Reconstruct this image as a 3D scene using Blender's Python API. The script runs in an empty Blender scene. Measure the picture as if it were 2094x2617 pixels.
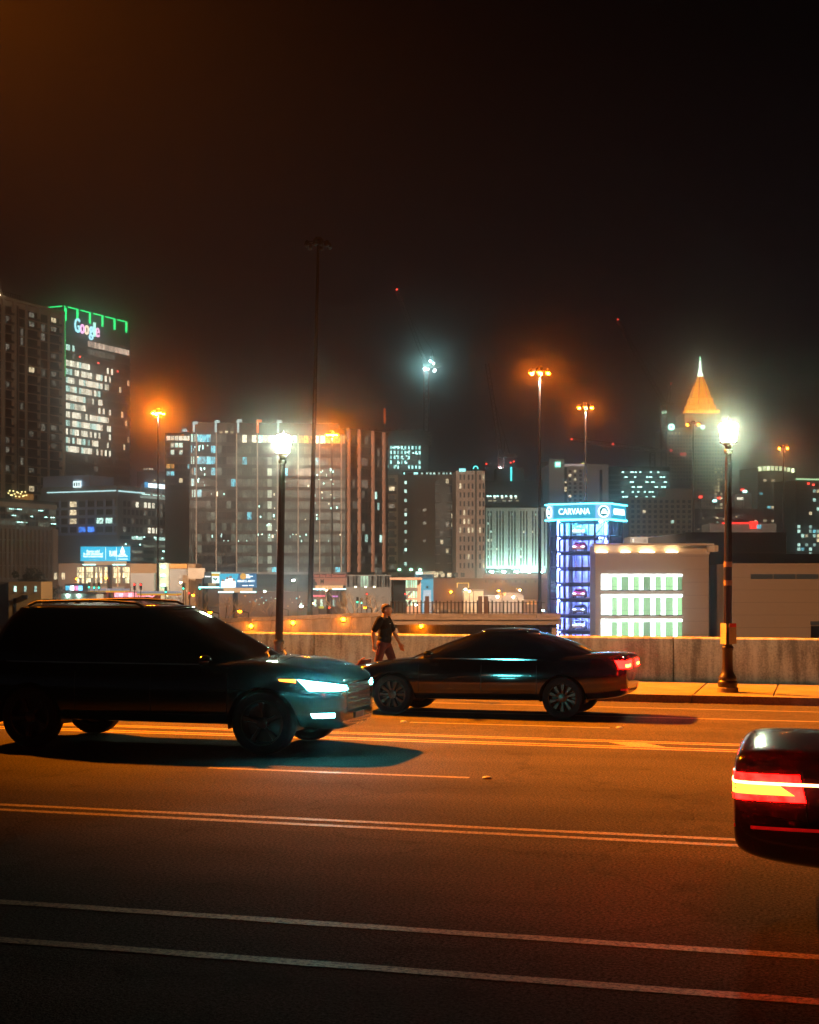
import bpy, bmesh, math, random
from mathutils import Vector, Matrix
from mathutils.bvhtree import BVHTree
RN = random.Random(11)
sc = bpy.context.scene
COL = sc.collection
# ---------------------------------------------------------------- camera
F, CX, HY, HC = 3765.6, 1047.0, 1471.0, 2.23      # focal length, centre column, horizon row (photo pixels), eye height
cam_d = bpy.data.cameras.new('camera'); cam = bpy.data.objects.new('camera', cam_d); COL.objects.link(cam)
cam.location = (0, 0, HC); cam.rotation_euler = (math.radians(90), 0, 0)
cam_d.sensor_fit = 'HORIZONTAL'; cam_d.sensor_width = 36; cam_d.lens = 36*F/2094
cam_d.shift_y = (HY-1308.5)/2094; cam_d.clip_end = 6000; cam_d.clip_start = .1
sc.camera = cam
# ---------------------------------------------------------------- night sky
W = bpy.data.worlds.new('World'); sc.world = W; W.use_nodes = True
wn, wl = W.node_tree.nodes, W.node_tree.links; wn.clear()
wo = wn.new('ShaderNodeOutputWorld'); bg = wn.new('ShaderNodeBackground'); bg2 = wn.new('ShaderNodeBackground'); add = wn.new('ShaderNodeAddShader')
sky = wn.new('ShaderNodeTexSky'); sky.sky_type = 'NISHITA'; sky.sun_disc = False
sky.sun_elevation = math.radians(-9); sky.sun_rotation = math.radians(250)
bg.inputs[1].default_value = .05
tc = wn.new('ShaderNodeTexCoord'); sx = wn.new('ShaderNodeSeparateXYZ'); rp = wn.new('ShaderNodeValToRGB')   # city light in the low sky
rp.color_ramp.elements[0].position = 0; rp.color_ramp.elements[0].color = (.0140, .0138, .0175, 1)
rp.color_ramp.elements[1].position = 1; rp.color_ramp.elements[1].color = (.0003, .0003, .0004, 1)
for p, c in ((.10, (.0080, .0078, .0100, 1)), (.20, (.0032, .0029, .0038, 1)), (.34, (.0008, .0007, .0009, 1))):
    e = rp.color_ramp.elements.new(p); e.color = c
wl.new(tc.outputs['Generated'], sx.inputs[0]); wl.new(sx.outputs[2], rp.inputs[0]); wl.new(rp.outputs[0], bg2.inputs[0])
bg2.inputs[1].default_value = 1.0
wl.new(sky.outputs[0], bg.inputs[0]); wl.new(bg.outputs[0], add.inputs[0]); wl.new(bg2.outputs[0], add.inputs[1]); wl.new(add.outputs[0], wo.inputs[0])
# ---------------------------------------------------------------- picture
vs = sc.view_settings; vs.view_transform = 'Standard'; vs.look = 'None'; vs.exposure = 0; vs.gamma = 1; vs.use_curve_mapping = False
cy = sc.cycles
cy.max_bounces = 6; cy.diffuse_bounces = 2; cy.glossy_bounces = 3; cy.transmission_bounces = 4; cy.volume_bounces = 0; cy.transparent_max_bounces = 10
cy.sample_clamp_indirect = 1.5; cy.use_denoising = True; cy.caustics_reflective = False; cy.caustics_refractive = False
try: cy.denoiser = 'OPENIMAGEDENOISE'
except Exception: pass
cy.use_light_tree = True; cy.use_adaptive_sampling = True; cy.adaptive_threshold = .02
# ---------------------------------------------------------------- materials
MATS = {}
def _n(t, x): return t.nodes.new('ShaderNode'+x)
def mat(name, col, rough=.75, metal=0, emis=None, es=0, var=.12, scale=1.5, bump=0, bscale=30, spec=.4, sample=None, coat=0):
    if name in MATS: return MATS[name]
    m = bpy.data.materials.new(name); m.use_nodes = True; t = m.node_tree; b = t.nodes['Principled BSDF']
    b.inputs['Roughness'].default_value = rough; b.inputs['Metallic'].default_value = metal; b.inputs['Specular IOR Level'].default_value = spec
    if coat: b.inputs['Coat Weight'].default_value = coat; b.inputs['Coat Roughness'].default_value = .03
    c = (*col, 1)
    if var or bump:
        tc = _n(t, 'TexCoord')
        nz = _n(t, 'TexNoise'); nz.inputs['Scale'].default_value = scale; nz.inputs['Detail'].default_value = 6
        t.links.new(tc.outputs['Object'], nz.inputs['Vector'])
    if var:
        mx = _n(t, 'Mix'); mx.data_type = 'RGBA'
        mx.inputs['A'].default_value = (*[x*(1-var*1.6) for x in col], 1); mx.inputs['B'].default_value = (*[min(1, x*(1+var*1.6)) for x in col], 1)
        t.links.new(nz.outputs[0], mx.inputs[0]); t.links.new(mx.outputs['Result'], b.inputs['Base Color'])
    else: b.inputs['Base Color'].default_value = c
    if bump:
        n2 = _n(t, 'TexNoise'); n2.inputs['Scale'].default_value = bscale; n2.inputs['Detail'].default_value = 5; t.links.new(tc.outputs['Object'], n2.inputs['Vector'])
        bp = _n(t, 'Bump'); bp.inputs['Strength'].default_value = bump; bp.inputs['Distance'].default_value = .01
        t.links.new(n2.outputs[0], bp.inputs['Height']); t.links.new(bp.outputs[0], b.inputs['Normal'])
    if emis:
        b.inputs['Emission Color'].default_value = (*emis, 1); b.inputs['Emission Strength'].default_value = es
        if sample is False: m.cycles.emission_sampling = 'NONE'
        elif sample: m.cycles.emission_sampling = 'FRONT'
    MATS[name] = m; return m
def emit(name, col, es, sample=False):                       # lamps, tubes, screens; also faces glowing in place of lamplight
    return mat(name, (.02, .02, .02), .4, emis=col, es=es, var=0, sample=sample)
def winlit(name, col, es, scale=3.0, lo=.25, hi=1.5, glass=(.02, .022, .025)):
    """a lit window: the room behind seen as uneven patches of light, different for each pane"""
    if name in MATS: return MATS[name]
    m = bpy.data.materials.new(name); m.use_nodes = True; t = m.node_tree; b = t.nodes['Principled BSDF']
    b.inputs['Base Color'].default_value = (*glass, 1); b.inputs['Roughness'].default_value = .2; b.inputs['Specular IOR Level'].default_value = .15
    tc = _n(t, 'TexCoord'); oi = _n(t, 'ObjectInfo'); mul = _n(t, 'VectorMath'); mul.operation = 'MULTIPLY_ADD'
    cmb = _n(t, 'CombineXYZ')
    for i in range(3): t.links.new(oi.outputs['Random'], cmb.inputs[i])
    mul.inputs[1].default_value = (1, 1, .75); sclv = _n(t, 'VectorMath'); sclv.operation = 'SCALE'; sclv.inputs['Scale'].default_value = 57
    t.links.new(cmb.outputs[0], sclv.inputs[0]); t.links.new(tc.outputs['Object'], mul.inputs[0]); t.links.new(sclv.outputs[0], mul.inputs[2])
    nz = _n(t, 'TexNoise'); nz.inputs['Scale'].default_value = scale; nz.inputs['Detail'].default_value = 3; t.links.new(mul.outputs[0], nz.inputs['Vector'])
    mr = _n(t, 'MapRange'); mr.inputs[1].default_value = .32; mr.inputs[2].default_value = .72; mr.inputs[3].default_value = lo; mr.inputs[4].default_value = hi
    t.links.new(nz.outputs[0], mr.inputs[0])
    r2 = _n(t, 'MapRange'); es *= 2.0; r2.inputs[3].default_value = .45*es; r2.inputs[4].default_value = 1.3*es; t.links.new(oi.outputs['Random'], r2.inputs[0])
    mm = _n(t, 'Math'); mm.operation = 'MULTIPLY'; t.links.new(mr.outputs[0], mm.inputs[0]); t.links.new(r2.outputs[0], mm.inputs[1])
    b.inputs['Emission Color'].default_value = (*col, 1); t.links.new(mm.outputs[0], b.inputs['Emission Strength'])
    m.cycles.emission_sampling = 'NONE'; MATS[name] = m; return m
def clearglass(name, tint=(.9, .95, 1), gl=.10):
    if name in MATS: return MATS[name]
    m = bpy.data.materials.new(name); m.use_nodes = True; t = m.node_tree; t.nodes.remove(t.nodes['Principled BSDF'])
    o = t.nodes['Material Output']; tr = _n(t, 'BsdfTransparent'); tr.inputs[0].default_value = (*tint, 1); g = _n(t, 'BsdfGlossy'); g.inputs['Roughness'].default_value = .04
    mx = _n(t, 'MixShader'); fr = _n(t, 'Fresnel'); fr.inputs[0].default_value = 1.4; t.links.new(fr.outputs[0], mx.inputs[0])
    t.links.new(tr.outputs[0], mx.inputs[1]); t.links.new(g.outputs[0], mx.inputs[2]); t.links.new(mx.outputs[0], o.inputs[0]); MATS[name] = m; return m
# ---------------------------------------------------------------- objects
def thing(name, label, cat, loc=(0, 0, 0), rz=0, group=None):
    o = bpy.data.objects.new(name, None); COL.objects.link(o); o.empty_display_size = .3
    o.location = loc; o.rotation_euler = (0, 0, rz); o['label'] = label; o['category'] = cat
    if group: o['group'] = group
    return o
def tag(o, label, cat, group=None):
    o['label'] = label; o['category'] = cat
    if group: o['group'] = group
    return o
def structure(o): o['kind'] = 'structure'; return o
def link(name, me, parent=None, loc=(0, 0, 0), rot=(0, 0, 0), scale=(1, 1, 1)):
    o = bpy.data.objects.new(name, me); COL.objects.link(o); o.parent = parent
    o.location = loc; o.rotation_euler = rot; o.scale = scale; return o
def bm_obj(name, bm, m, parent=None, smooth=False, angle=None, **k):
    me = bpy.data.meshes.new(name); bmesh.ops.recalc_face_normals(bm, faces=bm.faces); bm.to_mesh(me); bm.free()
    if m: me.materials.append(m)
    if smooth:
        for p in me.polygons: p.use_smooth = True
        if angle: me.set_sharp_from_angle(angle=math.radians(angle))
    return link(name, me, parent, **k)
UNIT = {}
def unit_box(m):
    if m.name not in UNIT:
        me = bpy.data.meshes.new('box_'+m.name); b = bmesh.new(); bmesh.ops.create_cube(b, size=1); b.to_mesh(me); b.free(); me.materials.append(m); UNIT[m.name] = me
    return UNIT[m.name]
def box(name, parent, lo, hi, m, rz=0):
    """a cheap box that shares its mesh with all others of its material"""
    c = [(a+b)/2 for a, b in zip(lo, hi)]; s = [max(abs(b-a), 1e-4) for a, b in zip(lo, hi)]
    return link(name, unit_box(m), parent, c, (0, 0, rz), s)
def add_box(bm, lo, hi, M=None):
    r = bmesh.ops.create_cube(bm, size=1)['verts']
    T = Matrix.Translation([(a+b)/2 for a, b in zip(lo, hi)]) @ Matrix.Diagonal([abs(b-a) for a, b in zip(lo, hi)]+[1])
    if M: T = M @ T
    bmesh.ops.transform(bm, matrix=T, verts=r); return r
def add_bar(bm, a, b, r, r2=None, n=6):
    a, b = Vector(a), Vector(b); d = b-a; L = d.length
    if L < 1e-6: return
    v = bmesh.ops.create_cone(bm, cap_ends=True, segments=n, radius1=r, radius2=r if r2 is None else r2, depth=L)['verts']
    bmesh.ops.transform(bm, matrix=Matrix.Translation((a+b)/2) @ d.to_track_quat('Z', 'Y').to_matrix().to_4x4(), verts=v)
def add_lathe(bm, prof, n=24, c=(0, 0, 0), cap=True, flute=0, nf=0):
    """prof: list of (radius, z) from bottom to top"""
    rings = []
    for r, z in prof:
        ring = []
        for i in range(n):
            a = 2*math.pi*i/n; rr = r*(1-flute*(i % 2)) if flute else r
            ring.append(bm.verts.new((c[0]+rr*math.cos(a), c[1]+rr*math.sin(a), c[2]+z)))
        rings.append(ring)
    for A, B in zip(rings, rings[1:]):
        for i in range(n): bm.faces.new((A[i], A[(i+1) % n], B[(i+1) % n], B[i]))
    if cap: bm.faces.new(rings[0][::-1]); bm.faces.new(rings[-1])
    return rings
def add_prism(bm, pts, z0, z1):
    A = [bm.verts.new((x, y, z0)) for x, y in pts]; B = [bm.verts.new((x, y, z1)) for x, y in pts]; n = len(pts)
    for i in range(n): bm.faces.new((A[i], A[(i+1) % n], B[(i+1) % n], B[i]))
    bm.faces.new(A[::-1]); bm.faces.new(B)
def bevel(bm, w, seg=2): bmesh.ops.bevel(bm, geom=[e for e in bm.edges], offset=w, segments=seg, affect='EDGES', profile=.7)
def text_mesh(s, size, ext=.02, bold=0, spacing=1.0, shear=0):
    c = bpy.data.curves.new('lettering', 'FONT'); c.body = s; c.size = size; c.extrude = ext; c.align_x = 'CENTER'; c.align_y = 'CENTER'; c.offset = bold; c.space_character = spacing; c.shear = shear
    c.resolution_u = 3
    o = bpy.data.objects.new('lettering', c); COL.objects.link(o); dg = bpy.context.evaluated_depsgraph_get(); me = bpy.data.meshes.new_from_object(o.evaluated_get(dg))
    bpy.data.objects.remove(o); bpy.data.curves.remove(c); return me
def text(name, parent, s, size, loc, m, ext=.02, rz=0, width=None, bold=0, spacing=1.0, shear=0):
    me = text_mesh(s, size, ext, bold, spacing, shear); me.materials.clear(); me.materials.append(m)
    xs = [v.co.x for v in me.vertices]; sx = 1
    if width and xs: sx = width/(max(xs)-min(xs))
    return link(name, me, parent, loc, (math.radians(90), 0, rz), (sx, 1, 1))
def P(px, py, Y): return Vector(((px-CX)/F*Y, Y, HC-(py-HY)/F*Y))
def lamp_point(name, parent, loc, col, watt, r=.1):
    d = bpy.data.lights.new(name, 'POINT'); d.color = col; d.energy = watt; d.shadow_soft_size = r
    o = bpy.data.objects.new(name, d); COL.objects.link(o); o.parent = parent; o.location = loc; return o
def lamp_spot(name, parent, loc, aim, col, watt, angle=140, blend=.6, r=.15):
    d = bpy.data.lights.new(name, 'SPOT'); d.color = col; d.energy = watt; d.shadow_soft_size = r; d.spot_size = math.radians(angle); d.spot_blend = blend
    o = bpy.data.objects.new(name, d); COL.objects.link(o); o.parent = parent; o.location = loc
    o.rotation_euler = Vector(aim).to_track_quat('-Z', 'Y').to_euler(); return o
# ---------------------------------------------------------------- the road's own axes: s along it (to the right), n across it (away)
TH = math.atan(.2832); CT, ST = math.cos(TH), math.sin(TH); CROWN, FALL = 19.5, .02
def road_z(n): return -FALL*max(0, n-CROWN)
def RP(s, n, z=None): return Vector((s*CT+n*ST, -s*ST+n*CT, road_z(n) if z is None else z))
def on_road(px, py):
    k = ST*(px-CX)/F+CT; a = (py-HY)/F; Y = HC/a
    if k*Y > CROWN: Y = (HC-FALL*CROWN)/(a-FALL*k)
    X = (px-CX)/F*Y; return X*CT-Y*ST, X*ST+Y*CT     # s, n
RZ = -TH
SODIUM = (1.0, .205, .002); MINT = (.66, 1.0, .78); LANT = (.80, 1.0, .66)
# ================================================================= the bridge we stand on
def asphalt_mat():
    m = bpy.data.materials.new('asphalt'); m.use_nodes = True; t = m.node_tree; b = t.nodes['Principled BSDF']; L = t.links
    tc = _n(t, 'TexCoord')
    g = _n(t, 'TexNoise'); g.inputs['Scale'].default_value = 42; g.inputs['Detail'].default_value = 8; g.inputs['Roughness'].default_value = .85
    p = _n(t, 'TexNoise'); p.inputs['Scale'].default_value = .55; p.inputs['Detail'].default_value = 5
    v = _n(t, 'TexVoronoi'); v.inputs['Scale'].default_value = 75
    mp = _n(t, 'Mapping'); mp.inputs['Scale'].default_value = (.16, 1.3, 1); L.new(tc.outputs['Object'], mp.inputs[0])
    w = _n(t, 'TexNoise'); w.inputs['Scale'].default_value = 1.0; w.inputs['Detail'].default_value = 3; L.new(mp.outputs[0], w.inputs[0])     # wheel tracks
    for x in (g, p, v): L.new(tc.outputs['Object'], x.inputs['Vector'])
    r = _n(t, 'ValToRGB'); r.color_ramp.elements[0].position = .42; r.color_ramp.elements[0].color = (.010, .010, .011, 1); r.color_ramp.elements[1].position = .60; r.color_ramp.elements[1].color = (.150, .144, .136, 1)
    L.new(g.outputs[0], r.inputs[0])
    mx = _n(t, 'Mix'); mx.data_type = 'RGBA'; mx.blend_type = 'MULTIPLY'; mx.inputs[0].default_value = .75
    r2 = _n(t, 'ValToRGB'); r2.color_ramp.elements[0].position = .35; r2.color_ramp.elements[0].color = (.55, .55, .55, 1); r2.color_ramp.elements[1].position = .65; r2.color_ramp.elements[1].color = (1.15, 1.15, 1.15, 1)
    ad = _n(t, 'Math'); ad.operation = 'ADD'; L.new(p.outputs[0], ad.inputs[0]); L.new(w.outputs[0], ad.inputs[1]); hf = _n(t, 'Math'); hf.operation = 'MULTIPLY'; hf.inputs[1].default_value = .5; L.new(ad.outputs[0], hf.inputs[0])
    L.new(hf.outputs[0], r2.inputs[0]); L.new(r.outputs[0], mx.inputs['A']); L.new(r2.outputs[0], mx.inputs['B']); L.new(mx.outputs['Result'], b.inputs['Base Color'])
    wv = _n(t, 'TexNoise'); wv.inputs['Scale'].default_value = 1.6; wv.inputs['Detail'].default_value = 5; L.new(tc.outputs['Object'], wv.inputs['Vector'])
    ds = _n(t, 'VectorMath'); ds.operation = 'MULTIPLY_ADD'; ds.inputs[1].default_value = (.9, .9, .9); L.new(wv.outputs['Color'], ds.inputs[0]); L.new(tc.outputs['Object'], ds.inputs[2])
    ck = _n(t, 'TexVoronoi'); ck.feature = 'DISTANCE_TO_EDGE'; ck.inputs['Scale'].default_value = .30; L.new(ds.outputs[0], ck.inputs['Vector'])
    kr = _n(t, 'MapRange'); kr.inputs[1].default_value = .004; kr.inputs[2].default_value = .012; kr.inputs[3].default_value = .80; kr.inputs[4].default_value = 1.0; L.new(ck.outputs['Distance'], kr.inputs[0])
    st = _n(t, 'TexNoise'); st.inputs['Scale'].default_value = 2.3; st.inputs['Detail'].default_value = 3; L.new(tc.outputs['Object'], st.inputs['Vector'])
    sr = _n(t, 'MapRange'); sr.inputs[1].default_value = .62; sr.inputs[2].default_value = .70; sr.inputs[3].default_value = 1.0; sr.inputs[4].default_value = .75; L.new(st.outputs[0], sr.inputs[0])
    km = _n(t, 'Math'); km.operation = 'MULTIPLY'; L.new(kr.outputs[0], km.inputs[0]); L.new(sr.outputs[0], km.inputs[1])
    m2 = _n(t, 'Mix'); m2.data_type = 'RGBA'; m2.blend_type = 'MULTIPLY'; m2.inputs[0].default_value = 1; L.new(mx.outputs['Result'], m2.inputs['A']); L.new(km.outputs[0], m2.inputs['B']); L.new(m2.outputs['Result'], b.inputs['Base Color'])
    b.inputs['Roughness'].default_value = .9; b.inputs['Specular IOR Level'].default_value = .06
    bp = _n(t, 'Bump'); bp.inputs['Strength'].default_value = .55; bp.inputs['Distance'].default_value = .012; sm = _n(t, 'Math'); sm.operation = 'ADD'
    L.new(g.outputs[0], sm.inputs[0]); L.new(v.outputs[0], sm.inputs[1]); L.new(sm.outputs[0], bp.inputs['Height']); L.new(bp.outputs[0], b.inputs['Normal']); return m
def concrete_mat(name, col, streak=.5, moss=False, rough=.85):
    m = bpy.data.materials.new(name); m.use_nodes = True; t = m.node_tree; b = t.nodes['Principled BSDF']; L = t.links
    tc = _n(t, 'TexCoord'); oi = _n(t, 'ObjectInfo')
    off = _n(t, 'VectorMath'); off.operation = 'ADD'; cm = _n(t, 'CombineXYZ'); ml = _n(t, 'Math'); ml.operation = 'MULTIPLY'; ml.inputs[1].default_value = 40
    L.new(oi.outputs['Random'], ml.inputs[0]); L.new(ml.outputs[0], cm.inputs[0]); L.new(ml.outputs[0], cm.inputs[1]); L.new(tc.outputs['Object'], off.inputs[0]); L.new(cm.outputs[0], off.inputs[1])
    mp = _n(t, 'Mapping'); mp.inputs['Scale'].default_value = (7, 7, .9); L.new(off.outputs[0], mp.inputs[0])
    s = _n(t, 'TexNoise'); s.inputs['Scale'].default_value = 1; s.inputs['Detail'].default_value = 6; L.new(mp.outputs[0], s.inputs['Vector'])
    g = _n(t, 'TexNoise'); g.inputs['Scale'].default_value = 26; g.inputs['Detail'].default_value = 8; g.inputs['Roughness'].default_value = .7; L.new(off.outputs[0], g.inputs['Vector'])
    q = _n(t, 'TexNoise'); q.inputs['Scale'].default_value = 1.3; q.inputs['Detail'].default_value = 4; L.new(off.outputs[0], q.inputs['Vector'])
    a1 = _n(t, 'Math'); a1.operation = 'MULTIPLY_ADD'; a1.inputs[1].default_value = streak; L.new(s.outputs[0], a1.inputs[0]); L.new(g.outputs[0], a1.inputs[2])
    a2 = _n(t, 'Math'); a2.operation = 'MULTIPLY_ADD'; a2.inputs[1].default_value = .6; L.new(q.outputs[0], a2.inputs[0]); L.new(a1.outputs[0], a2.inputs[2])
    r = _n(t, 'ValToRGB'); mid = .5*(1+streak+.6)
    e = r.color_ramp.elements; e[0].position = 0; e[0].color = (*[c*.42 for c in col], 1); e[1].position = 1; e[1].color = (*[min(1, c*1.35) for c in col], 1)
    mr = _n(t, 'MapRange'); mr.inputs[1].default_value = mid-.26; mr.inputs[2].default_value = mid+.26; L.new(a2.outputs[0], mr.inputs[0]); L.new(mr.outputs[0], r.inputs[0])
    out = r.outputs[0]
    if moss:
        sp = _n(t, 'SeparateXYZ'); L.new(tc.outputs['Object'], sp.inputs[0]); mm = _n(t, 'Math'); mm.operation = 'MULTIPLY_ADD'; mm.inputs[1].default_value = .32; L.new(q.outputs[0], mm.inputs[0]); L.new(sp.outputs[2], mm.inputs[2])
        k = _n(t, 'MapRange'); k.inputs[1].default_value = .12; k.inputs[2].default_value = .24; k.inputs[3].default_value = .8; k.inputs[4].default_value = 0; L.new(mm.outputs[0], k.inputs[0])
        mx = _n(t, 'Mix'); mx.data_type = 'RGBA'; L.new(k.outputs[0], mx.inputs[0]); L.new(out, mx.inputs['A']); mx.inputs['B'].default_value = (.05, .055, .02, 1); out = mx.outputs['Result']
    L.new(out, b.inputs['Base Color']); b.inputs['Roughness'].default_value = rough; b.inputs['Specular IOR Level'].default_value = .3
    bp = _n(t, 'Bump'); bp.inputs['Strength'].default_value = .35; bp.inputs['Distance'].default_value = .01; L.new(g.outputs[0], bp.inputs['Height']); L.new(bp.outputs[0], b.inputs['Normal']); return m
def paint_mat(name, col):
    m = bpy.data.materials.new(name); m.use_nodes = True; t = m.node_tree; b = t.nodes['Principled BSDF']; L = t.links
    tc = _n(t, 'TexCoord'); g = _n(t, 'TexNoise'); g.inputs['Scale'].default_value = 30; g.inputs['Detail'].default_value = 8; g.inputs['Roughness'].default_value = .8; L.new(tc.outputs['Object'], g.inputs['Vector'])
    r = _n(t, 'ValToRGB'); r.color_ramp.elements[0].position = .43; r.color_ramp.elements[0].color = (.07, .066, .062, 1); r.color_ramp.elements[1].position = .54; r.color_ramp.elements[1].color = (*col, 1)
    L.new(g.outputs[0], r.inputs[0]); L.new(r.outputs[0], b.inputs['Base Color']); b.inputs['Roughness'].default_value = .6
    bp = _n(t, 'Bump'); bp.inputs['Strength'].default_value = .4; bp.inputs['Distance'].default_value = .01; L.new(g.outputs[0], bp.inputs['Height']); L.new(bp.outputs[0], b.inputs['Normal']); return m
ASPH = asphalt_mat(); WALLC = concrete_mat('wall_concrete', (.36, .37, .33), 1.3, moss=True); SLABC = concrete_mat('slab_concrete', (.20, .188, .17), .25); KERBC = concrete_mat('kerb_concrete', (.20, .19, .18), .3)
PWHITE = paint_mat('white_road_paint', (.38, .33, .20)); PYEL = paint_mat('yellow_road_paint', (.62, .40, .06))
DARKC = mat('deck_concrete', (.17, .16, .15), .9)
N_KERB = on_road(1700, 1796)[1]; N_L1 = on_road(1700, 1811)[1]; N_L2 = on_road(1700, 1835)[1]
N_MU = on_road(1700, 1899)[1]; N_ML = on_road(1700, 1914)[1]
Z_KF = road_z(N_KERB); Z_WALK = Z_KF+.15; N_WALL = N_KERB+3.5
SX = 130
def strip(name, n0, n1, s0, s1, m, dz, parent, raw=0):
    bm = bmesh.new(); k = max(1, int((s1-s0)/.25)) if raw else 1
    ns = [n0]+([CROWN] if n0 < CROWN < n1 else [])+[n1]
    for a, b in zip(ns, ns[1:]):
        prev = None
        for i in range(k+1):
            s = s0+(s1-s0)*i/k; j0, j1 = (RN.uniform(-raw, raw), RN.uniform(-raw, raw)) if raw else (0, 0)
            q = (bm.verts.new((s, a+j0, road_z(a)+dz)), bm.verts.new((s, b+j1, road_z(b)+dz)))
            if prev: bm.faces.new((prev[0], q[0], q[1], prev[1]))
            prev = q
    return bm_obj(name, bm, m, parent)
road = strip('road', 4.0, N_KERB, -SX, SX, ASPH, 0, None); road.rotation_euler = (0, 0, RZ); structure(road)
WD = .12
def lerp_(a, b, t): return a+(b-a)*t
def line(n, s0, s1, m, name='lane_line', w=WD): return strip(name, n-w/2, n+w/2, s0, s1, m, .004, road, raw=.006 if s1-s0 < 70 else 0)
n1 = on_road(1000, 2374)[1]; n2 = on_road(1000, 2479)[1]
for n, nm in ((n1, 'lane_line'), (n2, 'edge_line')): line(n, -30, 30, PWHITE, nm)
nd0, nd1 = on_road(1000, 2105)[1], on_road(1000, 2119)[1]
for n in (nd0, nd1): line(n, -34, 30, PWHITE, 'double_lane_line', .11)
for n in (N_MU, N_ML):
    for d in (-.10, .10): line(n+d, -34, 30, PYEL, 'median_line', .10)
bmx = bmesh.new(); a = on_road(1555, 1897); b_ = on_road(1680, 1913); dz = .0045
bmx.faces.new([bmx.verts.new((s, n, road_z(n)+dz)) for s, n in ((a[0], N_MU-.16), (a[0]+.5, N_MU-.16), (b_[0]+.1, N_ML+.16), (b_[0]-.4, N_ML+.16))]); bm_obj('median_hatch', bmx, PYEL, road)
line(N_L1, -40, 40, PWHITE, 'edge_line', .10); line(N_L2, -40, 40, PWHITE, 'edge_line', .12)
s0, nf = on_road(1048, 1846.5)
for k in (-2, -1, 0, 1): line(nf, s0+k*12.2, s0+3.1+k*12.2, PWHITE, 'lane_dash', .10)
t0, nn = on_road(534, 1963)
for k in (-1, 0, 1): line(nn, t0+k*12.2, t0+3.1+k*12.2, PWHITE, 'lane_dash', .11)
STUD = mat('road_stud_ceramic', (.5, .48, .42), .4)
for i, (s, n, lab) in enumerate(((s0-.1, nf, 'small white road stud at the left end of the far lane dash'), (s0+3.25, nf, 'small white road stud at the right end of the far lane dash'), (t0+3.3, nn, 'small white road stud at the end of the near lane dash'))):
    bm = bmesh.new(); add_lathe(bm, [(.055, 0), (.05, .012), (.03, .022), (.012, .025)], 14); p = RP(s, n); p.z += .004
    tag(bm_obj('road_stud', bm, STUD, None, True, loc=p), lab, 'road stud', 'raised road studs')
# deck below, near pavement
bm = bmesh.new(); add_box(bm, (-SX, -6, -1.6), (SX, N_WALL+.62, -.42)); dk = bm_obj('bridge_deck', bm, DARKC); dk.rotation_euler = (0, 0, RZ); structure(dk)
bm = bmesh.new(); add_box(bm, (-SX, -6, -.40), (SX, 3.85, .15)); nk = bm_obj('near_pavement', bm, SLABC); nk.rotation_euler = (0, 0, RZ); structure(nk)
# pavement of slabs and kerb stones on the far side
bm = bmesh.new(); add_box(bm, (-SX, N_KERB+.16, -.41), (SX, N_WALL+.6, Z_WALK-.06)); wk = bm_obj('sidewalk', bm, DARKC); wk.rotation_euler = (0, 0, RZ); structure(wk)
SL = 1.46; bm = bmesh.new(); add_box(bm, (-SL/2+.009, 0, -.07), (SL/2-.009, 3.31, 0)); bevel(bm, .008, 1); sl0 = bm_obj('slab', bm, SLABC, wk); slme = sl0.data; first = True
for k in range(-24, 14):
    o = sl0 if first else link('slab', slme, wk); first = False
    o.location = (-2.42+SL*(k+.5), N_KERB+.17, Z_WALK+RN.uniform(-.003, .003)); o.rotation_euler = (RN.uniform(-.001, .001), RN.uniform(-.001, .001), 0)
bm = bmesh.new(); add_box(bm, (-SX, N_KERB+.02, -.41), (SX, N_KERB+.15, Z_KF-.02)); kb = bm_obj('kerb', bm, DARKC); kb.rotation_euler = (0, 0, RZ); structure(kb)
KL = 2.92; bm = bmesh.new(); add_box(bm, (-KL/2+.01, 0, -.1), (KL/2-.01, .16, .153)); bevel(bm, .02, 2); kme = None
for k in range(-12, 8):
    if kme is None: o = bm_obj('kerb_stone', bm, KERBC, kb, True, 40); kme = o.data
    else: o = link('kerb_stone', kme, kb)
    o.location = (-2.44+KL*(k+.5), N_KERB+RN.uniform(-.006, .006), Z_KF+RN.uniform(-.004, .004)); o.rotation_euler = (0, 0, RN.uniform(-.002, .002))
# grit along the gutter
bm = bmesh.new()
for i in range(900):
    s = RN.uniform(-24, 10); n = N_KERB-abs(RN.gauss(0, .10))-.01; r = RN.uniform(.004, .016)
    v = bmesh.ops.create_icosphere(bm, subdivisions=1, radius=r)['verts']; bmesh.ops.transform(bm, matrix=Matrix.Translation((s, n, road_z(n)+r*.3)) @ Matrix.Diagonal((1.4, 1, .6, 1)), verts=v)
g = bm_obj('gutter_grit', bm, mat('grit', (.22, .19, .15), .9)); g.rotation_euler = (0, 0, RZ); g['kind'] = 'stuff'; g['label'] = 'loose grit and sand lying along the far kerb'; g['category'] = 'grit'
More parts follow.
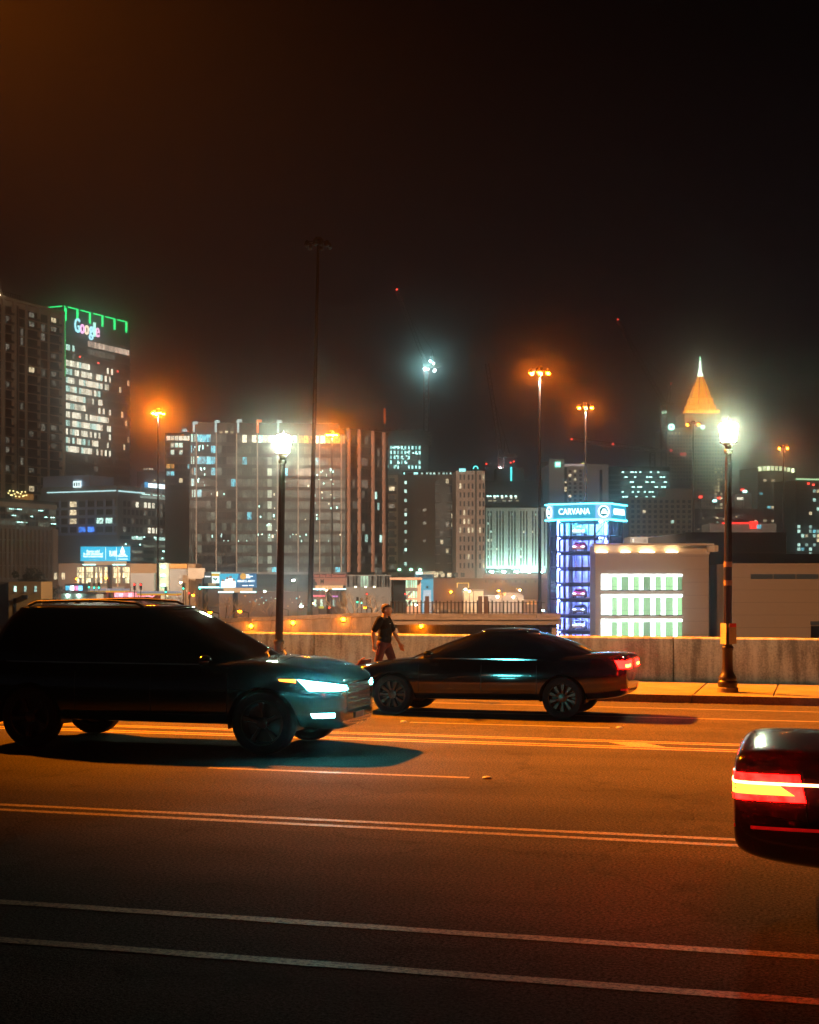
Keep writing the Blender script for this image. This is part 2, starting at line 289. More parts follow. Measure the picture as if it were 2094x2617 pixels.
# concrete parapet
pw = thing('parapet_wall', 'long stained concrete parapet wall along the far sidewalk', 'wall', (0, 0, 0), RZ)
PLN = 8.07; bm = bmesh.new(); H_W = .94
prof = [(0, 0), (.0, H_W-.03), (.03, H_W), (.37, H_W), (.40, H_W-.03), (.40, -.35), (0.02, -.35)]
A = [bm.verts.new((-PLN/2+.011, y, z)) for y, z in prof]; B = [bm.verts.new((PLN/2-.011, y, z)) for y, z in prof]; n_ = len(prof)
for i in range(n_): bm.faces.new((A[i], A[(i+1) % n_], B[(i+1) % n_], B[i]))
bm.faces.new(A[::-1]); bm.faces.new(B); wme = None
for k in range(-7, 7):
    if wme is None: o = bm_obj('panel', bm, WALLC, pw); wme = o.data
    else: o = link('panel', wme, pw)
    o.location = (-3.13+PLN*(k+.5), N_WALL+RN.uniform(-.004, .004), Z_WALK+RN.uniform(-.003, .003))
# ================================================================= lantern posts
POST = mat('dark_post_paint', (.030, .020, .012), .38, .2, var=.25, scale=6)
LGL = emit('lantern_glass', LANT, 450, True)
LGL.cycles.emission_sampling = 'FRONT'
def lantern(label, s, n, lean):
    p = RP(s, n, Z_WALK); t = thing('lantern_post', label, 'street lamp', p, 0, 'lantern posts on the sidewalk'); t.rotation_euler = (0, lean, 0)
    bm = bmesh.new(); add_lathe(bm, [(.205, 0), (.205, .085), (.19, .095)], 20); bm_obj('plinth', bm, mat('plinth_concrete', (.20, .16, .12), .9), t, True, 35)
    bm = bmesh.new(); add_lathe(bm, [(.18, .09), (.187, .16), (.187, .20), (.165, .225), (.172, .26), (.165, .30), (.13, .35), (.108, .42), (.10, .52), (.098, .80), (.112, .83), (.112, .87), (.09, .90)], 24); bm_obj('base', bm, POST, t, True, 50)
    bm = bmesh.new(); add_lathe(bm, [(.080, .89), (.076, 2.2), (.064, 4.42), (.055, 4.62)], 32, flute=.10); bm_obj('shaft', bm, POST, t)
    bm = bmesh.new(); add_lathe(bm, [(.06, 4.60), (.085, 4.63), (.085, 4.67), (.06, 4.70), (.075, 4.76), (.12, 4.80), (.172, 4.815), (.172, 4.832)], 24); bm_obj('collar_and_shade', bm, POST, t, True, 40)  # wide top rim added to block lantern light falling downward
    bm = bmesh.new(); add_lathe(bm, [(.118, 4.838), (.135, 4.86), (.172, 5.06), (.190, 5.13), (.172, 5.165), (.11, 5.205), (.045, 5.225)], 8)
    bm_obj('lamp_globe', bm, LGL, t)
    bm = bmesh.new()
    for i in range(8):
        a = 2*math.pi*i/8; c, s_ = math.cos(a), math.sin(a); add_bar(bm, (.139*c, .139*s_, 4.85), (.194*c, .194*s_, 5.13), .005, n=4)
    add_lathe(bm, [(.020, 5.227), (.025, 5.25), (.012, 5.28), (.016, 5.30), (.002, 5.335)], 10); bm_obj('frame', bm, POST, t)
    return t
TP = mat('orange_tape', (.32, .20, .09), .5, var=.05)
def post_at(px):
    k = ST*(px-CX)/F+CT; n = N_KERB+1.0; Y = n/k; X = (px-CX)/F*Y; return X*CT-Y*ST, n
sR, nR = post_at(1860); lr = lantern('lit lantern post on the sidewalk with paper notices tied round it', sR, nR, .004)
for z in (2.06, 2.42): bmt = bmesh.new(); add_lathe(bmt, [(.083, z), (.083, z+.10)], 24); bm_obj('tape_band', bmt, TP, lr, True, 40)
sL, nL = post_at(711); lantern('lit lantern post rising behind the hood of the black SUV', sL, nL, .020)
# notices tied to the right post
PAPER = mat('paper', (.36, .35, .33), .8, var=.05); REDP = mat('red_print', (.62, .05, .03), .7, var=0); INK = mat('grey_print', (.28, .27, .26), .8, var=0); BOARD = mat('notice_board_back', (.10, .08, .06), .8)
bp_ = RP(sR, nR, Z_WALK)
for i, (dx, dy, rz, lab) in enumerate(((.085, -.085, -.95, 'white paper notice with a red heading on the right lantern post'), (-.095, -.07, .95+.35, 'white notice seen nearly edge on at the left of the lantern post'))):
    t = thing('paper_notice', lab, 'notice', (bp_.x+dx, bp_.y+dy, Z_WALK+.93), rz*(-1 if i == 0 else -1)+(1.9 if i == 0 else 0), 'paper notices tied to the lantern post')
    t.rotation_euler = (0, .02 if i else -.02, [.62, -1.22][i])
    box('sheet', t, (-.10, -.004, 0), (.10, .004, .40), PAPER)
    if i == 0: box('heading', t, (-.098, -.0065, .325), (.098, -.0042, .398), REDP)
    for r_ in range(9 if i == 0 else 4):
        z = .29-.028*r_; box('print_line', t, (-.08, -.006, z), (RN.uniform(.0, .08), -.0042, z+.008), INK)
# ================================================================= cars
PAINT = mat('black_car_paint', (.003, .003, .0035), .09, 0, var=0, spec=.5, coat=.6)
PAINTR = mat('dark_red_car_paint', (.030, .004, .005), .18, 0, var=0, spec=.5, coat=.6)
GLASS = mat('tinted_glass', (.004, .004, .005), .04, var=0, spec=.6)
TRIMB = mat('black_trim', (.012, .012, .012), .5, var=0); CHROME = mat('chrome', (.55, .55, .55), .14, 1, var=0)
TYRE = mat('tyre_rubber', (.007, .007, .007), .85, var=.2, scale=20); RIM = mat('alloy_rim', (.07, .06, .05), .35, .85, var=.1)
HLED = emit('headlamp_led', (.14, 1.0, 1.0), 135, True); FOGL = emit('fog_lamp_led', (.16, 1.0, 1.0), 45, True); AMB = emit('amber_marker', (1.0, .22, .02), 7); LENS = mat('lamp_lens', (.10, .11, .12), .06, var=0)
TAILB = emit('tail_lamp_lit', (1.0, .0009, .0006), 160, True); TAILC = emit('brake_lamp_core', (1.0, .22, .03), 22, True); TAILD = mat('tail_lens', (.20, .004, .004), .1, var=0, emis=(1, .01, .008), es=.25, sample=False)
PLATE = mat('number_plate', (.4, .4, .38), .5, var=0)
def ring_half(w, zb, zt, k):
    """half of a lower body section: (y, z) from bottom middle up to top middle"""
    h = zt-zb
    return [(0, zb), (.70*w, zb), (.90*w, zb+.03), (.975*w, zb+.10*h+.03), (.995*w, zb+.34*h), (1.0*w, zb+.58*h), (.985*w, zb+.80*h), (.93*w, zt-.035), (.82*w, zt-k), (.45*w, zt+.012), (0, zt+.022)]
def loft_body(st):
    bm = bmesh.new(); rings = []
    for x, zb, zt, w in st:
        hp = ring_half(w, zb, zt, .004); full = hp+[(-y, z) for y, z in hp[-2:0:-1]]
        rings.append([bm.verts.new((x, y, z)) for y, z in full])
    n = len(rings[0])
    for A, B in zip(rings, rings[1:]):
        for i in range(n): bm.faces.new((A[i], A[(i+1) % n], B[(i+1) % n], B[i]))
    bm.faces.new(rings[0]); bm.faces.new(rings[-1][::-1]); bmesh.ops.recalc_face_normals(bm, faces=bm.faces); return bm
def evaluated(o):
    dg = bpy.context.evaluated_depsgraph_get(); return bpy.data.meshes.new_from_object(o.evaluated_get(dg))
class Cabin:
    """glasshouse: rounded rectangles stacked from belt to roof"""
    def __init__(s, lv, p=5.0): s.lv = lv; s.p = p            # lv: (z, x_rear, x_front, half width)
    def at(s, z):
        L = s.lv
        for a, b in zip(L, L[1:]):
            if z <= b[0] or b is L[-1]:
                f = min(1, max(0, (z-a[0])/(b[0]-a[0]))); return [a[i]+(b[i]-a[i])*f for i in range(4)]
    def side(s, x, z, off=.007):
        _, r, f, w = s.at(z); c, h = (r+f)/2, (f-r)/2; q = min(.999, abs((x-c)/h)); return w*(1-q**s.p)**(1/s.p)+off
    def end(s, y, z, front, off=.007):
        _, r, f, w = s.at(z); c, h = (r+f)/2, (f-r)/2; q = min(.999, abs(y)/w); d = h*(1-q**s.p)**(1/s.p)+off; return c+d if front else c-d
    def ring(s, z, n=48, shrink=1):
        _, r, f, w = s.at(z); c, h = (r+f)/2, (f-r)/2; o = []
        for i in range(n):
            a = 2*math.pi*i/n; ca, sa = math.cos(a), math.sin(a)
            o.append((c+shrink*h*math.copysign(abs(ca)**(2/s.p), ca), shrink*w*math.copysign(abs(sa)**(2/s.p), sa), z))
        return o
def grid_mesh(fn, nu, nv, inner=None):
    bm = bmesh.new(); V = [[bm.verts.new(fn(i/nu, j/nv)) for j in range(nv+1)] for i in range(nu+1)]
    for i in range(nu):
        for j in range(nv): bm.faces.new((V[i][j], V[i+1][j], V[i+1][j+1], V[i][j+1]))
    return bm
def lerp(a, b, t): return a+(b-a)*t
def quad_fn(c):      # bilinear over four corners (bl, br, tr, tl)
    c = [Vector(v) for v in c]; return lambda u, v: (c[0].lerp(c[1], u)).lerp(c[3].lerp(c[2], u), v)
WHEELS = {}
def wheel(parent, x, y, r, w, spokes, rot):
    key = (r, w, spokes)
    if key not in WHEELS:
        bm = bmesh.new(); rr = r*.70
        pf = [(rr, -w*.40), (r*.90, -w*.5), (r*.975, -w*.44), (r, -w*.30), (r, w*.30), (r*.975, w*.44), (r*.90, w*.5), (rr, w*.40), (rr*.93, w*.2), (rr*.93, -w*.2)]
        rings = add_lathe(bm, pf, 40, cap=False)
        for i in range(40): bm.faces.new((rings[-1][i], rings[-1][(i+1) % 40], rings[0][(i+1) % 40], rings[0][i]))
        t = bm_obj('wheel', bm, TYRE, None, True, 50); tm = t.data; bpy.data.objects.remove(t)
        bm = bmesh.new(); add_lathe(bm, [(rr*1.0, -w*.42), (rr*1.0, w*.41), (rr*.93, w*.44), (rr*.90, w*.30), (rr*.86, -w*.1), (.02, -w*.12)], 40, cap=False); t = bm_obj('rim', bm, RIM, None, True, 40); rm = t.data; bpy.data.objects.remove(t)
        bm = bmesh.new(); add_lathe(bm, [(.075, w*.05), (.07, w*.36), (.03, w*.40), (.001, w*.40)], 20); t = bm_obj('hub', bm, RIM, None, True, 40); hm = t.data; bpy.data.objects.remove(t)
        bm = bmesh.new(); q = [(.05, .030, .30), (rr*.5, .026, .36), (rr*.93, .045, .37)]
        pr = None
        for xx, hw, zz in q:
            c = [bm.verts.new((xx, s*hw*f, zz*w-d)) for s, f, d in ((-1, 1, .03), (1, 1, .03), (1, .6, 0), (-1, .6, 0))]
            if pr:
                for i in range(4): bm.faces.new((pr[i], pr[(i+1) % 4], c[(i+1) % 4], c[i]))
            pr = c
        t = bm_obj('spoke', bm, RIM); sm = t.data; bpy.data.objects.remove(t); WHEELS[key] = (tm, rm, hm, sm)
    tm, rm, hm, sm = WHEELS[key]; sgn = 1 if y > 0 else -1
    t = link('wheel', tm, parent, (x, y, r), (-math.pi/2*sgn, 0, 0)); link('rim', rm, t); link('hub', hm, t)
    for i in range(spokes): link('spoke', sm, t, (0, 0, 0), (0, 0, rot+2*math.pi*i/spokes))
    return t
def car(name, label, loc, rz, S, paint):
    t = thing(name, label, 'car', loc, rz)
    tmp = bm_obj('body', loft_body(S['st']), paint, t); mo = tmp.modifiers.new('s', 'SUBSURF'); mo.levels = mo.render_levels = 2
    cuts = []
    for x in (S['xf'], S['xr']):
        for sg in (-1, 1):
            bm = bmesh.new(); v = bmesh.ops.create_cone(bm, cap_ends=True, segments=40, radius1=S['r']*1.14, radius2=S['r']*1.14, depth=.5)['verts']
            bmesh.ops.transform(bm, matrix=Matrix.Translation((x, sg*(S['w']-.02), S['r']*.98)) @ Matrix.Rotation(math.pi/2, 4, 'X'), verts=v)
            c = bm_obj('cut', bm, TRIMB); c.parent = t; cuts.append(c); bo = tmp.modifiers.new('b', 'BOOLEAN'); bo.operation = 'DIFFERENCE'; bo.object = c; bo.solver = 'EXACT'
    bpy.context.view_layer.update(); me = evaluated(tmp); old = tmp.data; tmp.modifiers.clear(); tmp.data = me
    for c in cuts: bpy.data.objects.remove(c)
    for p in me.polygons: p.use_smooth = True
    me.set_sharp_from_angle(angle=math.radians(38))
    tmp.name = 'body'; body = tmp
    bv = BVHTree.FromPolygons([v.co.copy() for v in me.vertices], [tuple(p.vertices) for p in me.polygons])
    def patch(nm, corners, d, m, par=t, nu=10, nv=4, off=.006, poly=None, thick=.012):
        """a piece laid on the bodywork: four corners outside it, thrown along d onto the surface"""
        q = quad_fn(corners); D = Vector(d).normalized()
        def f(u, v, o):
            p = q(u, v)
            h = bv.ray_cast(p, D, 3.0)
            if h[0] is None:
                h2 = bv.find_nearest(p); return h2[0]+h2[1]*o
            return h[0]-D*o
        bm = bmesh.new(); V = {}
        for k, o in enumerate((off, off-thick)):
            for i in range(nu+1):
                for j in range(nv+1): V[k, i, j] = bm.verts.new(f(i/nu, j/nv, o))
        for k in (0, 1):
            for i in range(nu):
                for j in range(nv): bm.faces.new((V[k, i, j], V[k, i+1, j], V[k, i+1, j+1], V[k, i, j+1]))
        for i in range(nu): bm.faces.new((V[0, i, 0], V[0, i+1, 0], V[1, i+1, 0], V[1, i, 0])); bm.faces.new((V[0, i, nv], V[0, i+1, nv], V[1, i+1, nv], V[1, i, nv]))
        for j in range(nv): bm.faces.new((V[0, 0, j], V[0, 0, j+1], V[1, 0, j+1], V[1, 0, j])); bm.faces.new((V[0, nu, j], V[0, nu, j+1], V[1, nu, j+1], V[1, nu, j]))
        return bm_obj(nm, bm, m, par, True, 40)
    cb = Cabin(S['cab'], S.get('p', 5.0)); zr = S['cab'][-1][0]; zb = S['cab'][0][0]
    bm = bmesh.new(); rs = []
    zs = [zb+(zr-zb)*i/8 for i in range(9)]
    for z in zs: rs.append([bm.verts.new(p) for p in cb.ring(z)])
    for A, B in zip(rs, rs[1:]):
        for i in range(48): bm.faces.new((A[i], A[(i+1) % 48], B[(i+1) % 48], B[i]))
    bm_obj('pillars', bm, paint, t, True, 40)
    bm = bmesh.new(); rs = []                                     # roof, gently domed
    for k, (sh, dz) in enumerate(((1.0, -.015), (1.004, .004), (.985, .022), (.93, .036), (.75, .052), (.45, .064), (.12, .068))):
        rs.append([bm.verts.new((x, y, zr+dz)) for x, y, z in cb.ring(zr, 48, sh)])
    for A, B in zip(rs, rs[1:]):
        for i in range(48): bm.faces.new((A[i], A[(i+1) % 48], B[(i+1) % 48], B[i]))
    bm.faces.new(rs[-1]); bm_obj('roof', bm, paint, t, True, 60)
    for sg in (-1, 1):                                             # side windows
        for (x0, x1, x2, x3) in S['win']:
            za, zt = zb+.025, zr-.045
            def f(u, v, sg=sg): 
                z = lerp(za, zt, v); x = lerp(lerp(x0, x1, u), lerp(x3, x2, u), v); return (x, sg*cb.side(x, z), z)
            bm = grid_mesh(f, 10, 6); bm_obj('side_window', bm, GLASS, t, True)
        for xa in S['seams']:
            patch('door_seam', [(xa-.005, sg*1.6, S['zs']), (xa+.005, sg*1.6, S['zs']), (xa+.005, sg*1.6, zb-.02), (xa-.005, sg*1.6, zb-.02)], (0, -sg, 0), TRIMB, t, 1, 8, .0025, thick=.006)
        for xa in S['handles']:
            patch('door_handle', [(xa-.10, sg*1.6, zb-.155), (xa+.10, sg*1.6, zb-.145), (xa+.10, sg*1.6, zb-.118), (xa-.10, sg*1.6, zb-.128)], (0, -sg, 0), CHROME if S.get('chrome') else paint, t, 4, 2, .022, thick=.03)
        patch('sill_trim', [(S['xr']+S['r']*1.2, sg*1.6, S['zs']-.06), (S['xf']-S['r']*1.2, sg*1.6, S['zs']-.06), (S['xf']-S['r']*1.2, sg*1.6, S['zs']-.02), (S['xr']+S['r']*1.2, sg*1.6, S['zs']-.02)], (0, -sg, 0), TRIMB, t, 8, 1, .01)
        mx = S['mirror']; bm = bmesh.new(); v = bmesh.ops.create_uvsphere(bm, u_segments=16, v_segments=10, radius=1)['verts']
        bmesh.ops.transform(bm, matrix=Matrix.Translation((mx, sg*(cb.at(zb+.1)[3]+.17), zb+.07)) @ Matrix.Diagonal((.09, .13, .075, 1)), verts=v)
        add_bar(bm, (mx+.02, sg*(cb.at(zb)[3]-.04), zb), (mx, sg*(cb.at(zb+.1)[3]+.1), zb+.05), .025, .03, 8); bm_obj('door_mirror', bm, paint, t, True, 50)
        bm = grid_mesh(lambda u, v, sg=sg: (lerp(S['win'][-1][0], S['win'][0][1], u), sg*(cb.side(lerp(S['win'][-1][0], S['win'][0][1], u), zb+.012, .010)), zb+.004+.016*v), 16, 1)
        bm_obj('window_trim', bm, CHROME, t)
    for fr in (True, False):
        def f(u, v, fr=fr):
            z = lerp(zb+.03, zr-.03, v); w = cb.at(z)[3]*.88; y = lerp(-w, w, u); return (cb.end(y, z, fr), y, z)
        bm_obj('windscreen' if fr else 'rear_window', grid_mesh(f, 12, 8), GLASS, t, True)
    if S.get('rails'):
        for sg in (-1, 1):
            bm = bmesh.new(); x0, x1, w = S['cab'][-1][1]+.25, S['cab'][-1][2]-.3, S['cab'][-1][3]*.9
            pts = [(x0, zr+.045), (x0+.12, zr+.095), (x0+.9, zr+.115), (x1-.5, zr+.11), (x1-.1, zr+.085), (x1, zr+.04)]
            for a, b in zip(pts, pts[1:]): add_bar(bm, (a[0], sg*w, a[1]), (b[0], sg*w, b[1]), .018, n=8)
            bm_obj('roof_rail', bm, TRIMB, t, True, 50)
    for x in (S['xf'], S['xr']):
        for sg in (-1, 1):
            wheel(t, x, sg*(S['w']-.125), S['r'], .235, S['spokes'], RN.uniform(0, 1))
            bm = bmesh.new(); rings = []
            for yy in (S['w']-.34, S['w']-.03):                           # dark wheel housing
                rings.append([bm.verts.new((x+S['r']*1.135*math.cos(a), sg*yy, S['r']*.98+S['r']*1.135*math.sin(a))) for a in [math.radians(-10+200*i/20) for i in range(21)]])
            for i in range(20): bm.faces.new((rings[0][i], rings[0][i+1], rings[1][i+1], rings[1][i]))
            bm_obj('wheel_housing', bm, TRIMB, t, True)
    return t, patch, cb
# ---- black SUV, heading right
suv_st = [(-2.42, .56, 1.08, .72), (-2.38, .44, 1.12, .86), (-2.20, .38, 1.14, .93), (-1.75, .36, 1.14, .965), (-1.0, .35, 1.135, .97), (0, .34, 1.13, .97), (.8, .34, 1.13, .97), (1.05, .34, 1.175, .968), (1.45, .34, 1.175, .965), (1.85, .34, 1.125, .95), (2.15, .32, 1.065, .90), (2.33, .30, 1.0, .80), (2.42, .32, .93, .68), (2.44, .40, .86, .60)]
suv_st = [(x-.27 if x <= -1.0 else x, a_, b_, c_) for x, a_, b_, c_ in suv_st]
SUV = dict(st=suv_st, xf=1.48, xr=-1.74, r=.40, w=.97, cab=[(1.10, -2.61, 1.32, .90), (1.25, -2.57, 1.06, .885), (1.50, -2.45, .60, .81), (1.70, -2.29, .22, .735), (1.785, -2.19, .02, .69)],
           win=[(.02, .80, .10, .0), (-1.02, -.06, -.08, -.98), (-2.12, -1.12, -1.10, -1.92)], seams=[1.02, -.02, -1.08], handles=[.20, -.90], mirror=.78, zs=.38, spokes=5, rails=True)
sN = on_road(675, 1930); suv_c = RP(sN[0]-1.48, sN[1]+.86); suv_c.z = .002
suv, patch, cb = car('suv', 'large black SUV driving right with its headlamp lit', suv_c, RZ, SUV, PAINT)
for sg in (-1, 1):
    d = (-.75, -.66*sg, 0)
    hl = patch('headlamp', [(2.45, sg*1.22, .81), (2.79, sg*.80, .80), (2.79, sg*.80, .855), (2.38, sg*1.30, .945)], d, HLED, nu=14, nv=3)
    patch('lamp_lens', [(2.40, sg*1.30, .785), (2.70, sg*.94, .775), (2.70, sg*.94, .805), (2.40, sg*1.30, .815)], d, LENS, hl, nu=6, nv=3, off=.005)
    patch('marker_lamp', [(2.16, sg*1.33, .925), (2.36, sg*1.31, .905), (2.36, sg*1.31, .95), (2.14, sg*1.33, .95)], d, AMB, hl, nu=6, nv=2, off=.009)
    patch('fog_lamp', [(2.52, sg*1.22, .475), (2.72, sg*1.05, .475), (2.72, sg*1.05, .53), (2.50, sg*1.24, .53)], d, FOGL, nu=6, nv=2)
    patch('tail_lamp', [(-2.77, sg*1.2, .88), (-3.1, sg*.6, .88), (-3.1, sg*.6, 1.04), (-2.77, sg*1.2, 1.04)], (.7, -.7*sg, 0), TAILD)
patch('grille', [(2.9, -.46, .54), (2.9, .46, .54), (2.9, .46, .86), (2.9, -.46, .86)], (-1, 0, 0), TRIMB, nu=10, nv=6)
for i in range(5): z = .57+.06*i; patch('grille_bar', [(2.9, -.46, z), (2.9, .46, z), (2.9, .46, z+.012), (2.9, -.46, z+.012)], (-1, 0, 0), CHROME, nu=10, nv=1, off=.014)
patch('bumper_trim', [(2.9, -.62, .40), (2.9, .62, .40), (2.9, .62, .425), (2.9, -.62, .425)], (-1, 0, 0), CHROME, nu=10, nv=1, off=.012)
patch('number_plate', [(2.9, -.16, .42), (2.9, .16, .42), (2.9, .16, .50), (2.9, -.16, .50)], (-1, 0, 0), PLATE, nu=3, nv=2, off=.02)
for sg in (-.35, .25):
    bm = bmesh.new(); add_bar(bm, (1.36, sg, 1.185), (1.16, sg+.42, 1.235), .012, .008, 6); add_bar(bm, (1.22, sg+.18, 1.22), (1.12, sg+.62, 1.25), .008, n=6); bm_obj('wiper', bm, TRIMB, suv)
# ---- dark sedan, heading left (turned half round)
sed_st = [(-2.43, .50, .92, .76), (-2.42, .42, 1.00, .82), (-2.34, .36, 1.045, .875), (-2.05, .31, 1.05, .90), (-1.6, .28, 1.03, .92), (-1.0, .26, .985, .925), (0, .25, .95, .925), (.8, .25, .935, .925), (1.1, .25, .945, .92), (1.5, .25, .90, .91), (1.9, .25, .845, .87), (2.2, .25, .775, .78), (2.34, .29, .71, .66), (2.37, .36, .66, .58)]
SED = dict(st=sed_st, xf=1.46, xr=-1.40, r=.335, w=.925, cab=[(.93, -1.98, 1.30, .86), (1.05, -1.78, 1.00, .84), (1.20, -1.45, .62, .765), (1.33, -1.02, .26, .69), (1.375, -.80, .08, .65)],
           win=[(-.02, .86, .20, .00), (-.98, -.10, -.08, -.70)], seams=[1.0, -.06, -.98], handles=[.10, -.84], mirror=.80, zs=.33, spokes=10, p=4.2)
sN = on_road(1440, 1837); sed_c = RP(sN[0]-1.40, sN[1]+.80); sed_c.z = road_z(sN[1]+.8)+.002
sed, patch, cb = car('sedan', 'black sedan driving left with its tail lamp glowing red', sed_c, RZ+math.pi, SED, PAINT)
sed.rotation_euler = (-math.atan(FALL)*-1, 0, RZ+math.pi)
for sg in (-1, 1):
    d = (.72, -.69*sg, 0)
    tl = patch('tail_lamp', [(-2.55, sg*1.10, .82), (-2.85, sg*.62, .82), (-2.85, sg*.62, .95), (-2.52, sg*1.12, .95)], d, TAILB, nu=10, nv=4)
    patch('brake_lamp', [(-2.60, sg*1.0, .845), (-2.78, sg*.74, .845), (-2.78, sg*.74, .885), (-2.60, sg*1.0, .885)], d, TAILC, tl, nu=8, nv=2, off=.012)
    patch('headlamp', [(2.35, sg*1.1, .60), (2.7, sg*.5, .58), (2.7, sg*.5, .66), (2.35, sg*1.1, .70)], (-.7, -.7*sg, 0), LENS)
    patch('bumper_reflector', [(-2.5, sg*1.0, .47), (-2.7, sg*.7, .47), (-2.7, sg*.7, .50), (-2.5, sg*1.0, .50)], d, TAILD, nu=6, nv=1)
patch('number_plate', [(-2.8, -.16, .62), (-2.8, .16, .62), (-2.8, .16, .72), (-2.8, -.16, .72)], (1, 0, 0), PLATE, nu=3, nv=2)
patch('boot_trim', [(-2.8, -.45, .76), (-2.8, .45, .76), (-2.8, .45, .78), (-2.8, -.45, .78)], (1, 0, 0), CHROME, nu=6, nv=1)
# ---- red car leaving the picture on the right, heading right
HB = dict(SED); HB['st'] = [(x, zb+.02, zt+.06, w) for x, zb, zt, w in sed_st]; HB['cab'] = [(z+.07, a, b, w) for z, a, b, w in SED['cab']]; HB['chrome'] = True; HB['spokes'] = 7
Y3 = 9.72; k3 = ST*(1904-CX)/F+CT; s3 = (1904-CX)/F*Y3*CT-Y3*ST; n3 = k3*Y3
rc_c = RP(s3+2.36, n3+.62); rc_c.z = .002
rc, patch, cb = car('cut_off_car', 'dark car cut off by the right edge with a bright red tail lamp', rc_c, RZ, HB, PAINTR)
RTL = winlit('red_car_tail_lit', (1.0, .0012, .0008), 48, 14, .35, 1.5, (.1, .002, .002)); RTL.cycles.emission_sampling = 'FRONT'
for sg in (-1, 1):
    d = (.62, -.78*sg, 0)
    tl = patch('tail_lamp', [(-2.36, sg*1.4, .785), (-2.75, sg*.8, .785), (-2.75, sg*.8, .955), (-2.42, sg*1.4, .955)], d, RTL, nu=12, nv=5)
    patch('brake_lamp', [(-2.40, sg*1.36, .825), (-2.66, sg*.92, .825), (-2.72, sg*.84, .888), (-2.46, sg*1.30, .888)], d, emit('red_car_brake_core', (1.0, .32, .03), 4.5, True), tl, nu=10, nv=3, off=.012)
    patch('light_bar', [(-2.10, sg*1.5, .888), (-2.72, sg*.75, .888), (-2.72, sg*.75, .905), (-2.10, sg*1.5, .905)], d, emit('red_car_light_bar', (1.0, .5, .18), 9), tl, nu=10, nv=1, off=.016)
    patch('side_reflector', [(-1.9, sg*1.5, .60), (-2.5, sg*.9, .60), (-2.5, sg*.9, .62), (-1.9, sg*1.5, .62)], d, TAILD, nu=6, nv=1)
patch('boot_seam', [(-2.9, -.70, .735), (-2.9, .70, .735), (-2.9, .70, .742), (-2.9, -.70, .742)], (1, 0, 0), TRIMB, nu=10, nv=1, off=.002)
for sg in (-1, 1):
    patch('bumper_seam', [(-1.72, sg*1.5, .60), (-2.75, sg*.9, .735), (-2.75, sg*.9, .742), (-1.72, sg*1.5, .608)], (.5, -.87*sg, 0), TRIMB, nu=12, nv=1, off=.003)
    patch('panel_seam', [(-1.95, sg*1.5, .62), (-1.942, sg*1.5, .62), (-1.985, sg*1.5, .98), (-1.993, sg*1.5, .98)], (0, -sg, 0), TRIMB, nu=1, nv=8, off=.003)
patch('number_plate', [(-2.9, -.16, .60), (-2.9, .16, .60), (-2.9, .16, .70), (-2.9, -.16, .70)], (1, 0, 0), PLATE, nu=3, nv=2)
# ================================================================= the city
ZG = -7.0
bm = bmesh.new(); bm.faces.new([bm.verts.new(p) for p in ((-1500, -140, ZG), (1500, -140, ZG), (1500, 1620, ZG), (-1500, 1620, ZG))])
structure(bm_obj('ground', bm, mat('city_ground', (.075, .068, .06), .9, var=.4, scale=.05)))
bm = bmesh.new(); bm.faces.new([bm.verts.new(p) for p in ((-1400, 36, ZG+.02), (1400, 36, ZG+.02), (1400, 108, ZG+.02), (-1400, 108, ZG+.02))])
structure(bm_obj('highway', bm, ASPH))
CONC = mat('tower_concrete', (.46, .36, .27), .85, var=.10, scale=.2); DKG = mat('dark_glass', (.016, .018, .020), .25, var=.1, spec=.15); DGL2 = mat('bronze_glass', (.055, .045, .036), .38, var=.2, scale=.3, spec=.2)
PALE = mat('pale_render', (.58, .56, .53), .85, var=.06, scale=.2); PINK = mat('pinkish_render', (.60, .46, .39), .85, var=.08, scale=.2); BRICK = mat('dark_brick', (.17, .14, .115), .9, var=.15, scale=.4)
MULL = mat('dark_mullion', (.030, .028, .026), .5, var=0); PILA = mat('pale_pilaster', (.50, .42, .36), .8, var=.05); GREYP = mat('grey_panel', (.24, .23, .22), .8, var=.12, scale=.2)
BEIGE = mat('beige_render', (.46, .39, .29), .85, var=.08, scale=.2); WARMW = mat('tan_metal_wall', (.42, .34, .26), .75, var=.06, scale=.15); BLK = mat('near_black', (.012, .011, .010), .8, var=0)
W_WARM = winlit('warm_room', (1.0, .80, .48), .75); W_WHITE = winlit('white_office', (1.0, .93, .70), .95, 5, .15, 1.9); W_COOL = winlit('cool_office', (.62, 1.0, .86), .8, 5, .15, 1.8); W_DIM = winlit('dim_room', (.80, .72, .55), .12)
W_CYAN = winlit('cyan_room', (.25, .85, 1.0), .7); W_AMB = winlit('amber_room', (1.0, .50, .12), .7); W_GAR = winlit('garage_gloom', (.62, .64, .46), .12, 2, .5, 1.4); W_PEACH = winlit('peach_office', (1.0, .74, .55), .55, 6, .3, 1.6)
W_BLUE = winlit('blue_room', (.06, .25, 1.0), .9)
DOT_C = emit('cool_ceiling_light', (.50, 1.0, .88), 5.5); DOT_W = emit('warm_ceiling_light', (1.0, .85, .55), 4.5); DOT_R = emit('red_beacon', (1.0, .05, .03), 6); NEON_G = emit('green_led', (.02, 1.0, .22), 2.4); NEON_C = emit('cyan_neon', (.10, .95, .85), 3.0)
SGN_W = emit('white_sign_letter', (.75, .96, 1.0), 4.5); NEON_R = emit('red_neon', (1.0, .03, .02), 2.5)
GA = math.radians(64.5)
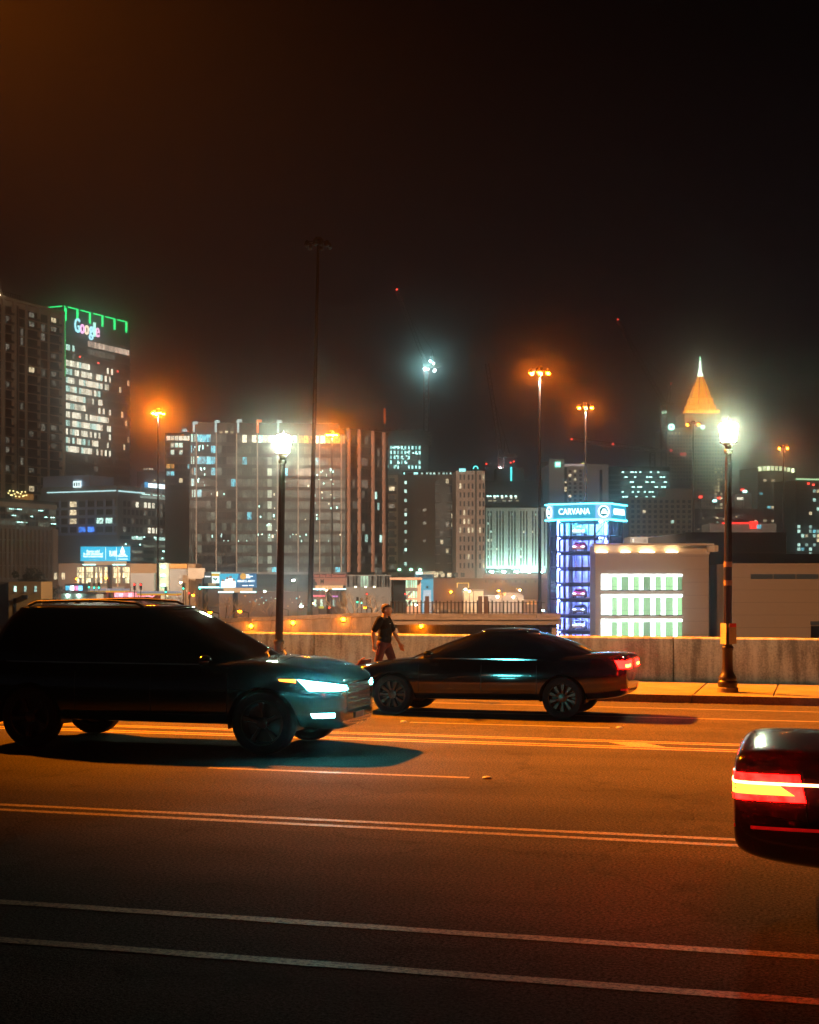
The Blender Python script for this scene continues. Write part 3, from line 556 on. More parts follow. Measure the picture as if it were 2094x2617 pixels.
class Bld:
    def __init__(s, name, label, pxL, pxR, Y, ang, ytop, depth, m, cat='building', group=None, zb=ZG, body=True):
        s.Y, s.a = Y, ang; s.X = (pxL-CX)/F*Y; c, n = math.cos(ang), math.sin(ang); q = (pxR-CX)/F
        s.W = (q*Y-s.X)/(c-q*n); s.zb = zb; s.H = HC-(ytop-HY)/F*Y-zb; s.D = depth
        s.o = thing(name, label, cat, (s.X, Y, zb), ang, group)
        if body: s.part('wall', (0, 0, 0), (s.W, depth, s.H), m)
    def part(s, nm, lo, hi, m): return box(nm, s.o, lo, hi, m)
    def u(s, px): q = (px-CX)/F; return (q*s.Y-s.X)/(math.cos(s.a)-q*math.sin(s.a))
    def ul(s, px):                                            # along the left face, going back
        q = (px-CX)/F; return (s.X-q*s.Y)/(math.sin(s.a)+q*math.cos(s.a))
    def z(s, py, u=0): return HC-(py-HY)/F*(s.Y+u*math.sin(s.a))-s.zb
    def zl(s, py, u=0): return HC-(py-HY)/F*(s.Y+u*math.cos(s.a))-s.zb
    def fb(s, nm, face, u0, u1, z0, z1, d0, d1, m):
        if face == 'f': lo, hi = (u0, -d1, z0), (u1, -d0, z1)
        elif face == 'l': lo, hi = (-d1, u0, z0), (-d0, u1, z1)
        else: lo, hi = (s.W+d0, u0, z0), (s.W+d1, u1, z1)
        return box(nm, s.o, lo, hi, m)
    def grid(s, face, us, zs, pick, dark, d=.06, nm='window'):
        for j, (z0, z1) in enumerate(zs):
            for i, (u0, u1) in enumerate(us): s.fb(nm, face, u0, u1, z0, z1, -.05, d, pick(i, j) or dark)
    def dots(s, face, pts, m, r=.25, d=.3, nm='ceiling_light'):
        for u, z in pts: s.fb(nm, face, u-r, u+r, z-r*.6, z+r*.6, d, d+.1, m)
def bays(u0, u1, n, gap=0):
    w = (u1-u0)/n; return [(u0+i*w+gap/2, u0+(i+1)*w-gap/2) for i in range(n)]
def floors(z0, z1, n, gap): h = (z1-z0)/n; return [(z0+i*h+gap/2, z0+(i+1)*h-gap/2) for i in range(n)]
def chance(p, mats):
    def f(i, j): return RN.choice(mats) if RN.random() < p else None
    return f
# ---- concrete apartment tower at the left edge
b = Bld('apartment_tower', 'tall concrete apartment tower with stacked balconies at the left edge', -26, 162, 560, GA, 757, 26, CONC)
NF = 27; zt = b.z(800, b.u(160))
colsb = [(10, 29, 'b'), (39, 47, 's'), (49, 63, 'w'), (67, 95, 'b'), (100, 121, 'w'), (124, 151, 'b'), (-18, 2, 'w')]
fz = floors(16, b.H-2.0, NF, 0)
for a, c, k in colsb:
    u0, u1 = b.u(a), b.u(c)
    if k == 's': b.fb('recess', 'f', u0, u1, 16, b.H-1, -.2, .04, MULL); continue
    for j, (z0, z1) in enumerate(fz):
        r = RN.random(); m = W_WARM if r < .06 else W_DIM if r < .30 else W_CYAN if r < .315 else DKG
        wu0, wu1 = (u0+.25*(u1-u0), u0+.72*(u1-u0)) if m is not DKG else (u0, u1)
        b.fb('window', 'f', u0, u1, z0+.35, z1-.05, -.2, .03, DKG if m is DKG or m is W_DIM else DGL2)
        if m is not DKG: b.fb('lit_window', 'f', wu0, wu1, z0+.5, z1-.35, .031, .05, m)
        if k == 'b':
            b.fb('balcony_slab', 'f', u0-.2, u1+.2, z0-.14, z0+.10, .03, 1.5, CONC); b.fb('balcony_rail', 'f', u0-.1, u1+.1, z0+.12, z0+1.05, 1.36, 1.44, MULL)
        else: b.fb('spandrel', 'f', u0-.1, u1+.1, z0-.15, z0+.33, .03, .16, CONC)
for a, c in ((2, 9), (30, 38), (63.5, 66.5), (95.5, 99.5), (121.5, 123.5), (152, 161.5)): b.fb('pier', 'f', b.u(a), b.u(c), 14, b.H+.3, .03, .9, CONC)
b.fb('glowing_fin', 'f', b.W-.75, b.W-.25, b.z(1303, b.W), b.z(1060, b.W), .905, 1.0, emit('corner_fin_glow', (1.0, .62, .30), .16))  # warm light on the corner fin put in as its own glow
b.fb('parapet', 'f', 0, b.W, b.H, b.H+1.2, -.4, .92, CONC)
ph = b.part('roof_block', (-4, 2, b.H), (b.u(11), 12, b.z(706, 6)), PALE)
b.fb('flood_lamp', 'f', b.u(2), b.u(5), b.H+1.3, b.H+1.8, -1.2, -.6, emit('roof_flood', (1.0, .72, .36), 60, True))
for i in range(8): b.part('roof_rail_post', (b.u(14+6*i), 1, b.H), (b.u(14+6*i)+.15, 1.15, b.H+3.4), MULL)
b.part('roof_rail', (b.u(13), .98, b.H+3.3), (b.u(62), 1.18, b.H+3.55), MULL); b.part('plant_screen', (b.u(13), 3, b.H), (b.u(62), 12, b.H+2.6), BRICK)
# ---- parking podium below it
b = Bld('parking_podium', 'dark glass and fin parking podium below the apartment tower', -50, 143, 470, GA, 1278, 40, BRICK)
zA, zB_, zC = b.z(1290), b.z(1345), b.z(1480)
b.fb('fascia', 'f', 0, b.W, zA, b.H, 0, .5, mat('podium_fascia', (.30, .25, .20), .85)); 
for j, (z0, z1) in enumerate(floors(zB_+.5, zA, 3, .7)):
    for i, (u0, u1) in enumerate(bays(b.u(0), b.W, 9, .2)): b.fb('opening', 'f', u0, u1, z0, z1, -.1, .05, RN.choice([W_GAR, DKG, DKG]))
    for i in range(5):
        uu = RN.uniform(b.u(2), b.W-2); b.fb('ceiling_light', 'f', uu, uu+RN.uniform(.8, 2.6), z1-.5, z1-.22, .06, .12, DOT_C if RN.random() < .55 else winlit('dim_tube', (.6, 1, .8), .5))
for i in range(12):
    u0 = b.u(0)+i*(b.W-b.u(0))/12; bm = bmesh.new(); add_bar(bm, (u0, -.5, zB_), (u0+RN.uniform(-1.2, 1.2), -.5, zA), .12, n=4); bm_obj('brace', bm, GREYP, b.o)
for i in range(14):
    u0 = b.u(0)+i*(b.W-b.u(0)-1)/13; b.fb('fin', 'f', u0, u0+.55, zC, zB_-.4, .06, .9, mat('podium_fin', (.20, .16, .12), .8))
for j in range(4): z0 = lerp(zC, zB_, j/4); b.fb('ledge', 'f', b.u(-4), b.W, z0, z0+.35, .06, .6, GREYP)
for i, (u0, u1) in enumerate(bays(b.u(0), b.W-1, 13, .7)): b.fb('window', 'f', u0, u1, zB_-6, zB_-3.6, 0, .05, winlit('green_gloom', (.5, .8, .3), .10) if i < 9 else DKG); b.fb('window', 'f', u0, u1, zB_-11, zB_-7.5, 0, .05, RN.choice([W_DIM, DKG, DKG]))
b.fb('end_pier', 'f', b.W-2.6, b.W, 0, zB_, .0, 1.0, mat('podium_end', (.36, .26, .18), .8))
SL_ = emit('string_bulb', (1.0, .80, .30), 4.0)
for i in range(16): uu = lerp(b.u(46), b.u(92), i/15); b.part('string_bulb', (uu, 4, b.z(1262)+.9*math.sin(i*1.9)+1.0), (uu+.35, 4.3, b.z(1262)+.9*math.sin(i*1.9)+1.35), SL_)
b.part('terrace_rail', (0, .1, b.H), (b.W, .25, b.H+1.1), MULL); b.part('terrace_hut', (b.u(93), 3, b.H), (b.u(104), 9, b.H+3.4), mat('hut_wood', (.5, .25, .08), .8, emis=(1, .45, .08), es=.12, sample=False))
# ---- glass office tower with the lit name
b = Bld('office_tower', 'glass office tower with green edge lighting and a lit rooftop name sign', 164, 332, 700, GA, 781, 44, DGL2)
zs = []; rows = [(857, 'p'), (878, 'd'), (918, 'w'), (940, 'w'), (962, 'w'), (984, 'w'), (1006, 'w'), (1028, 'w'), (1050, 'w'), (1072, 'w'), (1094, 'w'), (1116, 'w'), (1138, 'w'), (1160, 'x'), (1182, 'x'), (1204, 'x'), (897, 'x')]
NB = 30; us = bays(1.0, b.W-.6, NB, .28)
for k, (py, kind) in enumerate(rows):
    z1 = b.z(py); z0 = z1-2.75
    b.fb('slab_edge', 'f', 0, b.W, z0-1.15, z0-.05, .05, .32, DGL2)
    ph_ = RN.random()*6
    for i, (u0, u1) in enumerate(us):
        f = i/NB; m = DKG
        if kind == 'p': m = W_PEACH if f > .30 else DKG
        elif kind == 'd': m = W_DIM if .3 < f < .75 else (W_COOL if f < .2 and RN.random() < .3 else DKG)
        elif kind == 'w':
            if f < .45+.12*math.sin(k*2.1+ph_): m = RN.choice([W_WHITE, W_WHITE, W_WHITE, W_COOL, W_DIM])
            elif f < .72: m = W_WHITE if RN.random() < .42 else DKG
            else: m = W_WARM if RN.random() < .14 else DKG
        else: m = W_DIM if RN.random() < .06 else DKG
        b.fb('window', 'f', u0, u1, z0, z1, 0, .10, m)
b.fb('mullion_band', 'f', 0, .9, 0, b.H, .02, .4, DGL2)
for i, (u, z) in enumerate(((b.u(298), b.z(920)), (b.u(201), b.z(902)), (b.u(248), b.z(908)))): b.fb('beacon', 'f', u, u+.8, z-.6, z, .35, .7, DOT_R)
b.fb('sign_panel', 'f', .9, b.W, b.z(852), b.H, .02, .2, mat('sign_wall', (.03, .035, .045), .35, var=.1))
b.fb('edge_light', 'f', -.35, .05, b.z(962), b.H, .35, .6, NEON_G)
for i, px in enumerate((198, 230, 262, 293, 323)):
    u = b.u(px); b.fb('edge_light', 'f', b.u(px-25), b.u(px-2), b.H-.5, b.H, .2, .5, NEON_G); b.fb('edge_light', 'f', b.u(px-3.5), u, b.H-5.5, b.H-.1, .2, .6, NEON_G)
b.fb('edge_light', 'l', 1, 20, b.H-.35, b.H+.05, .1, .4, NEON_G); b.fb('edge_light', 'f', 0, 1.0, b.H-7, b.H-1, .42, .7, NEON_G)
# lettering
lets = [('G', (.10, .85, 1.0)), ('o', (1.0, .22, .75)), ('o', (1.0, .62, .30)), ('g', (.15, .80, 1.0)), ('l', (.20, 1.0, .70)), ('e', (1.0, .25, .62))]
ws = [.80, .64, .64, .64, .30, .60]; tot = sum(ws); uA, uB = b.u(188), b.u(252); acc = 0; zc = b.z(826)
sgn = link('name_sign', text_mesh('Google', .01), b.o); bpy.data.objects.remove(sgn)
for (ch, col), w in zip(lets, ws):
    uc = lerp(uA, uB, (acc+w/2)/tot); acc += w
    text('sign_letter', b.o, ch, 9.6, (uc, -.6, zc), emit('sign_letter_%s_%d' % (ch, int(acc*100)), [lerp(c, 1, .30) for c in col], 2.3), .25, width=(uB-uA)*w/tot*.92, bold=.06)
# ---- hospital offices
b = Bld('medical_offices', 'grey medical office block with white lit signs and a blue lit corner', 300, 483, 520, GA, 1240, 34, GREYP)
BLUP = mat('blue_lit_panel', (.30, .36, .52), .8, var=.08)  # blue light on this side put into the panel colour
for j, py in enumerate((1287, 1308, 1331, 1353)):
    z1, z0 = b.z(py-8), b.z(py+6)
    for i, (u0, u1) in enumerate(bays(3, b.W-2, 16, .9)):
        m = W_WHITE if (j == 0 and (i in (3, 5, 6, 7)) or RN.random() < .12) else (W_DIM if RN.random() < .25 else DKG); b.fb('window', 'f', u0, u1, z0, z1, 0, .06, m)
    for i, (u0, u1) in enumerate(bays(1.5, b.D-1, 8, .9)):
        m = W_WARM if RN.random() < .10 else (W_COOL if j == 2 and i < 2 else W_BLUE if j == 3 and 1 < i < 4 else DKG); b.fb('window', 'l', u0, u1, z0, z1, 0, .06, m)
    for i, (u0, u1) in enumerate(bays(1.5, b.D-1, 8, 0)): b.fb('pier', 'l', u0-.35, u0+.35, z0-1.1, z1+.5, .02, .45, BLUP)
    b.fb('spandrel', 'f', 0, b.W, z0-.95, z0-.1, .02, .4, GREYP); b.fb('spandrel', 'l', 0, b.D, z0-1.1, z0-.2, .47, .6, BLUP)
b.fb('led_strip', 'l', .5, b.D-3, b.zl(1255), b.zl(1252.5), .05, .3, emit('led_white', (.6, 1, 1), 1.6)); b.fb('led_strip', 'f', .5, 16, b.z(1256), b.z(1253), .05, .3, emit('led_white', (.6, 1, 1), 1.6))
b.fb('sign_band', 'f', b.u(358), b.W, b.z(1252), b.z(1231), .0, .5, mat('sign_band', (.34, .36, .36), .7)); b.part('penthouse', (-.05, 12, b.H), (14, 33, b.H+4), BLUP)
text('sign_lettering', b.o, 'NORTHSIDE MEDICAL', 2.1, ((b.u(376)+b.u(450))/2, -.62, b.z(1241, 20)-.1), SGN_W, .1, width=b.u(450)-b.u(376), bold=.03)
b.fb('sign_logo', 'f', b.u(366.5), b.u(374), b.z(1246, 18), b.z(1239, 18)+.9, .5, .66, emit('logo_blue', (.10, .45, .9), 1.2))
for i, (u0, u1) in enumerate(bays(b.u(360), b.W-.5, 5, .8)):
    b.fb('upper_window', 'f', u0, u1, b.z(1268, 20), b.z(1254, 20), 0, .08, W_DIM); b.fb('window_glow', 'f', u0, u1, b.z(1266, 20), b.z(1263.5, 20), .09, .14, W_COOL); b.fb('frame_pier', 'f', u1+.05, u1+.7, b.z(1272, 20), b.z(1252, 20), .02, .7, PALE)
b.fb('lit_sill', 'f', b.u(358), b.W, b.z(1275, 22), b.z(1270, 22), .1, 1.0, mat('lit_sill', (.7, .72, .66), .7, emis=(.8, 1, .85), es=.35, sample=False))
lg = b.fb('logo_box', 'l', b.ul(210), b.ul(190), b.zl(1243), b.zl(1226), .5, .7, emit('logo_white', (.75, 1, 1), 2.2))
for i in range(3): b.fb('logo_mark', 'l', b.ul(207-i*6), b.ul(204-i*6), b.zl(1239), b.zl(1230), .71, .75, MULL)
for j, (py, m) in enumerate(((1372, W_COOL), (1392, W_GAR), (1408, W_GAR), (1427, W_GAR))):
    for i, (u0, u1) in enumerate(bays(1, b.W-1, 6, .8)): b.fb('deck_opening', 'f', u0, u1, b.z(py+5), b.z(py-3), 0, .06, m if RN.random() < .7 else DKG)
    b.dots('f', [(RN.uniform(2, b.W-2), b.z(py-2)) for _ in range(4)], DOT_C, .35, .1)
    b.fb('deck_edge', 'f', 0, b.W, b.z(py+11), b.z(py+5.5), .03, .5, GREYP)
# ---- small parking deck in front
b = Bld('parking_deck', 'low grey parking deck with slotted openings left of the cyan billboard', 128, 228, 560, GA, 1318, 5, GREYP)
for j in range(5):
    py = 1334+j*19
    for i, (u0, u1) in enumerate(bays(.6, b.W-3.4, 2, .8)): b.fb('deck_opening', 'f', u0, u1, b.z(py+9), b.z(py), 0, .05, W_GAR); b.fb('ceiling_tube', 'f', u0+.5, u1-.6, b.z(py+2.5), b.z(py+1), .06, .1, winlit('dim_tube', (.6, 1, .8), .5))
    b.fb('deck_edge', 'f', .3, b.W-3, b.z(py+17), b.z(py+10), .02, .3, GREYP)
# ---- far dark block with a few lights
b = Bld('dark_far_block', 'dark far block with a short row of lit top windows', 350, 432, 760, 0, 1205, 30, BRICK)
for u0 in (367, 373, 381, 387): b.fb('lit_window', 'f', b.u(u0), b.u(u0+4), b.z(1200.5), b.z(1197), -1, .05, W_WHITE)
b.part('roof_plant', (b.u(364), 0, b.H), (b.u(394), 8, b.z(1195)), BRICK)
for i in range(22): px, py = RN.uniform(356, 428), RN.uniform(1215, 1270); b.fb('window', 'f', b.u(px), b.u(px+4), b.z(py+4), b.z(py), -1, .05, RN.choice([W_WARM, W_DIM, W_DIM]))
# ---- narrow glass block left of the big one
b = Bld('narrow_glass_block', 'narrow glass office block with lit upper floors left of the big glass building', 422, 492, 500, math.radians(3), 1106, 20, DGL2)
for j in range(8):
    py = 1114+j*18
    for i, (u0, u1) in enumerate(bays(.4, b.W-.4, 6, .25)):
        m = W_WHITE if j == 0 else W_COOL if (i < 4 and j in (1, 2) and RN.random() < .6) else W_AMB if (j == 4 and i < 2) else W_CYAN if RN.random() < .06 else W_WARM if RN.random() < .1 else DKG
        b.fb('window', 'f', u0, u1, b.z(py+11), b.z(py), 0, .06, m)
    b.fb('slab_edge', 'f', 0, b.W, b.z(py+16.5), b.z(py+12), .02, .4, DGL2)
b.part('roof_light_box', (b.u(465), -.2, b.z(1101)), (b.u(476), 3, b.z(1095.5)), emit('roof_block_white', (.85, 1, 1), .8))
# ---- the big glass building with pale fins
A2 = math.radians(7); b = Bld('big_glass_building', 'long glass office building with pale vertical fins across the centre left', 484, 884, 430, A2, 1106, 30, DGL2)
FL = [1110+28.3*i for i in range(13)]
pil = [502, 553, 605, 658, 709, 762, 817, 872]
edges = [b.u(486)]+[b.u(p) for p in pil]+[b.W]
for j, py in enumerate(FL):
    for i in range(len(edges)-1):
        a_, c_ = edges[i]+.25, edges[i+1]-.25
        nsub = 4
        for q, (u0, u1) in enumerate(bays(a_, c_, nsub, .10)):
            m = W_GAR if i >= 3 else (W_GAR if RN.random() < .25 else DKG)
            if j == 0 and i >= 3: m = RN.choice([W_COOL, W_WHITE, W_DIM])
            if j == 0 and i >= 6: m = W_AMB if RN.random() < .8 else W_WHITE
            if j < 6 and i in (0, 1) and RN.random() < .35: m = W_CYAN if i == 1 else W_COOL
            if i == 4 and q == 2 and j > 1: m = winlit('stair_core', (.95, 1.0, .72), .42, 1, .7, 1.2)
            if RN.random() < .02: m = W_CYAN
            b.fb('window', 'f', u0, u1, b.z(py+19), b.z(py), 0, .08, m)
    b.fb('spandrel', 'f', 0, b.W, b.z(py+27), b.z(py+19.5), .02, .22, MULL)
for i, px in enumerate(pil):
    b.fb('fin', 'f', b.u(px)-.16, b.u(px)+.16, b.z(1462), b.H, .05, .9, PILA)
CAPW = emit('fin_cap_white', (.75, 1, .97), .75)
for px, py, m in ((493, 1078, CAPW), (549, 1074, CAPW), (606, 1071, CAPW), (656, 1071, emit('fin_cap_orange', (1, .16, .02), 1.4)), (708, 1072, CAPW)):
    fc = b.fb('fin_head', 'f', b.u(px), b.u(px+5.5), b.H+.2, b.z(py), .3, 1.2, m); b.fb('fin_head', 'f', b.u(px+5.6), b.u(px+13), b.z(py+6), b.z(py), .3, 1.2, m)
b.part('upper_storey', (b.u(500), 5, b.H), (b.u(870), 24, b.z(1074)), DGL2)
for i in range(3): b.part('lit_window', (b.u(561+14*i), 4.8, b.z(1105)), (b.u(569+14*i), 5.02, b.z(1096)), winlit('top_room', (1, .85, .5), .5))
# sparkle of reflected street lights: small glowing marks put on the glass
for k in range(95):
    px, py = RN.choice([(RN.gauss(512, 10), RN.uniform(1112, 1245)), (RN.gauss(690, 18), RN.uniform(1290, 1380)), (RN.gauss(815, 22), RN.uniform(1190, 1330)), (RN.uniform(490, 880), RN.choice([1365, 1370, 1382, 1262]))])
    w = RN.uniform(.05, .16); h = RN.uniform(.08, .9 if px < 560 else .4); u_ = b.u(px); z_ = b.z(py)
    b.fb('reflected_spark', 'f', u_-w, u_+w, z_-h, z_+h, .081, .1, RN.choice([DOT_C, DOT_C, winlit('soft_spark', (.6, .95, .9), 1.2), DOT_W]))
b.fb('lobby_glass', 'f', 0, b.W, b.z(1500), b.z(1466), .02, .3, winlit('lobby', (.5, .6, .5), .05)); b.fb('base_ledge', 'f', 0, b.W, b.z(1468), b.z(1462), .3, 1.2, GREYP)
bx, by, bw = b.X, b.Y, b.W
# right hand wing of the same kind of glass
xr = bx+bw*math.cos(A2); yr = by+bw*math.sin(A2)
b2 = Bld('glass_wing', 'receding glass wing with salmon fins right of the centre building', 885, 992, yr+.6, math.radians(52), 1094, 20, DGL2)
e2 = [b2.u(p) for p in (886, 915, 950, 978, 990)]
for j, py in enumerate(FL):
    for i in range(4):
        for q, (u0, u1) in enumerate(bays(e2[i]+.3, e2[i+1]-.3, 4, .2)):
            m = W_DIM if RN.random() < .18 else W_COOL if RN.random() < .04 else DKG; b2.fb('window', 'f', u0, u1, b2.z(py+19), b2.z(py), 0, .08, m)
    b2.fb('spandrel', 'f', 0, b2.W, b2.z(py+27), b2.z(py+19.5), .02, .25, MULL)
for p in (888, 915, 950, 978): b2.fb('fin', 'f', b2.u(p)-.3, b2.u(p)+.3, b2.z(1462), b2.H, .05, 1.0, mat('salmon_fin', (.50, .27, .19), .8))
# ---- tower under construction
b = Bld('unfinished_tower', 'unfinished tower with dark netted top floors and cyan lit rooms below a crane', 925, 1100, 660, math.radians(6), 1098, 24, BRICK, body=False)
bm = bmesh.new(); n_ = 10; pts = [(0, 0)]+[(b.W-7+7*math.sin(a), 7-7*math.cos(a)) for a in [math.pi/2*i/n_ for i in range(n_+1)]]+[(b.W, 24), (0, 24)]; add_prism(bm, pts, 0, b.H); bm_obj('frame_core', bm, mat('raw_concrete', (.26, .23, .20), .9), b.o)
for j in range(5):
    bm = bmesh.new(); z0 = b.z(1137)+j*(b.H-b.z(1137))/5; pp = [(x+(1.1 if x > 1 else 0), y-(1.1 if y < 20 else 0)) for x, y in pts]; add_prism(bm, pp, z0, z0+.6); bm_obj('floor_slab', bm, GREYP, b.o)
for i in range(10): u = i*b.W/10; b.fb('column', 'f', u, u+.5, b.z(1137), b.H+.5, .02, .6, GREYP)
for j in range(5):
    py = 1139+j*12.5
    for i, (u0, u1) in enumerate(bays(1, b.W-4, 16, .9)):
        m = (winlit('bare_room', (.45, 1.0, .92), 1.3, 4, .3, 1.8) if RN.random() < .9-.12*j else W_DIM) if i > 4 else (W_COOL if RN.random() < .4 else DKG); b.fb('window', 'f', u0, u1, b.z(py+8), b.z(py), -.6, .06, m)
    b.fb('wall_band', 'f', 0, b.W-5, b.z(py+12), b.z(py+8.6), .02, .3, mat('greenish_panel', (.33, .36, .30), .8))
b.part('roof_stack', (b.u(983), 6, b.H), (b.u(990), 9, b.z(1080)), GREYP); b.part('lit_mast', (b.u(984), 6, b.z(1078)), (b.u(989), 7, b.z(1038)), emit('orange_lit_mast', (1, .13, .02), .55))
for k in range(20): b.dots('f', [(RN.uniform(14, b.W-6), b.z(RN.uniform(1140, 1195)))], DOT_C, .35, .12, 'work_light')
# ---- apartment block in the middle
b = Bld('mid_apartment_block', 'brown brick apartment block with a lit roof terrace right of the glass wing', 988, 1172, 500, math.radians(2), 1212, 24, BRICK)
uA = b.u(1017)
b.fb('render_bay', 'f', 0, uA, 9, b.H-.2, .02, .5, BEIGE)
for j in range(11):
    z1 = b.z(1222+j*22.3); z0 = b.z(1236+j*22.3); m = W_WARM if RN.random() < .12 else W_DIM if RN.random() < .2 else DKG
    b.fb('window', 'f', .9, uA-1.1, z0, z1, .3, .54, m); b.fb('balcony_rail', 'f', .5, uA-.5, z0-.5, z0+.5, .56, 1.6, MULL)
for j, py in enumerate((1232, 1254, 1278, 1302, 1314, 1335, 1358, 1381, 1404, 1440)):
    b.fb('stair_window', 'f', b.u(1034), b.u(1040), b.z(py+5), b.z(py-3), .0, .06, W_COOL if RN.random() < .8 else W_DIM)
    if RN.random() < .3: b.fb('window', 'f', b.u(1081), b.u(1090), b.z(py+5), b.z(py-2), .0, .06, W_DIM)
b.fb('glazed_recess', 'f', b.u(1113), b.W, 8, b.H-2, .02, .12, DKG)
for j in range(11):
    z0 = b.z(1240+j*22.3); b.fb('balcony_slab', 'f', b.u(1113), b.u(1124), z0, z0+.35, .12, 1.2, GREYP); b.fb('balcony_slab', 'f', b.u(1143), b.W, z0, z0+.35, .12, 1.2, GREYP)
    for q in range(3): b.fb('window', 'f', b.u(1126+q*14), b.u(1133+q*14), z0+.7, z0+2.2, .1, .16, RN.choice([W_DIM, W_WARM, DKG, DKG, DKG, DKG]))
b.part('terrace_canopy', (b.u(1030), 1, b.z(1206)), (b.W, 12, b.z(1203)), MULL)
for i, px in enumerate((1032, 1058, 1063, 1077, 1090, 1099, 1108, 1120, 1132, 1141, 1150)): b.part('terrace_light', (b.u(px), .5, b.z(1216)), (b.u(px+RN.uniform(3, 6)), .7, b.z(1207)), emit('terrace_cyan', (.40, 1, .95), 2.6) if px < 1070 else W_COOL)
for px in (1021, 1051, 1074): b.dots('f', [(b.u(px), b.z(1456))], emit('green_wall_lamp', (.35, 1, .6), 9), .5, .3, 'wall_lamp')
b.fb('ground_floor_light', 'f', b.u(1063), b.u(1132), b.z(1468), b.z(1460), .02, .2, W_WARM); b.fb('ground_floor_light', 'f', b.u(1063), b.u(1080), b.z(1468), b.z(1461), .21, .3, emit('shop_white', (.7, 1, .95), 3))
b = Bld('pink_apartment_block', 'pinkish rendered apartment block with paired narrow windows and a cyan neon arch', 1166, 1240, 485, math.radians(3), 1203, 22, PINK)
for j in range(11):
    z1 = b.z(1213+j*22.6); z0 = b.z(1226+j*22.6)
    for px in (1175, 1185, 1196, 1206, 1225, 1234):
        m = W_WARM if RN.random() < .10 else DKG; b.fb('window', 'f', b.u(px), b.u(px+4.2), z0, z1, 0, .06, m)
        b.fb('window_sill', 'f', b.u(px-.6), b.u(px+4.8), z0-.25, z0-.02, .02, .25, PINK)
b.fb('groove', 'f', b.u(1214), b.u(1219), 8, b.H, .0, .05, BRICK)
bm = bmesh.new(); c = (b.u(1216), b.H+.6)
for i in range(10): a0, a1 = math.pi*i/10, math.pi*(i+1)/10; add_bar(bm, (c[0]+.75*math.cos(a0), -.3, c[1]+.9*math.sin(a0)), (c[0]+.75*math.cos(a1), -.3, c[1]+.9*math.sin(a1)), .16, n=6)
bm_obj('neon_arch', bm, NEON_C, b.o); b.fb('neon_sign', 'f', b.u(1174), b.u(1190), b.H-.2, b.H+.7, .1, .3, emit('cyan_sign', (.3, 1, 1), 2.5))
# ---- white finned parking building
b = Bld('finned_parking_building', 'white parking building with tall lit vertical fins left of the glass car tower', 1242, 1398, 520, math.radians(1), 1298, 24, mat('garage_dark', (.05, .06, .055), .8))
FINM = mat('white_fin', (.66, .72, .68), .6, var=.04)
b.fb('roof_band', 'f', 0, b.W, b.z(1306), b.H, .1, 1.0, FINM)
for i in range(21):
    u = i*(b.W-.6)/20; b.fb('fin', 'f', u, u+(1.1 if i % 4 == 2 else .55), b.z(1452), b.z(1306), .1, .9, FINM)
for k in range(46):
    px, py = RN.uniform(1244, 1392), RN.choice([1312, 1335, 1356, 1378, 1400, 1420]); b.fb('ceiling_light', 'f', b.u(px), b.u(px+RN.uniform(3, 8)), b.z(py+6), b.z(py), .02, .06, RN.choice([W_COOL, W_WHITE, W_COOL, W_DIM]))
for j in range(6): b.fb('deck_slab', 'f', 0, b.W, b.z(1327+j*22), b.z(1323+j*22), .01, .09, GREYP)
b.fb('base_opening', 'f', b.u(1330), b.u(1395), b.z(1463), b.z(1453), .02, .1, emit('base_light', (.6, 1, .85), 2.2)); b.fb('base_band', 'f', 0, b.W, b.z(1453), b.z(1446), .1, 1.0, FINM)
for i in range(5): u = i*b.W/5; b.fb('uplight', 'f', u+1, u+2.2, b.z(1463), b.z(1460), 5.0, 5.8, emit('fin_uplight', (.55, 1, .84), 230, True))
# ---- dark block behind, with small crane lights
b = Bld('dark_office_block', 'dark office block with one lit row above the white parking building', 1240, 1402, 620, math.radians(2), 1228, 24, mat('dark_block', (.060, .055, .055), .8))
for px in (1245, 1252, 1262, 1270, 1281, 1292, 1304, 1316): b.fb('window', 'f', b.u(px), b.u(px+6), b.z(1274), b.z(1266), 0, .06, W_WHITE if RN.random() < .7 else W_DIM); b.dots('f', [(b.u(px+2), b.z(1268))], DOT_C, .4, .1)
for px in (1248, 1260, 1284, 1300, 1318): b.fb('window', 'f', b.u(px), b.u(px+9), b.z(1281), b.z(1278.5), 0, .06, W_WARM)
b.part('plant_room', (b.u(1272), 4, b.H), (b.u(1342), 16, b.z(1194)), mat('plant_grey', (.11, .11, .12), .8)); b.part('neon_tube', (b.u(1305), -.3, b.z(1229)), (b.u(1309), 0, b.z(1193)), emit('cyan_tube', (.08, .9, .9), 2.6))
# ---- hotel with a square lit sign
b = Bld('hotel_slab', 'pale hotel slab with a square lit sign near its roof behind the glass car tower', 1403, 1556, 600, math.radians(2), 1186, 24, PALE)
b.fb('stair_tower', 'f', b.u(1403), b.u(1442), 0, b.z(1173), .02, 1.2, PALE)
b.fb('sign', 'f', b.u(1418), b.u(1432), b.z(1194), b.z(1181), 1.2, 1.5, emit('square_sign', (.25, 1, .72), 2.6)); text('sign_letter', b.o, 'M', 1.9, (b.u(1425), -1.6, b.z(1187.5)), emit('sign_white', (1, 1, 1), 3), .05, bold=.03)
text('roof_lettering', b.o, 'ARTMORE', 1.35, (b.u(1468), -.4, b.z(1188.5)), emit('peach_letters', (1, .75, .70), 1.0), .05, width=b.u(1493)-b.u(1443))
b.fb('dark_slot', 'f', b.u(1442), b.u(1450), 8, b.z(1194), .0, .06, DKG)
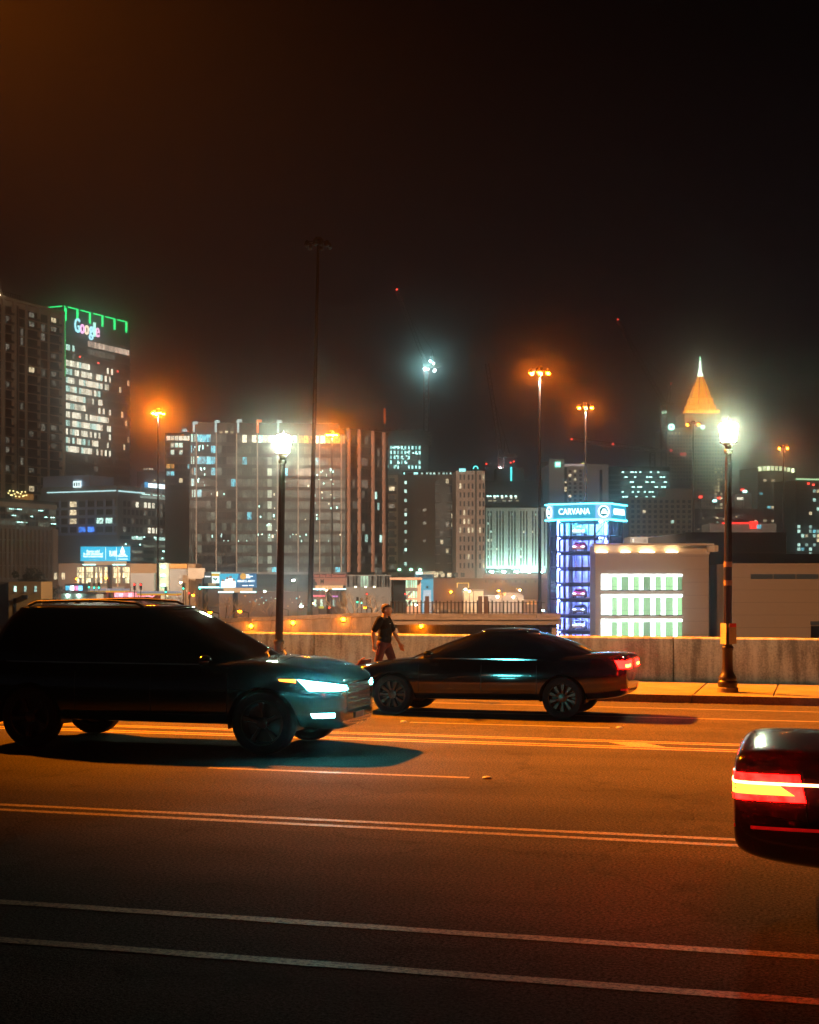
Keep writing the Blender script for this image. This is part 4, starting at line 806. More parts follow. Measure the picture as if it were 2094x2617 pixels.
for j in range(9):
    for px in (1454, 1467, 1481, 1494):
        m = W_WARM if RN.random() < .16 else DKG; b.fb('window', 'f', b.u(px), b.u(px+6.5), b.z(1207+j*10.6), b.z(1201+j*10.6), 0, .06, m)
    if j in (4, 6, 7): b.fb('window', 'f', b.u(1443), b.u(1449), b.z(1207+j*7), b.z(1202+j*7), .07, .1, W_WARM)
b.fb('dark_slot', 'f', b.u(1533), b.u(1540), 8, b.z(1200), 0, .06, DKG); b.part('roof_edge', (b.u(1500), -.3, b.z(1192)), (b.W, 4, b.z(1190)), PALE)
bm = bmesh.new(); add_lathe(bm, [(.9, 0), (.7, .7), (.1, 1.1)], 10); o = bm_obj('roof_beacon', bm, emit('yellow_beacon', (.9, .8, .2), 1.4), b.o); o.location = (b.u(1492), 1, b.H-.3)
b = Bld('hotel_annexe', 'dark narrow block left of the pale hotel with uneven lit rooms', 1378, 1402, 640, 0, 1180, 14, mat('dark_block', (.06, .055, .055), .8))
for k in range(22): px, py = RN.uniform(1379, 1396), RN.uniform(1200, 1285); b.fb('window', 'f', b.u(px), b.u(px+5), b.z(py+4), b.z(py), 0, .06, RN.choice([W_WHITE, W_DIM, W_COOL, DKG]))
# ---- garage tower with rows of cyan lights, flats in front of it
b = Bld('lit_garage_tower', 'garage tower with rows of cyan ceiling lights right of the pale hotel', 1548, 1712, 680, math.radians(2), 1192, 24, mat('dark_block', (.06, .055, .055), .8))
for j in range(7):
    z1 = b.z(1204+j*12.6)
    b.fb('deck_opening', 'f', b.u(1586), b.W, z1-1.5, z1, 0, .05, winlit('garage_teal', (.3, .6, .55), .10)); b.fb('deck_edge', 'f', 0, b.W, z1-2.2, z1-1.55, .02, .5, GREYP)
    for k in range(9): b.dots('f', [(b.u(RN.uniform(1588, 1708)), z1-.45)], DOT_C, .42, .08)
b = Bld('beige_flats', 'beige flats with a dense grid of small dark windows right of the glass car tower', 1608, 1776, 640, math.radians(3), 1270, 20, BEIGE)
for j in range(9):
    for i in range(11):
        px = 1614+i*14.5; m = W_COOL if RN.random() < .04 else W_WARM if RN.random() < .03 else DKG; b.fb('window', 'f', b.u(px), b.u(px+7.5), b.z(1285+j*13), b.z(1277.5+j*13), 0, .06, m)
    b.fb('ledge', 'f', 0, b.W, b.z(1289.5+j*13), b.z(1288+j*13), .02, .3, BEIGE)
b.part('rear_wing', (b.u(1705), 2, b.H), (b.W, 18, b.z(1247)), BEIGE)
b = Bld('low_link_block', 'low pale link block with small lit windows behind the lit cornice', 1612, 1752, 330, 0, 1372, 10, GREYP)
for i in range(4): b.fb('window', 'f', b.u(1617+i*30), b.u(1621+i*30), b.z(1386), b.z(1377), 0, .06, W_DIM if i else W_WHITE)
b.fb('pale_bay', 'f', b.u(1704), b.u(1750), 4, b.H, .02, .3, PALE)
# ---- tower with the orange lit pyramid
b = Bld('pyramid_tower', 'tall stone tower with an orange lit pyramid roof and white spire', 1706, 1858, 1150, math.radians(4), 1094, 40, mat('stone_tower', (.42, .36, .27), .85))
OR = mat('pyramid_copper', (.5, .3, .12), .7, emis=(1, .27, .0), es=.85, sample=False)  # orange light on the roof put in as streaky glow
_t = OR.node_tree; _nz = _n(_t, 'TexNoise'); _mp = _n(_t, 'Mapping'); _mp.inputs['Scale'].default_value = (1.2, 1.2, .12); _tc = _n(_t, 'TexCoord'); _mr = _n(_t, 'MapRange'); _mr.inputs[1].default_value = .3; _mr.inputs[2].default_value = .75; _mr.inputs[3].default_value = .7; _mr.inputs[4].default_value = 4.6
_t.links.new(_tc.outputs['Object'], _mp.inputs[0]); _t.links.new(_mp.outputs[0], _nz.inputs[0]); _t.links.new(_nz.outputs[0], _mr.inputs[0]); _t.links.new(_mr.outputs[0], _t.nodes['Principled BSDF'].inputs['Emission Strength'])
cx_, cy_ = b.u(1804), 16.; b.part('crown_block', (b.u(1752), 2, b.H), (b.u(1844), 30, b.z(1054)), mat('stone_tower', (.42, .36, .27), .85))
def pyr(nm, m, lv, n=8):
    bm = bmesh.new(); rg = []
    for hw, py in lv: rg.append([bm.verts.new((cx_+hw*math.cos(math.pi/n+2*math.pi*i/n), cy_+hw*math.sin(math.pi/n+2*math.pi*i/n), b.z(py))) for i in range(n)])
    for A, B in zip(rg, rg[1:]):
        for i in range(n): bm.faces.new((A[i], A[(i+1) % n], B[(i+1) % n], B[i]))
    bm.faces.new(rg[0][::-1]); bm.faces.new(rg[-1]); return bm_obj(nm, bm, m, b.o)
s_ = 1150/F
pyr('pyramid_roof', OR, [(44*s_, 1053), (44*s_, 1043), (41*s_, 1042), (39.5*s_, 1030), (35.5*s_, 1029), (32*s_, 1012), (28.5*s_, 1010), (19*s_, 981), (17*s_, 980), (8*s_, 955)])
pyr('lantern', emit('spire_white', (.8, 1, .75), 5), [(8.5*s_, 955), (7*s_, 950), (4*s_, 938), (3.2*s_, 930), (2.6*s_, 912)]); pyr('spire_tip', emit('spire_tip', (.35, 1, .55), 5), [(1.5*s_, 911), (2.2*s_, 906), (1*s_, 903)])
for i in range(8):
    a = math.pi/8+2*math.pi*i/8; bm = bmesh.new(); add_bar(bm, (cx_+36*s_*math.cos(a), cy_+36*s_*math.sin(a), b.z(1029)), (cx_+9*s_*math.cos(a), cy_+9*s_*math.sin(a), b.z(955)), .45, n=4); bm_obj('pyramid_rib', bm, mat('rib_stone', (.35, .2, .08), .8), b.o)
for i in range(10): u = lerp(b.u(1754), b.u(1838), i/9.5); b.part('crown_light', (u, 1.2, b.z(1053)), (u+2.2, 1.9, b.z(1046)), emit('crown_amber', (1, .45, .02), 4))
for px, r in ((1716, 8), (1796, 5)):
    bm = bmesh.new(); rr = r*s_; add_lathe(bm, [(rr, 0), (rr, .8)], 24); o = bm_obj('round_sign', bm, emit('round_sign', (.45, 1, .80), 7), b.o, loc=(b.u(px), -.2, b.z(1091)), rot=(math.pi/2, 0, 0))
    bm = bmesh.new(); add_lathe(bm, [(rr*.42, 0), (rr*.42, .3)], 6); bm_obj('sign_mark', bm, DKG, b.o, loc=(b.u(px), -1.0, b.z(1091)), rot=(math.pi/2, 0, 0))
for j in range(24):
    z1 = b.z(1112+j*9.2)
    for i, (u0, u1) in enumerate(bays(.8, b.W-.8, 20, .8)):
        px = 1706+152*i/20; m = (W_WARM if 1822 < px < 1850 and RN.random() < .6 and j > 8 else W_DIM if RN.random() < .10 else DKG); 
        if j > 12 and px < 1780: continue
        b.fb('window', 'f', u0, u1, z1-1.5, z1, 0, .06, m)
for k in range(5): b.fb('window', 'f', b.u(1708+k*9), b.u(1712+k*9), b.z(1110), b.z(1105), 0, .08, W_WARM)
b.fb('red_sign', 'f', b.u(1739), b.u(1754), b.z(1163), b.z(1157), .1, .5, NEON_R); b.dots('f', [(b.u(1716), b.z(1151))], DOT_R, .9, .3, 'beacon')
# ---- blocks at the right edge
b = Bld('crown_lit_tower', 'dark tower with a curved row of lit cells along its roof near the right edge', 1937, 2036, 820, math.radians(14), 1194, 22, mat('dark_tower', (.045, .040, .036), .7))
for i in range(9): u = lerp(.5, b.W-1.6, i/8.6); b.fb('crown_cell', 'f', u, u+1.6, b.H-1.6-1.2*((i-3.2)/5)**2, b.H+.8-1.2*((i-3.2)/5)**2, .02, .5, winlit('crown_cell', (.85, 1, .55), 1.4, 3, .5, 1.6))
for j in range(17):
    for i, (u0, u1) in enumerate(bays(.8, b.W-.8, 9, .6)):
        r = RN.random(); m = W_WARM if r < .20 else W_WHITE if r < .25 else W_CYAN if r < .27 else DKG; b.fb('window', 'f', u0, u1, b.z(1230+j*11.5), b.z(1224+j*11.5), 0, .06, m)
b = Bld('green_edge_tower', 'dark tower with a pale green roof line at the right edge', 2034, 2120, 760, math.radians(16), 1226, 22, mat('dark_tower', (.045, .040, .036), .7))
b.fb('roof_light', 'f', 0, b.W, b.H, b.H+.7, .1, .5, emit('pale_green_line', (.55, 1, .5), 1.7))
for j in range(15):
    for i, (u0, u1) in enumerate(bays(.8, b.W-.8, 8, .6)):
        r = RN.random(); m = W_COOL if r < .13 else W_WARM if r < .18 else W_CYAN if r < .21 else DKG; b.fb('window', 'f', u0, u1, b.z(1258+j*11.5), b.z(1250+j*11.5), 0, .06, m)
b.dots('f', [(b.u(2066), b.z(1235)), (b.u(2079), b.z(1238))], DOT_R, .7, .3, 'beacon')
b = Bld('low_far_offices', 'low far offices with scattered coloured lights between the towers', 1776, 1940, 700, 0, 1300, 20, mat('dark_block', (.06, .055, .055), .8))
for k in range(46): px, py = RN.uniform(1780, 1930), RN.uniform(1304, 1352); b.fb('window', 'f', b.u(px), b.u(px+RN.uniform(3, 7)), b.z(py+3.5), b.z(py), 0, .06, RN.choice([W_DIM, W_DIM, W_COOL, W_WARM, DKG]))
[b.part('antenna', (b.u(px)-.15, -.3, b.H-2), (b.u(px)+.15, -.05, b.z(py)), MULL) for px, py in ((1898, 1252), (1791, 1270), (1838, 1273), (1827, 1280), (1904, 1256))]; b.part('rooftop', (b.u(1880), 2, b.H), (b.u(1925), 10, b.z(1262)), GREYP); b.dots('f', [(b.u(1898), b.z(1252)), (b.u(1791), b.z(1270)), (b.u(1838), b.z(1273))], DOT_R, .8, .3, 'beacon'); b.dots('f', [(b.u(1827), b.z(1280)), (b.u(1904), b.z(1256))], DOT_C, 1.0, .3, 'sign_light'); b.fb('lit_sign', 'f', b.u(1884), b.u(1900), b.z(1277), b.z(1271), .02, .3, W_WHITE)
# ================================================================= glass car tower and its neighbours
YC = 190.0; SC = YC/F
def local(o, px, py, dY=0): p = P(px, py, YC+dY); return p-o.location
c0 = P(1499, 1471, YC+4.4); ROT = math.radians(-27)
ct = thing('car_tower', 'glass tower of parked cars with a glowing blue sign band', 'tower', (c0.x, c0.y, ZG), ROT)
HF, CH = 4.05, 1.45
def octo(h, c): return [(-h+c, -h), (h-c, -h), (h, -h+c), (h, h-c), (h-c, h), (-h+c, h), (-h, h-c), (-h, -h+c)]
def tz(py): return HC-(py-HY)*SC-ZG
STEEL = mat('dark_steel', (.03, .035, .06), .4, .4, var=0); CG = clearglass('tower_glass')
LEDB = emit('blue_led', (.22, .30, 1.0), 130, True); SIGN_B = emit('sign_cyan_panel', (.0, .42, .64), .95); SIGN_P = emit('sign_lilac_panel', (.30, .52, 1.0), 1.1); SIGN_L = emit('sign_edge_tube', (.08, .80, 1.0), 10, True); SIGN_T = emit('sign_white_letters', (.75, 1, 1), 3.2)
FLY = [1369, 1409.5, 1450, 1490.5, 1531, 1572, 1613]
zs_f = [tz(y) for y in FLY]+[tz(1654), tz(1694)]; zs_f = [z for z in zs_f if z > .3]
for z in zs_f: bm = bmesh.new(); add_prism(bm, octo(HF-.02, CH), z-.10, z+.06); bm_obj('floor_plate', bm, STEEL, ct)
ztop = tz(1327)
bm = bmesh.new(); add_prism(bm, octo(HF+.1, CH), ztop, ztop+.25); bm_obj('top_plate', bm, STEEL, ct)
oc = octo(HF, CH)
for i, (x, y) in enumerate(oc): bm = bmesh.new(); add_bar(bm, (x, y, 0), (x, y, ztop), .11, n=8); bm_obj('corner_column', bm, STEEL, ct)
lv = [0.1]+sorted(zs_f)+[ztop]
for i in range(8):
    a, c = Vector((*oc[i], 0)), Vector((*oc[(i+1) % 8], 0)); L = (c-a).length; d = (c-a).normalized(); nn_ = Vector((d.y, -d.x, 0)); rz = math.atan2(d.y, d.x); ns = 3 if L > 4 else 1
    vis = nn_.dot(Vector((math.sin(-ROT)*0, -1, 0))) > -.6
    for k in range(ns):
        p0, p1 = a+(c-a)*(k/ns), a+(c-a)*((k+1)/ns); mid = (p0+p1)/2
        if k: bm = bmesh.new(); add_bar(bm, (p0.x, p0.y, 0), (p0.x, p0.y, ztop), .035, n=6); bm_obj('mullion', bm, STEEL, ct)
        for z0, z1 in zip(lv, lv[1:]):
            if z1-z0 < .3: continue
            o = link('glass_pane', unit_box(CG), ct, (mid.x, mid.y, (z0+z1)/2), (0, 0, rz), (L/ns-.1, .03, z1-z0-.2))
    for z in lv[1:-1]: bm = bmesh.new(); add_bar(bm, a+Vector((0, 0, z)), c+Vector((0, 0, z)), .05, n=6); bm_obj('transom', bm, STEEL, ct)
# lift shaft and inner frames
SHAFT = mat('white_shaft_panel', (.72, .72, .78), .6, var=.05)
for x in (-2.9, -1.9, 1.9, 2.9):
    for y in (1.2, 3.0): bm = bmesh.new(); add_box(bm, (x-.12, y-.12, 0), (x+.12, y+.12, ztop)); bm_obj('lift_column', bm, SHAFT, ct)
for i, (x, w) in enumerate(((-2.3, .8), (-1.4, .7), (-.5, .7), (.4, .6), (1.2, .8), (2.1, .7))): box('shaft_panel', ct, (x-w/2, 3.5, .1), (x+w/2, 3.6, ztop-.2), SHAFT)
for x, w in ((-3.0, .34), (-2.25, .34), (2.35, .4), (3.1, .3)): box('shaft_panel', ct, (x-w/2, -1.15, .1), (x+w/2, -1.05, ztop-.2), SHAFT)
for i, (y, w) in enumerate(((-1.6, .8), (-.4, .8), (.9, .8), (2.0, .7))): box('shaft_panel', ct, (2.75, y-w*.3+.4, .1), (2.83, y+w*.3+.4, ztop-.2), SHAFT)
for j, (z0, z1) in enumerate(zip(lv, lv[1:])):
    if z1-z0 < 1: continue
    box('light_tube', ct, (-3.1, -2.4, z1-.30), (3.1, -2.28, z1-.22), LEDB); box('light_tube', ct, (-2.6, 2.3, z1-.30), (2.6, 2.42, z1-.22), LEDB); box('light_tube', ct, (3.35, -2.0, z0+.2), (3.43, -1.94, z1-.4), LEDB); box('light_tube', ct, (-3.43, -1.7, z0+.2), (-3.35, -1.64, z1-.4), LEDB)  # upright side tubes added to brighten the dark ends
    for y in (-2.62, 2.1): box('added_shade', ct, (-2.7, y, z1-.46), (2.7, y+.05, z1-.10), STEEL)  # dark strips added to keep the tubes out of direct view
    if j > 5: bm = bmesh.new(); add_bar(bm, (2.3, -3.2, z0), (3.6, -1.6, z1), .05, n=6); bm_obj('brace', bm, STEEL, ct)
# sign band
zb0, zb1 = tz(1326), tz(1289); HS, CS = HF+.42, CH+.05; so = octo(HS, CS)
bm = bmesh.new(); add_prism(bm, octo(HS-.06, CS), zb0, zb1); band = bm_obj('sign_band', bm, SIGN_P, ct)
for z in (zb0-.16, zb1):
    bm = bmesh.new(); add_prism(bm, octo(HS+.16, CS), z, z+.16); bm_obj('sign_edge_tube', bm, SIGN_L, ct)
def face_frame(i): a, c = Vector((*so[i], 0)), Vector((*so[(i+1) % 8], 0)); d = (c-a).normalized(); return (a+c)/2, d, Vector((d.y, -d.x, 0)), (c-a).length, math.atan2(d.y, d.x)
zc = (zb0+zb1)/2
for i in (0, 2, 4, 6):
    m_, d, nv, L, rz = face_frame(i); p = m_+nv*.0
    o = link('sign_panel', unit_box(SIGN_B), ct, (p.x, p.y, zc), (0, 0, rz), (L-.15, .06, zb1-zb0-.12)); q = m_+nv*.08
    text('sign_lettering', ct, 'C\u039bRV\u039bN\u039b' if False else 'CARVANA', 1.12, (q.x, q.y, zc), SIGN_T, .05, rz, width=L*.72, bold=.004)
for i in (1, 3, 5, 7):
    m_, d, nv, L, rz = face_frame(i); q = m_+nv*.05
    bm = bmesh.new(); n_ = 28
    for k in range(n_): a0, a1 = 2*math.pi*k/n_, 2*math.pi*(k+1)/n_; add_bar(bm, (.72*math.cos(a0), 0, .72*math.sin(a0)), (.72*math.cos(a1), 0, .72*math.sin(a1)), .09, n=5)
    bm_obj('round_emblem', bm, SIGN_T, ct, loc=(q.x, q.y, zc), rot=(0, 0, rz))
    bm = bmesh.new(); add_lathe(bm, [(.60, 0), (.60, .05)], 24); bm_obj('emblem_disc', bm, emit('emblem_teal', (0, .35, .36), .6), ct, loc=(q.x, q.y, zc), rot=(math.pi/2, 0, rz))
    bm = bmesh.new(); pts = [(-.40, -.28), (.40, -.28), (.42, .02), (.24, .10), (.20, .32), (-.20, .32), (-.24, .10), (-.42, .02)]
    q2 = q+nv*.1; add_prism(bm, pts, 0, .06); bm_obj('emblem_car', bm, SIGN_T, ct, loc=(q2.x, q2.y, zc), rot=(math.pi/2, 0, rz))
# ---- simple car for the tower and for distant traffic
CARM = {}
def small_car(label, loc, rz, col, lights, group, hl=6.0, name='parked_car', s=1.0):
    t = thing(name, label, 'car', loc, rz, group)
    if 'body' not in CARM:
        bm = bmesh.new(); pr = [(-2.2, .35), (-2.25, .8), (-2.0, .98), (-1.55, 1.0), (-.95, 1.38), (.25, 1.42), (1.0, 1.0), (1.9, .85), (2.2, .65), (2.22, .32)]
        rg = []
        for y, k in ((-.9, .0), (-.86, .0), (-.62, 1), (.62, 1), (.86, 0), (.9, 0)):
            rg.append([bm.verts.new((x*(.985 if abs(y) > .88 else 1), y if z < 1.05 else y*.80, min(z, .99) if not k and abs(y) > .88 else z)) for x, z in pr])
        n_ = len(pr)
        for A, B in zip(rg, rg[1:]):
            for i in range(n_): bm.faces.new((A[i], A[(i+1) % n_], B[(i+1) % n_], B[i]))
        bm.faces.new(rg[0]); bm.faces.new(rg[-1][::-1]); o = bm_obj('body', bm, None, None, True, 35); CARM['body'] = o.data; bpy.data.objects.remove(o)
        bm = bmesh.new(); add_lathe(bm, [(.2, -.1), (.31, -.11), (.33, -.08), (.33, .08), (.31, .11), (.2, .1)], 18); o = bm_obj('wheel', bm, TYRE, None, True, 40); CARM['wheel'] = o.data; bpy.data.objects.remove(o)
        bm = bmesh.new(); v = bmesh.ops.create_icosphere(bm, subdivisions=2, radius=1)['verts']; o = bm_obj('lamp', bm, None, None, True); CARM['lamp'] = o.data; bpy.data.objects.remove(o)
    def with_mat(k, m):
        kk = k+m.name
        if kk not in CARM: CARM[kk] = CARM[k].copy(); CARM[kk].materials.clear(); CARM[kk].materials.append(m)
        return CARM[kk]
    link('body', with_mat('body', col), t, scale=(s, s, s))
    for x in (-1.35, 1.35):
        for y in (-.82, .82): link('wheel', CARM['wheel'], t, (x*s, y*s, .33*s), (math.pi/2, 0, 0), (s, s, s))
    gl = with_mat('lamp', GLASS)
    for k, (nm, x0, x1, z0, z1) in enumerate((('windscreen', .32, .92, 1.36, 1.06), ('rear_window', -1.0, -1.5, 1.34, 1.05))):
        bm = bmesh.new(); ex = .02 if not k else -.02; bm.faces.new([bm.verts.new(v) for v in ((x0+ex, -.6, z0), (x0+ex, .6, z0), (x1+ex, .7, z1), (x1+ex, -.7, z1))]); bm_obj(nm, bm, GLASS, t, scale=(s, s, s))
    for y in (-.64, .64):
        if 'h' in lights: link('headlamp', with_mat('lamp', lights['h']), t, (2.16*s, y*s, .70*s), (0, 0, 0), (.07*s, lights.get('w', .2)*s, .10*s))
        if 't' in lights: link('tail_lamp', with_mat('lamp', lights['t']), t, (-2.2*s, y*s, .80*s), (0, 0, 0), (.05*s, .2*s, .08*s))
    return t
HLW = emit('tower_car_headlamp', (.85, .92, 1.0), 9); RED_C = mat('bright_red_paint', (.62, .01, .06), .25, var=0); WHT_C = mat('white_car_paint', (.75, .76, .8), .25, var=0); BLK_C = mat('grey_car_paint', (.09, .10, .13), .25, var=0); TLR = emit('far_tail_lamp', (1, .03, .02), 6)
inv = Matrix.Rotation(ROT, 4, 'Z')
for k, (fi, colr, lab) in enumerate(((0, WHT_C, 'white car on the top floor of the glass tower'), (1, RED_C, 'red car on the second floor from the top of the glass tower'), (4, RED_C, 'red car halfway down the glass tower above two pale cars'), (5, BLK_C, 'dark grey car with lit lamps below the lower red car in the glass tower'), (6, WHT_C, 'white car lowest in view in the glass tower'))):
    z = zs_f[fi]+.07; p = inv @ Vector((-.5, -1.0, 0))
    small_car(lab, (c0.x+p.x, c0.y+p.y, ZG+z), ROT-math.pi/2+math.radians(14), colr, {'h': HLW, 'w': .30}, 'cars parked in the glass tower', s=.86)
# ---- showroom with lit cornice
b = Bld('showroom', 'tan showroom with three bands of green and white lit windows and a lit cornice', 1522, 1812, 181, math.radians(.5), 1412, 5.0, WARMW); b.part('rear_hall', (b.u(1640), 5.02, 0), (b.W, 34, b.H), WARMW)
LW = winlit('showroom_white', (.86, 1.0, .96), 2.4, .8, .8, 1.2); LG = winlit('showroom_green', (.42, .85, .36), .50, .8, .85, 1.15); GLN = mat('green_mullion', (.05, .30, .12), .5, var=0, emis=(.1, .6, .2), es=.18, sample=False)
for (ya, yb) in ((1467, 1510), (1519, 1574), (1582, 1640)):
    z0, z1 = b.z(yb), b.z(ya); ua, ub = b.u(1537), b.u(1744); xs = 0; W_ = ub-ua; seq = [(.05, 1), (.05, 1), (.04, 1), (.065, 0), (.055, 1), (.09, 0), (.065, 1), (.07, 0), (.055, 1), (.09, 0), (.065, 1), (.07, 0), (.06, 1), (.095, 0), (.055, 1), (.06, 0)]
    tot = sum(w for w, _ in seq); ac = 0
    b.fb('window_recess', 'f', ua, ub, z0, z1, -.3, .012, MULL)
    for w, kd in seq:
        u0, u1 = ua+W_*ac/tot, ua+W_*(ac+w)/tot; ac += w; zc_ = z1 if kd else z1-(z1-z0)*(.12 if w < .08 else .03)
        b.fb('lit_panel', 'f', u0, u1-.03, z0+.12, zc_, .013, .05, LW if kd else LG)
        if not kd:
            b.fb('mullion', 'f', u0-.03, u0+.02, z0, z1-.35, .051, .11, GLN); b.fb('lit_header', 'f', u0, u1-.03, zc_+.01, z1, .013, .05, LW)
    b.fb('mullion', 'f', ua, ub, z0+(z1-z0)*.25, z0+(z1-z0)*.25+.035, .051, .1, GLN)
    b.fb('sill', 'f', ua-.15, ub+.15, z0-.28, z0-.02, .0, .28, PALE); b.fb('ceiling_lights', 'f', ua, ub, z1-.34, z1-.02, .052, .09, winlit('header_glow', (.9, 1, .97), 2.8, 1.5, .7, 1.3))
CORN = mat('cornice_render', (.60, .50, .38), .8, var=.04)
zt0, zt1 = b.H, b.z(1394)
b.fb('cornice_recess', 'f', 0, b.W, zt0, zt1, -1.2, -.9, CORN); b.fb('cornice_cap', 'f', -.3, b.W+.5, zt1, b.z(1389), -1.2, .85, CORN); b.part('roof_slab', (0, 1.2, zt0), (b.W, 5.0, zt1), CORN); b.fb('cornice_base', 'f', -.1, b.W+.1, zt0-.22, zt0, -1.2, .10, CORN)
b.fb('cornice_return', 'r', 0, 5, zt0-.2, zt1, .0, .12, CORN)
bm = bmesh.new(); add_prism(bm, [(b.W-.05, -.10), (b.W+.5, -.85), (b.W+1.0, -.85), (b.W+1.0, 3), (b.W-.05, 3)], zt0+.1, zt1-.01); bm_obj('cornice_flare', bm, CORN, b.o)
for px0, px1 in ((1521, 1560), (1584, 1618), (1632, 1680), (1700, 1740)):
    b.fb('cornice_lamp', 'f', b.u(px0)+.3, b.u(px1)-.3, zt0+.02, zt0+.12, -.7, -.35, emit('cornice_lamp', (1.0, .72, .38), 34, True))
for i in range(7): b.fb('wall_joint', 'f', b.u(1745), b.W, 2+i*1.6, 2.03+i*1.6, .0, .012, BRICK)
b.fb('side_pier', 'r', .05, 6, 0, zt0, .02, .15, BLK)
b = Bld('warehouse', 'long tan warehouse with a high strip window at the right edge', 1872, 2160, 176, math.radians(.5), 1441, 30, WARMW)
for i, (u0, u1) in enumerate(bays(b.u(1918), b.u(2152), 4, .1)): b.fb('strip_window', 'f', u0, u1, b.z(1480), b.z(1467), -.1, .04, mat('blue_glass', (.08, .12, .17), .15, var=.1))
b.fb('doorway', 'f', b.u(2073), b.u(2140), 0, b.z(1600), -.2, .04, DKG); b.fb('door_canopy', 'f', b.u(2072), b.u(2142), b.z(1597), b.z(1588), .0, .3, mat('blue_glass', (.08, .12, .17), .15, var=.1))
b.fb('roof_trim', 'f', 0, b.W, b.H-.25, b.H+.05, .02, .2, WARMW)
for i in range(8): b.fb('wall_joint', 'f', 0, b.W, 1.5+i*1.5, 1.53+i*1.5, .0, .015, BRICK)
b = Bld('dark_roofed_hall', 'near black hall rising behind the tan warehouse', 1753, 2010, 230, math.radians(2), 1362, 30, BLK); b.part('roof_step', (b.W, 1, 0), (b.W+14, 28, b.z(1415)), BLK); b.part('roof_edge', (0, -.2, b.H-.5), (b.W, 0, b.H+.1), BLK)
b = Bld('red_neon_block', 'grey block with a red neon line behind the dark hall', 1815, 1985, 420, 0, 1338, 12, GREYP); b.fb('neon_line', 'f', b.u(1846), b.u(1920), b.z(1339), b.z(1335), .05, .4, NEON_R); bm = bmesh.new(); add_prism(bm, [(b.u(1917), -.4), (b.u(1937), -.4), (b.u(1937), 0), (b.u(1917), 0)], b.z(1351), b.z(1332)); bm_obj('neon_sign', bm, NEON_R, b.o); b.fb('small_sign', 'f', b.u(1934), b.u(1945), b.z(1351), b.z(1341), .42, .6, W_CYAN)
# ================================================================= masts, cranes
GALV = mat('galvanised_pole', (.020, .018, .018), .5, .3, var=.1, scale=4)
def high_mast(label, px, ytop, Y, I, lamps=6, lean=0, spot=0, aim=(0, 1, -.55), r0=.30, R_=1.25, X=None, ztop=None, lit=None, colr=(1.0, .17, .004)):
    x = (px-CX)/F*Y if X is None else X; zt = (HC-(ytop-HY)/F*Y if ztop is None else ztop)-ZG
    t = thing('high_mast', label, 'light mast', (x, Y, ZG), 0, 'high mast highway lights'); t.rotation_euler = (0, lean, 0)
    bm = bmesh.new(); add_lathe(bm, [(r0*1.5, 0), (r0*1.5, .25), (r0, .3), (r0*.78, zt*.4), (r0*.45, zt-.9), (r0*.45, zt)], 16); bm_obj('pole', bm, GALV, t, True, 30)
    bm = bmesh.new(); add_lathe(bm, [(.55, zt-.35), (.6, zt-.2), (.6, zt+.25), (.35, zt+.55)], 14); bm_obj('head_ring', bm, GALV, t, True, 30)
    hb = None
    for i in range(lamps):
        a = 2*math.pi*(i+.35)/lamps; c, s = math.cos(a), math.sin(a)
        bm = bmesh.new(); add_bar(bm, (.5*c, .5*s, zt), (R_*c, R_*s, zt-.12), .05, n=6); ar = bm_obj('arm', bm, GALV, t)
        bm = bmesh.new(); add_lathe(bm, [(.30, -.38), (.33, -.30), (.30, -.05), (.16, .16), (.08, .22)], 14, c=(R_*c, R_*s, zt-.15)); lh = bm_obj('lamp_head', bm, GALV, t, True, 40)
        bm = bmesh.new(); add_lathe(bm, [(.03, -.56), (.18, -.54), (.27, -.46), (.29, -.375)], 12, c=(R_*c, R_*s, zt-.15), cap=True)
        if I > 0: m = emit('mast_lamp_%d' % int(I), colr, I/(.30*lamps), True)
        else: m = mat('unlit_refractor', (.35, .32, .28), .25, var=0)
        bm_obj('refractor', bm, m, lh, True)
    if spot: lamp_spot('mast_spot', t, (0, 0, zt-1.2), aim, (1.0, .74, .52), spot*.75, 150, .4, .6)
    return t
high_mast('tall dark unlit light mast standing beyond the parapet left of centre', 790, 618, 170, 0, 6, lean=.0225, r0=.34, R_=1.35)
high_mast('lit orange light mast left of the glass building', 404, 1050, 310, 2600, 4, spot=560000, aim=(-.55, 1, -.25), R_=1.2)
high_mast('tall lit orange light mast left of the glass car tower', 1380, 945, 230, 620, 6, spot=650000, aim=(-.25, 1, -.45), R_=1.5)
high_mast('lit orange light mast behind the glass car tower', 1497, 1035, 290, 480, 6, spot=450000, aim=(.1, 1, -.4), R_=1.45)
high_mast('lit orange light mast against the top of the glass building', 850, 1106, 372, 2200, 6, lean=-.003, spot=170000, aim=(.25, 1, -.45), R_=1.3)
high_mast('far lit light mast in front of the pyramid tower', 1772, 1080, 420, 160, 4, spot=0, R_=2.2)
high_mast('far lit light mast above the towers at the right', 2003, 1141, 430, 400, 4, spot=0, R_=1.6)
MAST_X, MAST_Y, MAST_Z = -24.5, 50.0, 33.5
hm = high_mast('light mast beyond the left edge that lights the bridge', 0, 0, MAST_Y, 0, 6, X=MAST_X, ztop=MAST_Z, R_=1.3)
for o in hm.children:
    for g in o.children:
        if g.name.startswith('refractor'): g.data.materials.clear(); g.data.materials.append(emit('bridge_mast_lamp', SODIUM, 60, True))
aim = Vector((6.5, 25.5, 0))-Vector((MAST_X, MAST_Y, MAST_Z)); lamp_spot('mast_spot', hm, (0, 0, MAST_Z-1.4-ZG), aim, SODIUM, 1500000, 36.5, 1.0, 1.1); lamp_spot('mast_spot', hm, (.8, .8, MAST_Z-1.4-ZG), Vector((66, 132, -36)), (1.0, .46, .20), 520000, 52, .7, .8)  # second spot added to brighten the showroom and warehouse
